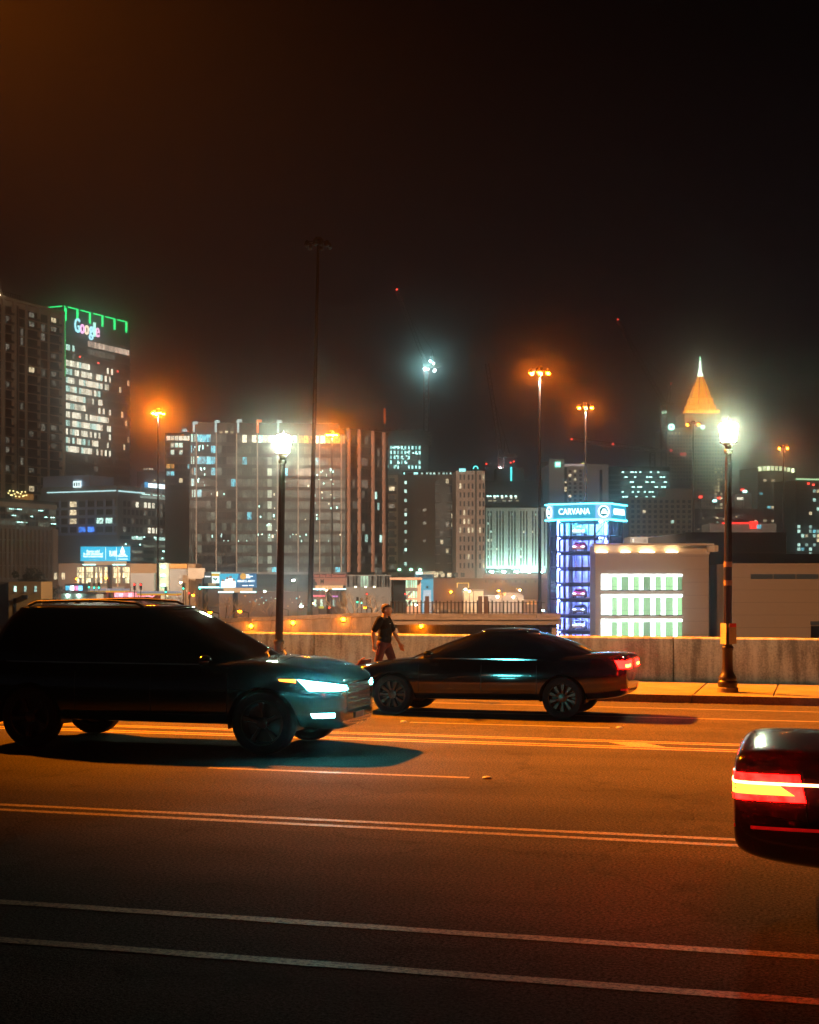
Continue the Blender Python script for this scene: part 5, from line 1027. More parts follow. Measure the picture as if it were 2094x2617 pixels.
YEL = mat('crane_paint', (.35, .10, .08), .6, var=0); CRD = mat('crane_dark', (.15, .13, .13), .7, var=0)
def lattice(bm, a, b, w, n, r):
    a, b = Vector(a), Vector(b); d = (b-a).normalized(); u = d.cross(Vector((0, 1, 0))).normalized(); v = d.cross(u); cs = [(u+v)*w/2, (u-v)*w/2, (-u-v)*w/2, (v-u)*w/2]
    for c in cs: add_bar(bm, a+c, b+c, r, n=4)
    for i in range(n):
        p, q = a.lerp(b, i/n), a.lerp(b, (i+1)/n)
        for k in range(4): add_bar(bm, p+cs[k], q+cs[(k+1) % 4], r*.6, n=3)
def crane(label, Y, base, top, tip, frame, m, lights, w=2.2, r=.22, red=False):
    x, z0 = P(*base, Y).x, ZG; t = thing('tower_crane', label, 'crane', (x, Y, z0), 0, 'tower cranes over the skyline')
    L = lambda px, py: P(px, py, Y)-Vector((x, Y, z0))
    bm = bmesh.new(); tp = L(*top); lattice(bm, (0, 0, 0), tp, w, max(6, int(tp.z/2.4)), r); bm_obj('mast', bm, CRD, t)
    if red: bm = bmesh.new(); lattice(bm, tp*.86, tp, w*1.05, 6, r*1.1); bm_obj('mast_top', bm, mat('crane_red_white', (.55, .22, .22), .6, var=0), t)
    bm = bmesh.new(); lattice(bm, tp+Vector((0, 0, 1.5)), L(*tip), w*.7, 22, r*.8); bm_obj('jib', bm, m, t)
    bm = bmesh.new(); add_bar(bm, tp+Vector((1, 0, 1)), L(*frame), r, n=5); add_bar(bm, tp+Vector((4, 0, 1)), L(*frame), r, n=5); add_bar(bm, L(*frame), L(*tip).lerp(tp, .25), r*.4, n=4); bm_obj('back_frame', bm, m, t)
    bm = bmesh.new(); add_box(bm, tp+Vector((-1.3, -1.3, .2)), tp+Vector((7, 1.3, 1.6))); bm_obj('machinery_deck', bm, CRD, t); bm = bmesh.new(); add_box(bm, tp+Vector((1.2, -2.4, .0)), tp+Vector((3.0, -1.3, 2.2))); bm_obj('cab', bm, m, t)
    for px, py, mm, rr in lights:
        q = L(px, py); bm = bmesh.new(); bmesh.ops.create_icosphere(bm, subdivisions=1, radius=rr); bm_obj('work_lamp', bm, mm, t, loc=q+Vector((0, -1.6, 0)))
    return t
CL = emit('crane_flood', (.45, 1, .92), 300, True); CL2 = emit('crane_flood_small', (.75, 1, .95), 14)
crane('tower crane with bright cyan floodlights above the unfinished tower', 690, (1089, 1471), (1090, 940), (1015, 741), (1106, 895), CRD, [(1087, 944, CL, .55), (1095, 945, CL2, .5), (1100, 924, CL, .4), (1108, 930, CL2, .7), (1111, 948, CL2, .9), (1015, 741, DOT_R, .45)], red=True)
crane('tower crane with a white work light above the dark office block', 660, (1280, 1471), (1281, 1170), (1245, 930), (1292, 1122), CRD, [(1279, 1198, emit('crane_work_white', (.9, 1, 1), 60, True), .6), (1243, 1186, DOT_R, .4), (1305, 1183, DOT_R, .4), (1313, 1180, DOT_R, .4)], red=True)
crane('far tower crane beside the pyramid tower', 1010, (1697, 1471), (1697, 1036), (1579, 817), (1714, 985), CRD, [(1693, 1055, emit('crane_green', (.5, 1, .6), 5), .7), (1701, 1054, emit('crane_green', (.5, 1, .6), 5), .7), (1715, 981, DOT_R, .55), (1579, 817, DOT_R, .55)], red=True, w=3.4, r=.34)
crane('far tower crane with a long level jib above the garage tower', 780, (1668, 1471), (1668, 1158), (1459, 1122), (1664, 1142), CRD, [(1461, 1123, DOT_R, .55), (1566, 1135, DOT_R, .55)], w=2.6, r=.26)
# ================================================================= overpass, street lamps, signs and trees in the middle distance
OVC = concrete_mat('overpass_concrete', (.26, .22, .18), .4)
YO = 118.0; SO = YO/F
def ox(px): return (px-CX)*SO
def oz(py): return HC-(py-HY)*SO
ov = thing('overpass', 'orange lit concrete overpass with a tall fence beyond the parapet', 'bridge', (0, YO, ZG))
def ob(nm, p0, p1, ya, yb, d0, d1, m=OVC): return box(nm, ov, (ox(p0), d0, oz(yb)-ZG), (ox(p1), d1, oz(ya)-ZG), m)
for k in range(7): ob('parapet_panel', 1000+62*k+.4, 1062+62*k-.4, 1568, 1581, 0, .35)
ob('ledge', 998, 1436, 1581, 1584.5, -.15, .5); ob('girder', 998, 1436, 1584.5, 1597, .05, 1.0); ob('deck', 998, 1436, 1581, 1590, 1.0, 12)
for px in (1010, 1300, 1420): ob('pier', px-6, px+6, 1597, 1768, .6, 2.0)
for k in range(9): ob('abutment_panel', 998+49*k+.4, 998+49*(k+1)-.4, 1597, 1768, 5.0, 5.6)
fe = thing('overpass_fence', 'dark picket fence on the overpass with thicker posts', 'fence', (0, YO+.18, oz(1570))); FEN = mat('fence_brown', (.035, .026, .02), .7, var=0)
for k in range(41): px = 1000+9.6*k; box('picket', fe, (ox(px)-.055, -.05, -.12), (ox(px)+.055, .05, 1.05+.06*math.sin(k*1.7)), FEN)
for px in (1228, 1243, 1092): box('brick_post', fe, (ox(px)-.16, -.16, -.1), (ox(px)+.16, .16, 1.45), mat('brown_brick', (.10, .06, .045), .9))
for z in (.1, .9): box('rail', fe, (ox(1000), .06, z), (ox(1394), .09, z+.05), FEN)
rw = thing('retaining_wall', 'orange lit sloping retaining wall beyond the parapet', 'wall', (0, YO, ZG))
for k in range(9):
    p0, p1 = 540+51.2*k, 540+51.2*(k+1); za, zb_ = oz(1594-2.1*k)-ZG, oz(1594-2.1*(k+1))-ZG
    bm = bmesh.new(); xa, xb = ox(p0)+.01, ox(p1)-.01; A = [bm.verts.new(v) for v in ((xa, 0, 0), (xb, 0, 0), (xb, 0, zb_), (xa, 0, za))]; B = [bm.verts.new(v) for v in ((xa, .6, 0), (xb, .6, 0), (xb, .6, zb_), (xa, .6, za))]
    for i in range(4): bm.faces.new((A[i], A[(i+1) % 4], B[(i+1) % 4], B[i]))
    bm.faces.new(A[::-1]); bm.faces.new(B); bm_obj('wall_panel', bm, OVC, rw)
    bm = bmesh.new(); add_bar(bm, (xa, .3, za+.06), (xb, .3, zb_+.06), .30, n=4); bm_obj('coping', bm, OVC, rw)
for px, py, lab in ((642, 1600, 'orange wall lamp low on the retaining wall, leftmost'), (749, 1592, 'orange wall lamp on the retaining wall right of the left lantern post'), (878, 1583, 'orange wall lamp on the retaining wall left of the walking person'), (1077, 1600, 'orange wall lamp under the overpass girder')):
    dy = 0 if py != 1600 or px < 700 else 5.0
    p = P(px, py, YO+dy-.25); t = thing('wall_lamp', lab, 'wall lamp', p, 0, 'orange lamps on the retaining wall'); box('back_plate', t, (-.14, .12, -.2), (.14, .25, .2), GALV)
    bm = bmesh.new(); add_lathe(bm, [(.02, -.14), (.12, -.10), (.15, 0), (.12, .1), (.02, .14)], 10); bm_obj('globe', bm, emit('wall_lamp_glow', SODIUM, 230, True), t, True)
def street_lamp(label, px, py, Y, colr, I, r=.22, grp='small street lamps', off=.9):
    p = P(px, py, Y); h = p.z-ZG; t = thing('street_lamp', label, 'street lamp', (p.x+off, Y, ZG), 0, grp)
    bm = bmesh.new(); add_lathe(bm, [(.2, 0), (.2, .2), (.09, .25), (.055, h-.1)], 8); add_bar(bm, (0, 0, h-.12), (-off, 0, h+.12), .045, n=6); bm_obj('pole', bm, GALV, t)
    bm = bmesh.new(); add_lathe(bm, [(r*.95, .02), (r*.9, .1), (r*.4, .2)], 10); bm_obj('cap', bm, GALV, t, loc=(-off, 0, h+.05))
    bm = bmesh.new(); add_lathe(bm, [(r*.3, -r*.8), (r*.8, -r*.45), (r, 0)], 10); bm_obj('globe', bm, emit('street_lamp_%d_%d' % (int(colr[2]*1000), int(I)), colr, I/(3.1*r*r*.8), True), t, True, loc=(-off, 0, h+.06))
SL = [(537, 1565, 150, 'low by the black SUV roof, left of the pair', SODIUM, 6), (613, 1563, 150, 'low by the black SUV roof, right of the pair', SODIUM, 8), (494, 1521, 240, 'in front of the bare tree left of the double billboard', SODIUM, 14), (462, 1489, 260, 'above a green traffic light left of the double billboard', (1, .6, .3), 12),
      (720, 1557, 200, 'just right of the left lantern post', (1, .42, .16), 10), (801, 1542, 230, 'just right of the tall dark mast', (1, .45, .12), 10), (835, 1508, 260, 'below the orange glowing billboard', (1, .6, .25), 10),
      (1275, 1510, 330, 'orange, in front of the pale sheds, with the strongest glow', SODIUM, 60), (1329, 1508, 330, 'amber, at the right end of the pale sheds', (1, .55, .15), 30), (1200, 1511, 330, 'amber, at the left shed corner', (1, .55, .15), 24), (933, 1553, 200, 'small, left of the walking person', SODIUM, 5), (1153, 1513, 330, 'orange, right of the blue wall', SODIUM, 34),
      (750, 1483, 300, 'very bright white, between the lantern and the dark mast', (.75, 1, .95), 90), (770, 1550, 180, 'pale green, on a light pole left of the dark mast', MINT, 12), (1020, 1510, 280, 'green white, left of the lit stair tower', MINT, 26), (1063, 1546, 250, 'green white, at the foot of the stair tower', MINT, 14),
      (1190, 1506, 335, 'green white, left shed corner', MINT, 16), (1245, 1531, 320, 'green white, lowest in front of the sheds', MINT, 22), (1272, 1525, 320, 'green white, middle one in front of the sheds', MINT, 20), (1312, 1526, 320, 'green white, right one in front of the sheds', MINT, 20), (677, 1512, 300, 'mint, left of the left lantern post', MINT, 10), (125, 1505, 300, 'mint, far left beside the dark tree', MINT, 12), (196, 1479, 300, 'orange, below the cyan billboard, left', SODIUM, 20), (271, 1478, 300, 'orange, below the cyan billboard, at its pole', SODIUM, 20), (1388, 1560, 230, 'small white, beside the foot of the glass tower', MINT, 3)]
for px, py, Y, lab, c, I in SL: street_lamp('street lamp '+lab, px, py, Y, c, I*(1.6 if c[2] > .2 else 3.0 if Y > 315 else 1.2))
# ---- billboards
def billboard(label, px0, px1, py0, py1, Y, face, pole_px, ang=0):
    p0 = P(px0, py1, Y); w = (px1-px0)/F*Y; h = (py1-py0)/F*Y; t = thing('billboard', label, 'billboard', (p0.x+w/2, Y, ZG), ang); z = p0.z-ZG
    box('panel_back', t, (-w/2, .05, z), (w/2, .5, z+h), BLK); box('glowing_face', t, (-w/2, 0, z), (w/2, .05, z+h), face)  # face given a glow in place of light from its lamps
    bm = bmesh.new(); x = P(pole_px, 0, Y).x-p0.x-w/2; add_bar(bm, (x, .9, 0), (x, .9, z+h*.5), .45, n=12); bm_obj('post', bm, GALV, t, True, 40)
    box('catwalk', t, (-w/2+.3, -1.3, z-.95), (w/2-.3, -.1, z-.85), GALV); box('skirt', t, (-w/2+.7, .0, z-.8), (w/2-.7, .1, z-.02), mat('billboard_skirt', (.7, .42, .22), .7, emis=(1, .55, .25), es=.22, sample=False))  # skirt also glows in place of lamplight
    for k in (-.3, .3): box('lamp_arm', t, (k*w-.05, -1.2, z-.8), (k*w+.05, 0, z-.72), GALV); box('panel_lamp', t, (k*w-1.3, -1.35, z-.85), (k*w+1.3, -1.05, z-.62), emit('billboard_lamp', (.5, 1, .95), 3.5))
    return t, w, h, z
BW = emit('billboard_white', (.9, 1, 1), 2.4); BC = emit('billboard_cyan', (.02, .50, .78), 1.35)
t, w, h, z = billboard('cyan billboard with white lettering above the lit shop windows', 206, 333, 1397, 1434, 300, BC, 278)
def bt(s, size, fx, fz, wd, m=BW, t_=None): text('lettering', t_ or t, s, size, ((fx-.5)*w, -.04, z+fz*h), m, .01, width=wd*w, bold=.012)
bt('Fancy ads?', .75, .255, .67, .26); bt('In this economy?', .75, .255, .49, .39); bt("Here's a discount instead.", .5, .255, .32, .40); bt('$100', .85, .655, .60, .155); bt('OFFER', .7, .655, .40, .155)
for fx in (.505, .722): box('divider', t, ((fx-.5)*w-.03, -.03, z+.1*h), ((fx-.5)*w+.03, -.005, z+.95*h), BW)
bm = bmesh.new(); add_prism(bm, [(.45*math.cos(a), .45*math.sin(a)) for a in [math.radians(-200+220*i/12) for i in range(13)]]+[(0, 1.15)], 0, .05); bm_obj('drop_mark', bm, BW, t, loc=((.845-.5)*w, -.02, z+.66*h), rot=(math.pi/2, 0, 0))
bt('Georgia', .5, .845, .47, .13); bt('Natural Gas', .5, .845, .35, .20); box('print_line', t, (.26*w, -.03, z+.12*h), (.45*w, -.005, z+.16*h), BW); box('print_line', t, (-.33*w, -.03, z+.10*h), (-.15*w, -.005, z+.13*h), emit('billboard_pale', (.5, .9, 1), .9))
t, w, h, z = billboard('blue billboard with white figures and lettering, right of the pair', 561, 656, 1466, 1502, 250, emit('billboard_skyblue', (.04, .45, .66), 1.3), 600)
bm = bmesh.new(); add_prism(bm, [(-.08*w, 0), (w/2, 0), (w/2, h), (.02*w, h)], 0, .03); bm_obj('blue_field', bm, emit('billboard_blue', (.02, .17, .36), 1.1), t, loc=(0, -.005, z), rot=(math.pi/2, 0, 0))
for fx, hh, r in ((-.40, .62, .30), (-.29, .82, .30), (-.20, .92, .32), (-.12, .66, .30)):   # plain figures
    box('figure', t, (fx*w-.55*r*2, -.06, z+.02*h), (fx*w+.55*r*2, -.036, z+hh*h*.72), BW)
    bm = bmesh.new(); add_lathe(bm, [(r*.8, 0), (r*.8, .02)], 12); bm_obj('figure_head', bm, mat('figure_skin', (.25, .16, .12), .8, emis=(.5, .3, .22), es=.3, sample=False), t, loc=(fx*w, -.036, z+hh*h*.80), rot=(math.pi/2, 0, 0))
bm = bmesh.new(); add_lathe(bm, [(.55, 0), (.55, .03)], 18); bm_obj('ball', bm, emit('billboard_ball', (1, .5, .06), .9), t, loc=(.14*w, -.036, z+.80*h), rot=(math.pi/2, 0, 0))
for fz, f0, f1, m in ((.88, .20, .30, BW), (.78, .20, .40, BW), (.68, .20, .33, BW), (.12, .12, .26, BW), (.13, .30, .42, BW)): box('print_line', t, (f0*w, -.06, z+fz*h), (f1*w, -.036, z+(fz+.06)*h), m)
text('lettering', t, 'FEBRUARY 25 - MARCH 1', .5, (.22*w, -.05, z+.46*h), BW, .01, width=.46*w, bold=.01)
t, w, h, z = billboard('dark billboard with a large white cup, left of the pair', 522, 562, 1462, 1490, 251.5, mat('billboard_slate', (.05, .06, .065), .7, emis=(.1, .12, .12), es=.35, sample=False), 523)
bm = bmesh.new(); add_prism(bm, [(.02*w, -.02*h), (.50*w, -.02*h), (.52*w, .93*h), (-.03*w, .93*h)], 0, .06); bm_obj('cup', bm, emit('cup_white', (.8, 1, .9), 1.7), t, loc=(0, -.005, z), rot=(math.pi/2, 0, 0)); box('cup_band', t, (-.02*w, -.09, z+.62*h), (.51*w, -.066, z+.86*h), emit('cup_yellow', (1, .62, .03), .9)); box('cup_lid', t, (-.05*w, -.12, z+.93*h), (.54*w, -.02, z+1.02*h), emit('cup_lid', (.6, .9, .8), .8)); box('print_line', t, (-.45*w, -.05, z+.54*h), (-.10*w, -.006, z+.63*h), BW)
for fx, fz in ((.08, .32), (.16, .22), (.24, .30)): box('cup_dot', t, (fx*w, -.09, z+fz*h), (fx*w+.25, -.066, z+fz*h+.3), mat('dot_teal', (.01, .2, .2), .6, var=0))
t, w, h, z = billboard('orange glowing billboard with a dark heading behind the thin mast', 797, 886, 1467, 1496, 290, emit('billboard_orange_glow', (.80, .30, .17), .55), 840)  # orange street light put into the glow of this face
box('heading_band', t, (-w/2-.1, -.04, z+.66*h), (w/2+.1, -.006, z+1.02*h), mat('heading_dark', (.06, .02, .02), .7, emis=(.25, .06, .05), es=.3, sample=False)); text('lettering', t, 'Next Stop BIG Settlement!', .8, (0, -.05, z+.84*h), emit('heading_letters', (1, .32, .20), .75), .01, width=.93*w, bold=.012, shear=.2)
text('lettering', t, 'M', 1.2, (-.20*w, -.04, z+.33*h), BLK, .01, width=.10*w, bold=.03); INKS = mat('ink_brown', (.10, .03, .02), .8, var=0)
for f0, f1, fz in ((-.10, .12, .42), (.16, .46, .42), (-.05, .10, .26), (.18, .42, .26)): box('print_line', t, (f0*w, -.03, z+fz*h), (f1*w, -.006, z+(fz+.07)*h), mat('ink_soft', (.3, .10, .06), .8, var=0, emis=(.6, .2, .12), es=.4, sample=False))
bm = bmesh.new(); add_prism(bm, [(-.5*w, 0), (-.34*w, 0), (-.36*w, .24*h), (-.40*w, .34*h), (-.40*w, .54*h), (-.46*w, .54*h), (-.47*w, .30*h), (-.5*w, .24*h)], 0, .03); bm_obj('figure', bm, BLK, t, loc=(0, -.005, z), rot=(math.pi/2, 0, 0))
# ---- low buildings
def lowb(name, label, px0, px1, py0, Y, m, depth=10, ang=0): return Bld(name, label, px0, px1, Y, ang, py0, depth, m)
b = lowb('lit_shop', 'brown shop block with tall brightly lit windows below the cyan billboard', 150, 402, 1440, 360, mat('shop_brown', (.13, .085, .055), .85))
for i, (u0, u1) in enumerate(bays(b.u(194), b.u(334), 6, .5)):
    for j, (z0, z1) in enumerate(floors(b.z(1491), b.z(1449), 3, .12)):
        for q, (v0, v1) in enumerate(bays(u0, u1, 3, .10)): b.fb('shop_pane', 'f', v0, v1, z0, z1, 0, .06, winlit('shop_gold', (1.0, .86, .48), 1.0, 2.2, .2, 1.9) if j or RN.random() < .55 else W_DIM)
for px in (138, 158): b.fb('shop_pane', 'f', b.u(px), b.u(px+8), b.z(1481), b.z(1464), 0, .06, W_WARM)
b.fb('column', 'f', b.u(300), b.u(303), 0, b.z(1446), .07, .6, mat('peach_column', (.6, .38, .22), .8)); b.fb('column', 'f', b.u(251), b.u(254), 0, b.z(1446), .07, .6, BRICK); b.fb('awning', 'f', b.u(235), b.u(320), b.z(1508), b.z(1499), .1, 1.4, GREYP)
b = lowb('tan_store', 'tan and grey stepped store building right of the cyan billboard', 333, 500, 1441, 345, mat('store_tan', (.20, .12, .06), .85)); b.fb('grey_wing', 'f', b.u(340), b.u(400), 0, b.z(1465), .02, 3, GREYP); b.fb('green_lit_bay', 'f', b.u(404), b.u(434), 0, b.z(1439), .02, 1.2, mat('pale_bay', (.40, .44, .36), .85)); b.fb('white_bay', 'f', b.u(435), b.u(480), 0, b.z(1454), .02, 1.0, GREYP); b.fb('brown_band', 'f', b.u(435), b.u(480), b.z(1453), b.z(1441), .02, 1.1, mat('band_brown', (.40, .20, .05), .8)); b.fb('end_block', 'f', b.u(470), b.u(486), 0, b.z(1470), 1.1, 2.0, mat('store_tan', (.20, .12, .06), .85))
for py in (1449, 1471, 1496): b.fb('wall_lamp', 'f', b.u(415), b.u(424), b.z(py+2.2), b.z(py-2.2), 1.2, 1.6, emit('green_wall_light', (.40, 1, .66), 16, True))
b.fb('sign_board', 'f', b.u(486), b.u(529), b.z(1479), b.z(1452), 3, 3.4, mat('pale_sign_board', (.36, .29, .22), .8))
b = lowb('orange_lit_house', 'small orange lit block with four narrow lit windows at the left edge', 22, 105, 1487, 250, mat('ochre_render', (.40, .24, .08), .85), 8)
for px in (36, 62, 88): b.fb('window', 'f', b.u(px), b.u(px+6), b.z(1512), b.z(1498), 0, .05, W_COOL); b.fb('sill', 'f', b.u(px-1), b.u(px+7), b.z(1513.5), b.z(1512.2), .02, .2, PALE)
b.part('side_wing', (-7, .4, 0), (-.02, 8, b.H+.0), BRICK); b.part('lit_window', (-3.0, .33, b.z(1511)), (-2.5, .42, b.z(1499)), W_COOL); b.fb('awning', 'f', b.u(58), b.u(72), b.z(1530), b.z(1521), .02, .8, BLK); b.fb('doorway', 'f', b.u(34), b.u(42), 0, b.z(1529), -.1, .04, BLK)
b = lowb('white_lit_shed', 'small white shed with two bright wall lamps below the cyan billboard', 156, 246, 1517, 250, mat('shed_white', (.6, .66, .6), .8), 6)
for px in (171, 199): b.fb('wall_lamp', 'f', b.u(px), b.u(px+5), b.z(1524), b.z(1520), .05, .3, emit('shed_lamp', (.65, 1, .85), 26, True))
b.fb('doorway', 'f', b.u(165), b.u(176), 0, b.z(1532), -.1, .04, BLK); b.fb('doorway', 'f', b.u(227), b.u(238), 0, b.z(1532), -.1, .04, BLK); bm = bmesh.new(); add_prism(bm, [(-.3, -.4), (b.W+.3, -.4), (b.W+.3, 6.4), (-.3, 6.4)], b.H, b.H+.3); bm_obj('roof', bm, BRICK, b.o)
gs = thing('fuel_station', 'fuel station with a white and yellow canopy and a pink lit shop front', 'fuel station', (P(320, 0, 285).x, 285, ZG)); 
def gx(px): return (px-320)/F*285
def gz(py): return HC-(py-HY)/F*285-ZG
CWH = emit('canopy_white', (.55, .58, .75), .45); CYE = emit('canopy_yellow', (1, .50, .01), .85); CRE = emit('canopy_red', (1, .08, .06), .8); PKL = winlit('pink_shop_light', (1, .30, .36), 1.6, 3, .5, 1.6)
for p0, p1, y0 in ((225, 271, 1505), (282, 317, 1505), (350, 452, 1512)):
    box('canopy_fascia', gs, (gx(p0), 0, gz(y0+5)), (gx(p1), 6, gz(y0)), CWH); box('canopy_stripe', gs, (gx(p0), -.1, gz(y0+9)), (gx(p1), 6, gz(y0+5.2)), CYE); box('canopy_line', gs, (gx(p0), -.1, gz(y0+10)), (gx(p1), 5.9, gz(y0+9.2)), CRE)
    for px in (p0+4, p1-4): box('canopy_column', gs, (gx(px)-.15, 2.8, 0), (gx(px)+.15, 3.1, gz(y0+10)), PALE)
for k in range(9): box('shop_front', gs, (gx(290+k*11.5), 1.0, gz(1526)), (gx(300.5+k*11.5), 1.2, gz(1515)), PKL)
box('shop_wall', gs, (gx(286), 1.25, 0), (gx(398), 6, gz(1513)), mat('shop_pinkish', (.4, .2, .2), .8)); box('price_pylon', gs, (gx(214), 0, 0), (gx(222), .6, gz(1495)), emit('pylon_red', (1, .04, .03), .9)); box('pylon_board', gs, (gx(205), 0, gz(1512)), (gx(213.5), .6, gz(1497)), PALE)
for k in range(3): box('canopy_light', gs, (gx(362+30*k), 1.5, gz(1524)), (gx(365+30*k), 1.8, gz(1522.3)), DOT_W)
b = lowb('video_screen_kiosk', 'dark kiosk with a bright blue and pink video screen at the left', 166, 212, 1492, 270, BLK, 4)
for k, (c, s_) in enumerate((((.1, .6, .9), 1.2), ((.8, .95, 1), 2.0), ((.9, .2, .45), 1.0), ((.15, .6, 1), 1.3))): b.fb('screen_part', 'f', b.u(168+k*11), b.u(178+k*11), b.z(1509), b.z(1497), .02, .1, winlit('screen_%d' % k, c, s_, 2, .4, 1.5))
b = lowb('stair_tower', 'pale stair tower with green lit glazing behind the walking person', 1006, 1076, 1476, 270, mat('salmon_render', (.62, .34, .22), .85), 8, 0)
b.fb('roof_fin', 'f', b.u(997), b.W+.2, b.z(1482), b.z(1476), .02, 1.2, mat('salmon_render', (.62, .34, .22), .85)); b.fb('dark_glass', 'f', 0, b.u(1037), 0, b.z(1482), .02, .08, DKG)
for j, (ya, yb) in enumerate(((1483, 1502), (1511, 1528), (1533, 1548))):
    for i, (u0, u1) in enumerate(bays(b.u(1037), b.u(1067), 5, .12)): b.fb('stair_glazing', 'f', u0, u1, b.z(yb), b.z(ya), .02, .07, winlit('stair_green', (.62, 1, .66), .85, 1.2, .6, 1.3))
    if j: bm = bmesh.new(); add_bar(bm, (b.u(1039), -.2, b.z(yb)), (b.u(1052), -.2, b.z(ya)), .22, n=4); bm_obj('stair_flight', bm, GREYP, b.o)
b.fb('stair_landing', 'f', b.u(1036), b.u(1068), b.z(1510.5), b.z(1503), .02, .3, BRICK)
for px in (1044, 1052, 1057): b.fb('red_lamp', 'f', b.u(px), b.u(px+2.4), b.z(1525), b.z(1522.5), .3, .4, emit('orange_red_lamp', (1, .16, .03), 5))
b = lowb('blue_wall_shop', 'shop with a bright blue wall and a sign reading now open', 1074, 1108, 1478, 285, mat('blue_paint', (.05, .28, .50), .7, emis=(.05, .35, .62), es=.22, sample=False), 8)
b.fb('sign_board', 'f', b.u(1060), b.u(1106), b.z(1478), b.z(1468), .02, .4, emit('sign_board_blue', (.10, .42, .55), .40)); text('lettering', b.o, 'NOW OPEN', .72, (b.u(1087), -.42, b.z(1473)), BLK, .02, width=b.u(1104)-b.u(1071), bold=.02)
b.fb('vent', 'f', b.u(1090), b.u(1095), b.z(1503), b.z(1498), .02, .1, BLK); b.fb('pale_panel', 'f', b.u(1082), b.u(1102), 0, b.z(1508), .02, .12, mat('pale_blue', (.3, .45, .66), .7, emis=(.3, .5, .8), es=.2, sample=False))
b = lowb('rust_long_block', 'long low rust brown block below the pink apartments', 1107, 1400, 1478, 400, mat('rust_brick', (.16, .085, .06), .9), 8); 
for i in range(5): b.fb('lit_window', 'f', b.u(1110+i*17), b.u(1120+i*17), b.z(1475), b.z(1464), -1, .05, W_WARM if i < 3 else W_DIM)
b.fb('terrace_frame', 'f', b.u(1168), b.u(1199), b.z(1491), b.z(1489.5), .1, .4, emit('amber_string', (1, .62, .10), 1.6)); b.fb('terrace_post', 'f', b.u(1168), b.u(1170), b.z(1502), b.z(1490), .1, .3, emit('amber_string', (1, .62, .10), 1.6)); b.fb('terrace_post', 'f', b.u(1197), b.u(1199), b.z(1502), b.z(1490), .1, .3, emit('amber_string', (1, .62, .10), 1.6)); b.part('roof_rail', (b.u(1235), 0, b.H), (b.W, .2, b.H+1.2), mat('rust_rail', (.4, .25, .2), .8))
for i in range(18): b.fb('window', 'f', b.u(1240+i*8.5), b.u(1244+i*8.5), b.z(1489), b.z(1483), 0, .05, W_DIM if i % 3 else DKG)
b = lowb('cream_shed', 'plain cream shed wall with lamps before it', 1186, 1236, 1510, 345, mat('cream_wall', (.72, .60, .44), .85), 8); b.part('roof', (-.2, -.2, b.H), (b.W+.2, 8.2, b.H+.3), GREYP)
b = lowb('grey_shed', 'low grey sheds with stepped roofs right of the cream shed', 1238, 1340, 1522, 345, mat('shed_grey', (.46, .40, .36), .85), 8); b.part('raised_bay', (b.u(1292), -.1, 0), (b.u(1332), 7, b.z(1516)), mat('shed_grey', (.46, .40, .36), .85)); b.part('chimney', (b.u(1284), 1, b.H), (b.u(1291), 2, b.z(1519)), BRICK)
b = lowb('amber_kiosk', 'small kiosk with an amber lit panel near the foot of the glass tower', 1340, 1374, 1534, 300, mat('kiosk_brown', (.2, .1, .05), .8), 5); b.fb('lit_panel', 'f', b.u(1355), b.u(1372), b.z(1545), b.z(1537.5), .02, .1, emit('amber_panel', (1, .36, .02), .9)); b.fb('lit_panel', 'f', b.u(1344), b.u(1353), b.z(1545), b.z(1539), .02, .1, W_AMB)
b = lowb('neon_diner', 'low diner with pink and cyan neon behind the dark mast', 800, 866, 1505, 310, mat('diner_dark', (.07, .05, .05), .8), 8)
b.fb('neon_line', 'f', b.u(801), b.u(831), b.z(1525), b.z(1521), .1, .4, emit('pink_neon', (1, .12, .25), 1.8)); b.fb('neon_line', 'f', b.u(838), b.u(864), b.z(1526), b.z(1522), .1, .4, emit('lilac_neon', (.7, .25, .8), 1.2))
for k in range(7): b.fb('sign_light', 'f', b.u(806+4.2*k), b.u(809+4.2*k), b.z(1508.5+k % 2), b.z(1505), .1, .4, emit('cyan_bulbs', (.3, .9, 1), 2.2)); b.fb('window', 'f', b.u(803+8*k), b.u(809+8*k), b.z(1550), b.z(1532), .02, .06, W_DIM if k % 2 else W_COOL)
b.fb('yellow_sign', 'f', b.u(814), b.u(828), b.z(1555), b.z(1549), .1, .4, emit('yellow_sign', (.8, .75, .05), .8))
b = lowb('parade_of_shops', 'dim parade of shops with scattered coloured lights under the glass building', 560, 800, 1512, 330, mat('shop_umber', (.12, .07, .045), .9), 6)
for k in range(34): px, py = RN.uniform(600, 795), RN.uniform(1519, 1548); b.fb('shop_light', 'f', b.u(px), b.u(px+RN.uniform(1.5, 5)), b.z(py+RN.uniform(1.5, 5)), b.z(py), .02, .1, RN.choice([W_COOL, W_WARM, W_AMB, W_DIM, W_DIM, W_CYAN]))
b = lowb('glass_lobby', 'glass fronted lobby lit green below the glass wing', 884, 1000, 1469, 360, GREYP, 8)
for i, (u0, u1) in enumerate(bays(.3, b.W-.3, 16, .15)): b.fb('window', 'f', u0, u1, b.z(1500), b.z(1472), 0, .05, winlit('lobby_green', (.7, 1, .7), .7, 1, .4, 1.4) if 4 < i < 8 else W_DIM if RN.random() < .4 else DKG)
for px in (909, 935, 957): b.dots('f', [(b.u(px), b.z(1500))], DOT_W, .3, .1, 'canopy_lamp')
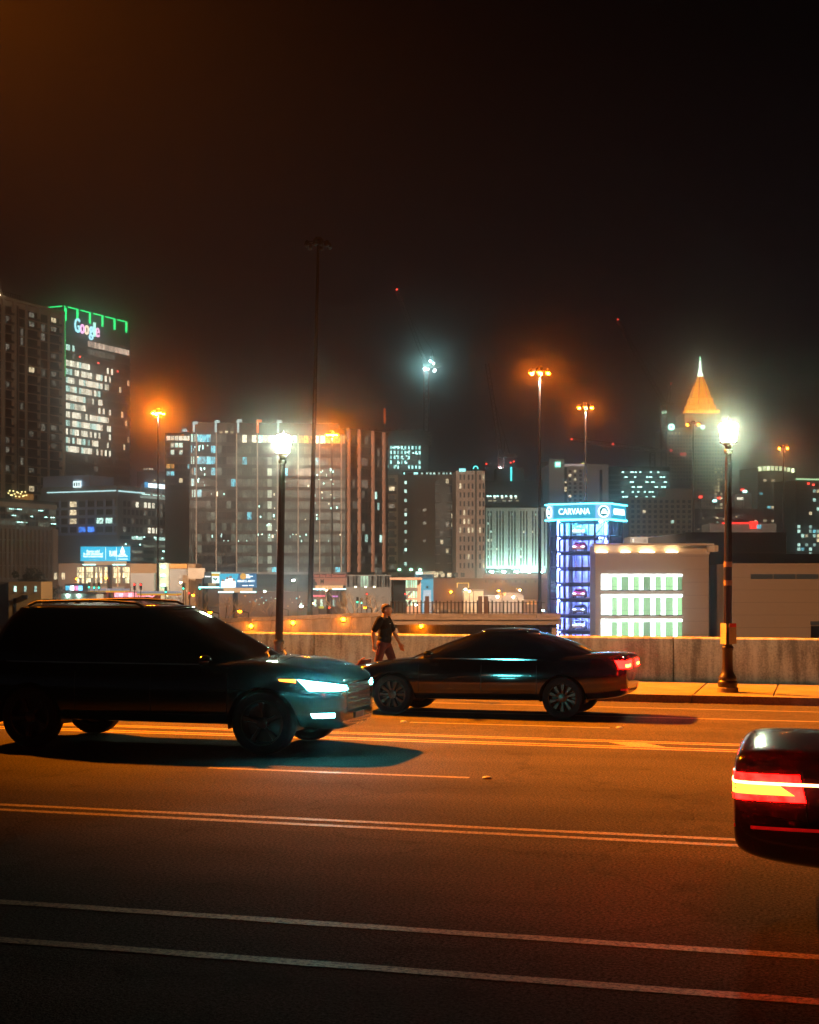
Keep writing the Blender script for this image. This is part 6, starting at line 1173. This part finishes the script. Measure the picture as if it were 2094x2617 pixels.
# ---- traffic lights
def signal(label, px, py, Y, c):
    p = P(px, py, Y); h = p.z-ZG; t = thing('traffic_light', label, 'traffic light', (p.x, Y, ZG), 0, 'traffic lights in the streets beyond')
    bm = bmesh.new(); add_lathe(bm, [(.1, 0), (.07, h-.5)], 6); bm_obj('pole', bm, GALV, t); box('housing', t, (-.2, -.15, h-.55), (.2, .15, h+.55), BLK)
    for k, q in enumerate((.33, 0, -.33)):
        bm = bmesh.new(); add_lathe(bm, [(.14, 0), (.12, .06)], 10); on = (c == 'g' and k == 2) or (c == 'r' and k == 0); bm_obj('signal_lens', bm, (emit('signal_green', (.03, 1, .55), 7) if c == 'g' else emit('signal_red', (1, .03, .02), 7)) if on else BLK, t, loc=(0, -.16, h+q), rot=(math.pi/2, 0, 0))
for px, py, c, lab in ((228, 1496, 'g', 'leftmost of three green ones under the cyan billboard'), (241, 1497, 'g', 'middle one of three green ones under the cyan billboard'), (253, 1497, 'g', 'rightmost of three green ones under the cyan billboard'), (344, 1499, 'r', 'left one of two red ones left of the orange mast'), (360, 1499, 'r', 'right one of two red ones left of the orange mast'), (469, 1499, 'g', 'mint one on a post left of the double billboard'), (424, 1508, 'g', 'bright green one over the fuel station'), (484, 1521, 'r', 'red one in the bare tree left of the billboards'), (511, 1500, 'g', 'mint one just left of the dark billboard'), (914, 1534, 'g', 'left one of the green pair left of the walking person'), (924, 1536, 'g', 'right one of the green pair left of the walking person'), (938, 1523, 'r', 'red one above the walking person to the left'), (842, 1558, 'r', 'red one low beside the thin mast'), (1036, 1523, 'r', 'red one at the edge of the stair tower')):
    signal('traffic light, '+lab, px, py, 255, c)
# ---- distant traffic
HLC = emit('far_headlamp_cyan', (.55, 1, .95), 30); HLY = emit('far_headlamp_warm', (1, .9, .6), 28)
def far_car(lab, px, py, Y, rz, col, lights): p = P(px, py, Y); small_car(lab, (p.x, Y, ZG+.04), rz, col, lights, 'distant traffic', name='distant_car')
for px, Y, rz, col, li, lab in ((842, 250, -1.5, BLK_C, {'h': HLY}, 'distant car with warm headlamps left of the thin mast foot'), (894, 262, -1.62, WHT_C, {'h': HLC}, 'distant pale car with cyan headlamps left of the walking person'), (1155, 255, 1.3, BLK_C, {'t': TLR}, 'distant dark car with red lamps behind the overpass fence'), (1178, 262, -1.4, WHT_C, {'h': HLY}, 'distant white car behind the overpass fence'), (1345, 260, .1, WHT_C, {'h': HLY, 't': TLR}, 'distant white car right of the fence, side on'), (488, 252, 1.5, WHT_C, {'t': TLR}, 'distant white car with tail lamps below the bare tree'), (645, 256, -1.5, BLK_C, {'h': HLC}, 'distant dark car left of the left lantern post'), (745, 262, .1, RED_C, {'t': TLR}, 'distant red car right of the left lantern post'), (1108, 258, -1.2, WHT_C, {'h': HLC}, 'distant white car behind the fence below the blue shop')):
    far_car(lab, px, 1560, Y, rz, col, li)
# ---- trees
BARK = mat('bark', (.16, .10, .06), .9, var=.2, scale=3); TWIG = mat('bare_twigs', (.36, .22, .11), .9, var=.2, scale=1)
def bare_tree(label, px, Y, h, seed, spread=.38, dens=1.0):
    rn = random.Random(seed); t = thing('bare_tree', label, 'tree', (P(px, 0, Y).x, Y, ZG), rn.uniform(0, 6), 'bare winter trees along the streets')
    tb, cb_ = bmesh.new(), bmesh.new()
    def grow(p, d, L, r, lev):
        q = p+d*L; add_bar(tb if lev < 2 else cb_, p, q, r, r*.62, 5 if lev < 2 else 3)
        if lev >= 5: return
        for k in range(rn.choice([2, 3, 3]) if lev < 4 else 3):
            v = Vector((rn.gauss(0, 1), rn.gauss(0, 1), rn.gauss(.15, .6))).normalized(); nd = (d*(1-spread)+v*spread*1.35+Vector((0, 0, .12))).normalized(); grow(p.lerp(q, rn.uniform(.6, 1)), nd, L*rn.uniform(.62, .86), r*.58, lev+1)
    grow(Vector((0, 0, -.1)), Vector((rn.uniform(-.05, .05), 0, 1)), h*.27, h*.022, 0)
    bm_obj('trunk', tb, BARK, t); bm_obj('crown', cb_, TWIG, t)
for i, (px, Y, h, lab) in enumerate(((470, 230, 10, 'bare tree glowing orange left of the double billboard'), (505, 236, 9, 'bare tree in front of the dark billboard post'), (575, 240, 9, 'bare tree below the blue billboard'), (625, 244, 8, 'bare tree right of the billboard posts'), (690, 250, 9, 'bare tree just left of the left lantern post'), (870, 238, 11, 'broad bare orange tree right of the thin mast'), (905, 246, 9.5, 'bare tree in the middle between mast and walking person'), (950, 240, 9.5, 'dark bare tree just left of the walking person'), (1095, 250, 7.5, 'bare tree below the blue shop wall'), (1130, 255, 7, 'bare tree right of the blue shop wall'), (345, 262, 7, 'bare tree before the pink lit fuel station'), (300, 258, 8, 'bare tree right of the cyan billboard pole'), (440, 270, 8, 'bare pale tree before the tan store'), (1215, 262, 6, 'small bare tree before the cream shed'))):
    bare_tree(lab, px, Y, h, 40+i)
LEAF = mat('dark_leaves', (.018, .024, .010), .8, var=.4, scale=1.2)
def leafy(label, px, Y, h, w, seed):
    rn = random.Random(seed); t = thing('evergreen_tree', label, 'tree', (P(px, 0, Y).x, Y, ZG), 0, 'dark evergreen trees at the left')
    bm = bmesh.new(); add_bar(bm, (0, 0, -.1), (.1, 0, h*.6), .25, .08, 7)
    for k in range(9): a = rn.uniform(0, 6.28); z = rn.uniform(.25, .6)*h; add_bar(bm, (0, 0, z), (w*.4*math.cos(a), w*.4*math.sin(a), z+h*.18), .08, .03, 5)
    bm_obj('trunk', bm, BARK, t); bm = bmesh.new()
    cl = [(rn.gauss(0, w*.24), rn.gauss(0, w*.24), h*rn.uniform(.34, .92), rn.uniform(.5, 1.1)) for _ in range(26)]
    for _ in range(2600):
        c = rn.choice(cl); d = Vector((rn.gauss(0, 1), rn.gauss(0, 1), rn.gauss(0, 1))).normalized()*c[3]*rn.uniform(.5, 1.1); p = Vector(c[:3])+d; s = rn.uniform(.12, .26)
        u = Vector((rn.gauss(0, 1), rn.gauss(0, 1), rn.gauss(0, 1))).normalized(); v = u.orthogonal(); bm.faces.new([bm.verts.new(p+u*s), bm.verts.new(p+v*s*.5), bm.verts.new(p-u*s), bm.verts.new(p-v*s*.5)])
    bm_obj('crown', bm, LEAF, t)
leafy('dark evergreen tree left of the lit shop, the larger', 72, 290, 11, 6.5, 5); leafy('dark evergreen tree beside the lit shop, the smaller', 118, 300, 8.5, 5.5, 6); leafy('dark evergreen shrub mass right of the fuel station', 398, 262, 5.5, 6, 7)
# ================================================================= the walking person
def ball(bm, p, r, sc_=(1, 1, 1), rot=None):
    v = bmesh.ops.create_uvsphere(bm, u_segments=14, v_segments=10, radius=1)['verts']
    M = Matrix.Translation(p) @ (rot.to_4x4() if rot else Matrix.Identity(4)) @ Matrix.Diagonal((r*sc_[0], r*sc_[1], r*sc_[2], 1)); bmesh.ops.transform(bm, matrix=M, verts=v)
def limb(bm, pts):
    """tapering chain: (x, y, z, r)"""
    for a, b in zip(pts, pts[1:]):
        add_bar(bm, a[:3], b[:3], a[3], b[3], 14)
    for p in pts: ball(bm, p[:3], p[3])
def remeshed(name, bm, m, parent, vox, smooth=6):
    o = bm_obj(name, bm, m, parent); r = o.modifiers.new('r', 'REMESH'); r.mode = 'VOXEL'; r.voxel_size = vox; s = o.modifiers.new('s', 'SMOOTH'); s.iterations = smooth; s.factor = .5
    me = evaluated(o); o.modifiers.clear(); o.data = me
    for p in me.polygons: p.use_smooth = True
    return o
kP = ST*(983-CX)/F+CT; nP = N_KERB+.55; YP = nP/kP; pp = Vector(((983-CX)/F*YP, YP, Z_WALK))
man = thing('person', 'person in a dark t-shirt and dark red trousers walking right along the sidewalk', 'person', pp, RZ)
SKIN = mat('skin', (.56, .31, .18), .55, var=.10, scale=8, spec=.4); HAIR = mat('short_hair', (.030, .018, .012), .8, var=.3, scale=60, bump=.6, bscale=160); SHIRT = mat('dark_shirt', (.008, .008, .008), .9, var=.25, scale=9, spec=.08); TROU = mat('dark_red_trousers', (.060, .008, .007), .85, var=.25, scale=8); SHOE = mat('shoe', (.05, .045, .04), .6)
# camera side is -y
NSH, FSH = (-.045, -.175, 1.355), (.0, .175, 1.365)          # near and far shoulder
NEL, NWR, NHD = (-.165, -.235, 1.10), (-.140, -.25, .855), (-.135, -.25, .80)
FEL, FWR, FHD = (.14, .24, 1.075), (.265, .22, .865), (.285, .215, .815)
bm = bmesh.new()
ball(bm, (.0, 0, 1.25), 1, (.118, .175, .16)); ball(bm, (.0, 0, 1.08), 1, (.118, .155, .17)); ball(bm, (-.02, 0, .92), 1, (.125, .165, .13))
limb(bm, [(-.005, 0, 1.36, .075), (.015, 0, 1.43, .062), (.035, 0, 1.49, .060)])
hc = Vector((.055, 0, 1.555))                                    # head: skull, face, jaw, nose, ears
ball(bm, hc+Vector((-.012, 0, .028)), 1, (.098, .076, .090)); ball(bm, hc+Vector((.022, 0, -.022)), 1, (.076, .066, .088)); ball(bm, hc+Vector((.048, 0, -.082)), 1, (.040, .042, .036)); ball(bm, hc+Vector((.030, 0, -.060)), 1, (.058, .056, .048))
limb(bm, [(hc.x+.088, 0, hc.z+.012, .009), (hc.x+.108, 0, hc.z-.020, .014)]); ball(bm, hc+Vector((.078, 0, .030)), 1, (.020, .052, .012)); ball(bm, hc+Vector((.082, 0, -.048)), 1, (.014, .026, .008)); ball(bm, hc+Vector((.078, 0, -.062)), 1, (.013, .024, .008))
for sg in (-1, 1): ball(bm, hc+Vector((-.010, sg*.078, -.008)), 1, (.020, .009, .032)); ball(bm, hc+Vector((.062, sg*.030, .010)), 1, (.012, .014, .010)); ball(bm, hc+Vector((.052, sg*.042, -.030)), 1, (.022, .020, .022))
def arm(sh, el, wr, hd, sg, curl):
    limb(bm, [(*sh, .058), (lerp(sh[0], el[0], .5), lerp(sh[1], el[1], .5), lerp(sh[2], el[2], .5), .053), (*el, .043), (lerp(el[0], wr[0], .35), lerp(el[1], wr[1], .35), lerp(el[2], wr[2], .35), .045), (*wr, .028)])
    d = (Vector(hd)-Vector(wr)).normalized(); fwd = Vector((1, 0, 0)); fwd = (fwd-d*fwd.dot(d)).normalized(); sd = d.cross(fwd)
    W_, Hd = Vector(wr), Vector(wr)+d*.085
    for k in range(4):                                             # palm rays, then three finger joints each
        o = fwd*(.030-.020*k); kn = Hd+o*1.05; limb(bm, [(*(W_+d*.02+o*.7), .017), (*kn, .0125)])
        L = (.036, .042, .038, .030)[k]; a0 = curl*(.7+.12*k); p = kn; dirv = d
        for j in range(3):
            dirv = (Matrix.Rotation(a0*(.75+.25*j)*sg, 3, fwd) @ dirv); q = p+dirv*L*(1-.22*j); limb(bm, [(*p, .0105-.001*j), (*q, .0095-.001*j)]); p = q
    th = W_+d*.025+fwd*.030; t1 = th+(fwd*.8+d*.9+sd*sg*-.2).normalized()*.040; t2 = t1+(fwd*.15+d*1.0+sd*sg*.25).normalized()*.034; limb(bm, [(*th, .015), (*t1, .0125), (*t2, .0105)])
arm(NSH, NEL, NWR, NHD, -1, .75); arm(FSH, FEL, FWR, FHD, 1, .38)
NHP, NKN, NAN = (-.03, -.09, .86), (-.115, -.10, .47), (-.345, -.105, .145)
FHP, FKN, FAN = (.0, .09, .86), (.165, .10, .475), (.215, .10, .085)
limb(bm, [(*NHP, .085), (*NKN, .055), (*NAN, .035)]); limb(bm, [(*FHP, .085), (*FKN, .055), (*FAN, .035)])
limb(bm, [(*NAN, .035), (NAN[0]+.08, NAN[1], .06, .03)]); limb(bm, [(*FAN, .035), (FAN[0]+.14, FAN[1], .035, .028)])
remeshed('body', bm, SKIN, man, .0058, 5)
bm = bmesh.new()                                                   # t-shirt
ball(bm, (-.005, 0, 1.255), 1, (.142, .195, .165)); ball(bm, (.012, 0, 1.09), 1, (.143, .178, .19)); ball(bm, (.0, 0, .95), 1, (.148, .185, .13)); ball(bm, (-.01, 0, 1.365), 1, (.095, .125, .055))
limb(bm, [(*NSH, .082), (lerp(NSH[0], NEL[0], .45), lerp(NSH[1], NEL[1], .45)-.01, lerp(NSH[2], NEL[2], .45), .077), (lerp(NSH[0], NEL[0], .74), lerp(NSH[1], NEL[1], .74)-.012, lerp(NSH[2], NEL[2], .74), .066)])
limb(bm, [(*FSH, .082), (lerp(FSH[0], FEL[0], .45), lerp(FSH[1], FEL[1], .45), lerp(FSH[2], FEL[2], .45), .077), (lerp(FSH[0], FEL[0], .74), lerp(FSH[1], FEL[1], .74), lerp(FSH[2], FEL[2], .74), .066)])
for k in range(10): a = RN.uniform(0, 6.28); add_bar(bm, (.12*math.cos(a), .16*math.sin(a), .90+RN.uniform(0, .2)), (.12*math.cos(a+.5), .165*math.sin(a+.5), 1.10+RN.uniform(0, .2)), .016, .012, 8)
remeshed('t_shirt', bm, SHIRT, man, .011, 4)
bm = bmesh.new(); ball(bm, (-.01, 0, .875), 1, (.138, .175, .10))  # trousers
limb(bm, [(NHP[0], NHP[1], NHP[2], .112), (-.07, -.098, .66, .092), (*NKN, .076), (-.24, -.103, .29, .072), (NAN[0]+.01, NAN[1], NAN[2]+.02, .062)]); limb(bm, [(FHP[0], FHP[1], FHP[2], .112), (.09, .098, .66, .092), (*FKN, .076), (.20, .10, .27, .072), (FAN[0], FAN[1], FAN[2]+.03, .064)])
remeshed('trousers', bm, TROU, man, .012, 4)
for pts in ([(-.115+.02, -.19, .84), (-.13, -.19, .60)],): bm = bmesh.new(); add_bar(bm, (-.04, -.203, .83), (-.085, -.191, .64), .007, n=6); bm_obj('trouser_stripe', bm, mat('red_stripe', (.35, .02, .015), .8, var=0), man)
bm = bmesh.new(); ball(bm, hc+Vector((-.020, 0, .040)), 1, (.104, .083, .088)); ball(bm, hc+Vector((-.060, 0, -.005)), 1, (.058, .070, .070))
hr = remeshed('hair', bm, HAIR, man, .009, 3)
hb_ = bmesh.new(); hb_.from_mesh(hr.data)                           # hairline: above the brow, round the ear, low at the nape
bmesh.ops.delete(hb_, geom=[v for v in hb_.verts if (v.co.x > hc.x-.018 and v.co.z < hc.z+.046+.18*max(0, v.co.x-hc.x)) or (v.co.x > hc.x-.05 and v.co.z < hc.z-.0)], context='VERTS'); hb_.to_mesh(hr.data); hb_.free()
bm = bmesh.new(); ball(bm, hc+Vector((-.004, -.090, -.018)), .008); bm_obj('earbud', bm, mat('white_plastic', (.8, .8, .8), .4, var=0), man, True)
for nm, (a, b) in (('shoe', ((NAN[0]-.03, NAN[1], .10), (NAN[0]+.13, NAN[1], .045))), ('shoe', ((FAN[0]-.05, FAN[1], .055), (FAN[0]+.19, FAN[1], .045)))):
    bm = bmesh.new(); limb(bm, [(*a, .052), (lerp(a[0], b[0], .5), a[1], lerp(a[2], b[2], .5)+.005, .050), (*b, .042)]); remeshed(nm, bm, SHOE, man, .012, 3)
bm = bmesh.new(); add_box(bm, (.128, -.075, 1.272), (.142, -.035, 1.282)); bm_obj('chest_logo', bm, mat('white_print', (.7, .7, .7), .7, var=0), man, rot=(0, 0, 0))
# bag on the pavement behind
YB = (N_KERB+.9)/(ST*(922-CX)/F+CT); bp2 = Vector(((920-CX)/F*YB, YB, Z_WALK)); bag = thing('bag', 'dark red bag with an orange flap on the sidewalk behind the walking person', 'bag', bp2, RZ+.25)
BAGM = mat('dark_red_canvas', (.075, .018, .016), .8, var=.3, scale=12); bm = bmesh.new(); add_box(bm, (-.17, -.14, 0), (.19, .14, .47)); bmesh.ops.subdivide_edges(bm, edges=bm.edges, cuts=5, use_grid_fill=True)
for v in bm.verts: f = v.co.z/.47; v.co.x = v.co.x*(1-.30*f)+.10*f+.015*math.sin(v.co.z*23+v.co.y*17); v.co.y *= 1-.35*f; v.co.z += .10*f*(v.co.x+.1)*2
bm_obj('sack', bm, BAGM, bag, True)
bm = bmesh.new(); add_box(bm, (-.15, -.13, -.012), (.12, .13, .012)); bmesh.ops.subdivide_edges(bm, edges=bm.edges, cuts=4, use_grid_fill=True)
for v in bm.verts: v.co.z += .02*math.sin(v.co.x*20)-.25*v.co.x*v.co.x
bm_obj('flap', bm, mat('orange_canvas', (.22, .055, .02), .7), bag, True, loc=(.0, -.02, .475), rot=(0, -.55, 0))
for y in (-.06, .06):
    bm = bmesh.new(); pr = None
    for i in range(9): a = math.pi*i/8; q = (.20+.09*math.sin(a), y, .28+.16*i/8); (add_bar(bm, pr, q, .010, n=5) if pr else None); pr = q
    bm_obj('strap', bm, SHIRT, bag)
# ================================================================= haze added to give the lamps halos
bm = bmesh.new(); add_box(bm, (-1560, -160, ZG-1.2), (1560, 1660, 215)); hz = bm_obj('haze', bm, None); hz['kind'] = 'stuff'; hz['label'] = 'thin haze over the whole place, added to spread the lamp glow'; hz['category'] = 'haze'
m = bpy.data.materials.new('night_haze'); m.use_nodes = True; t = m.node_tree; t.nodes.clear(); o = _n(t, 'OutputMaterial'); v = _n(t, 'VolumePrincipled')
v.inputs['Color'].default_value = (.95, .96, 1, 1); v.inputs['Density'].default_value = .0011; v.inputs['Anisotropy'].default_value = .981
t.links.new(v.outputs[0], o.inputs['Volume']); hz.data.materials.append(m)
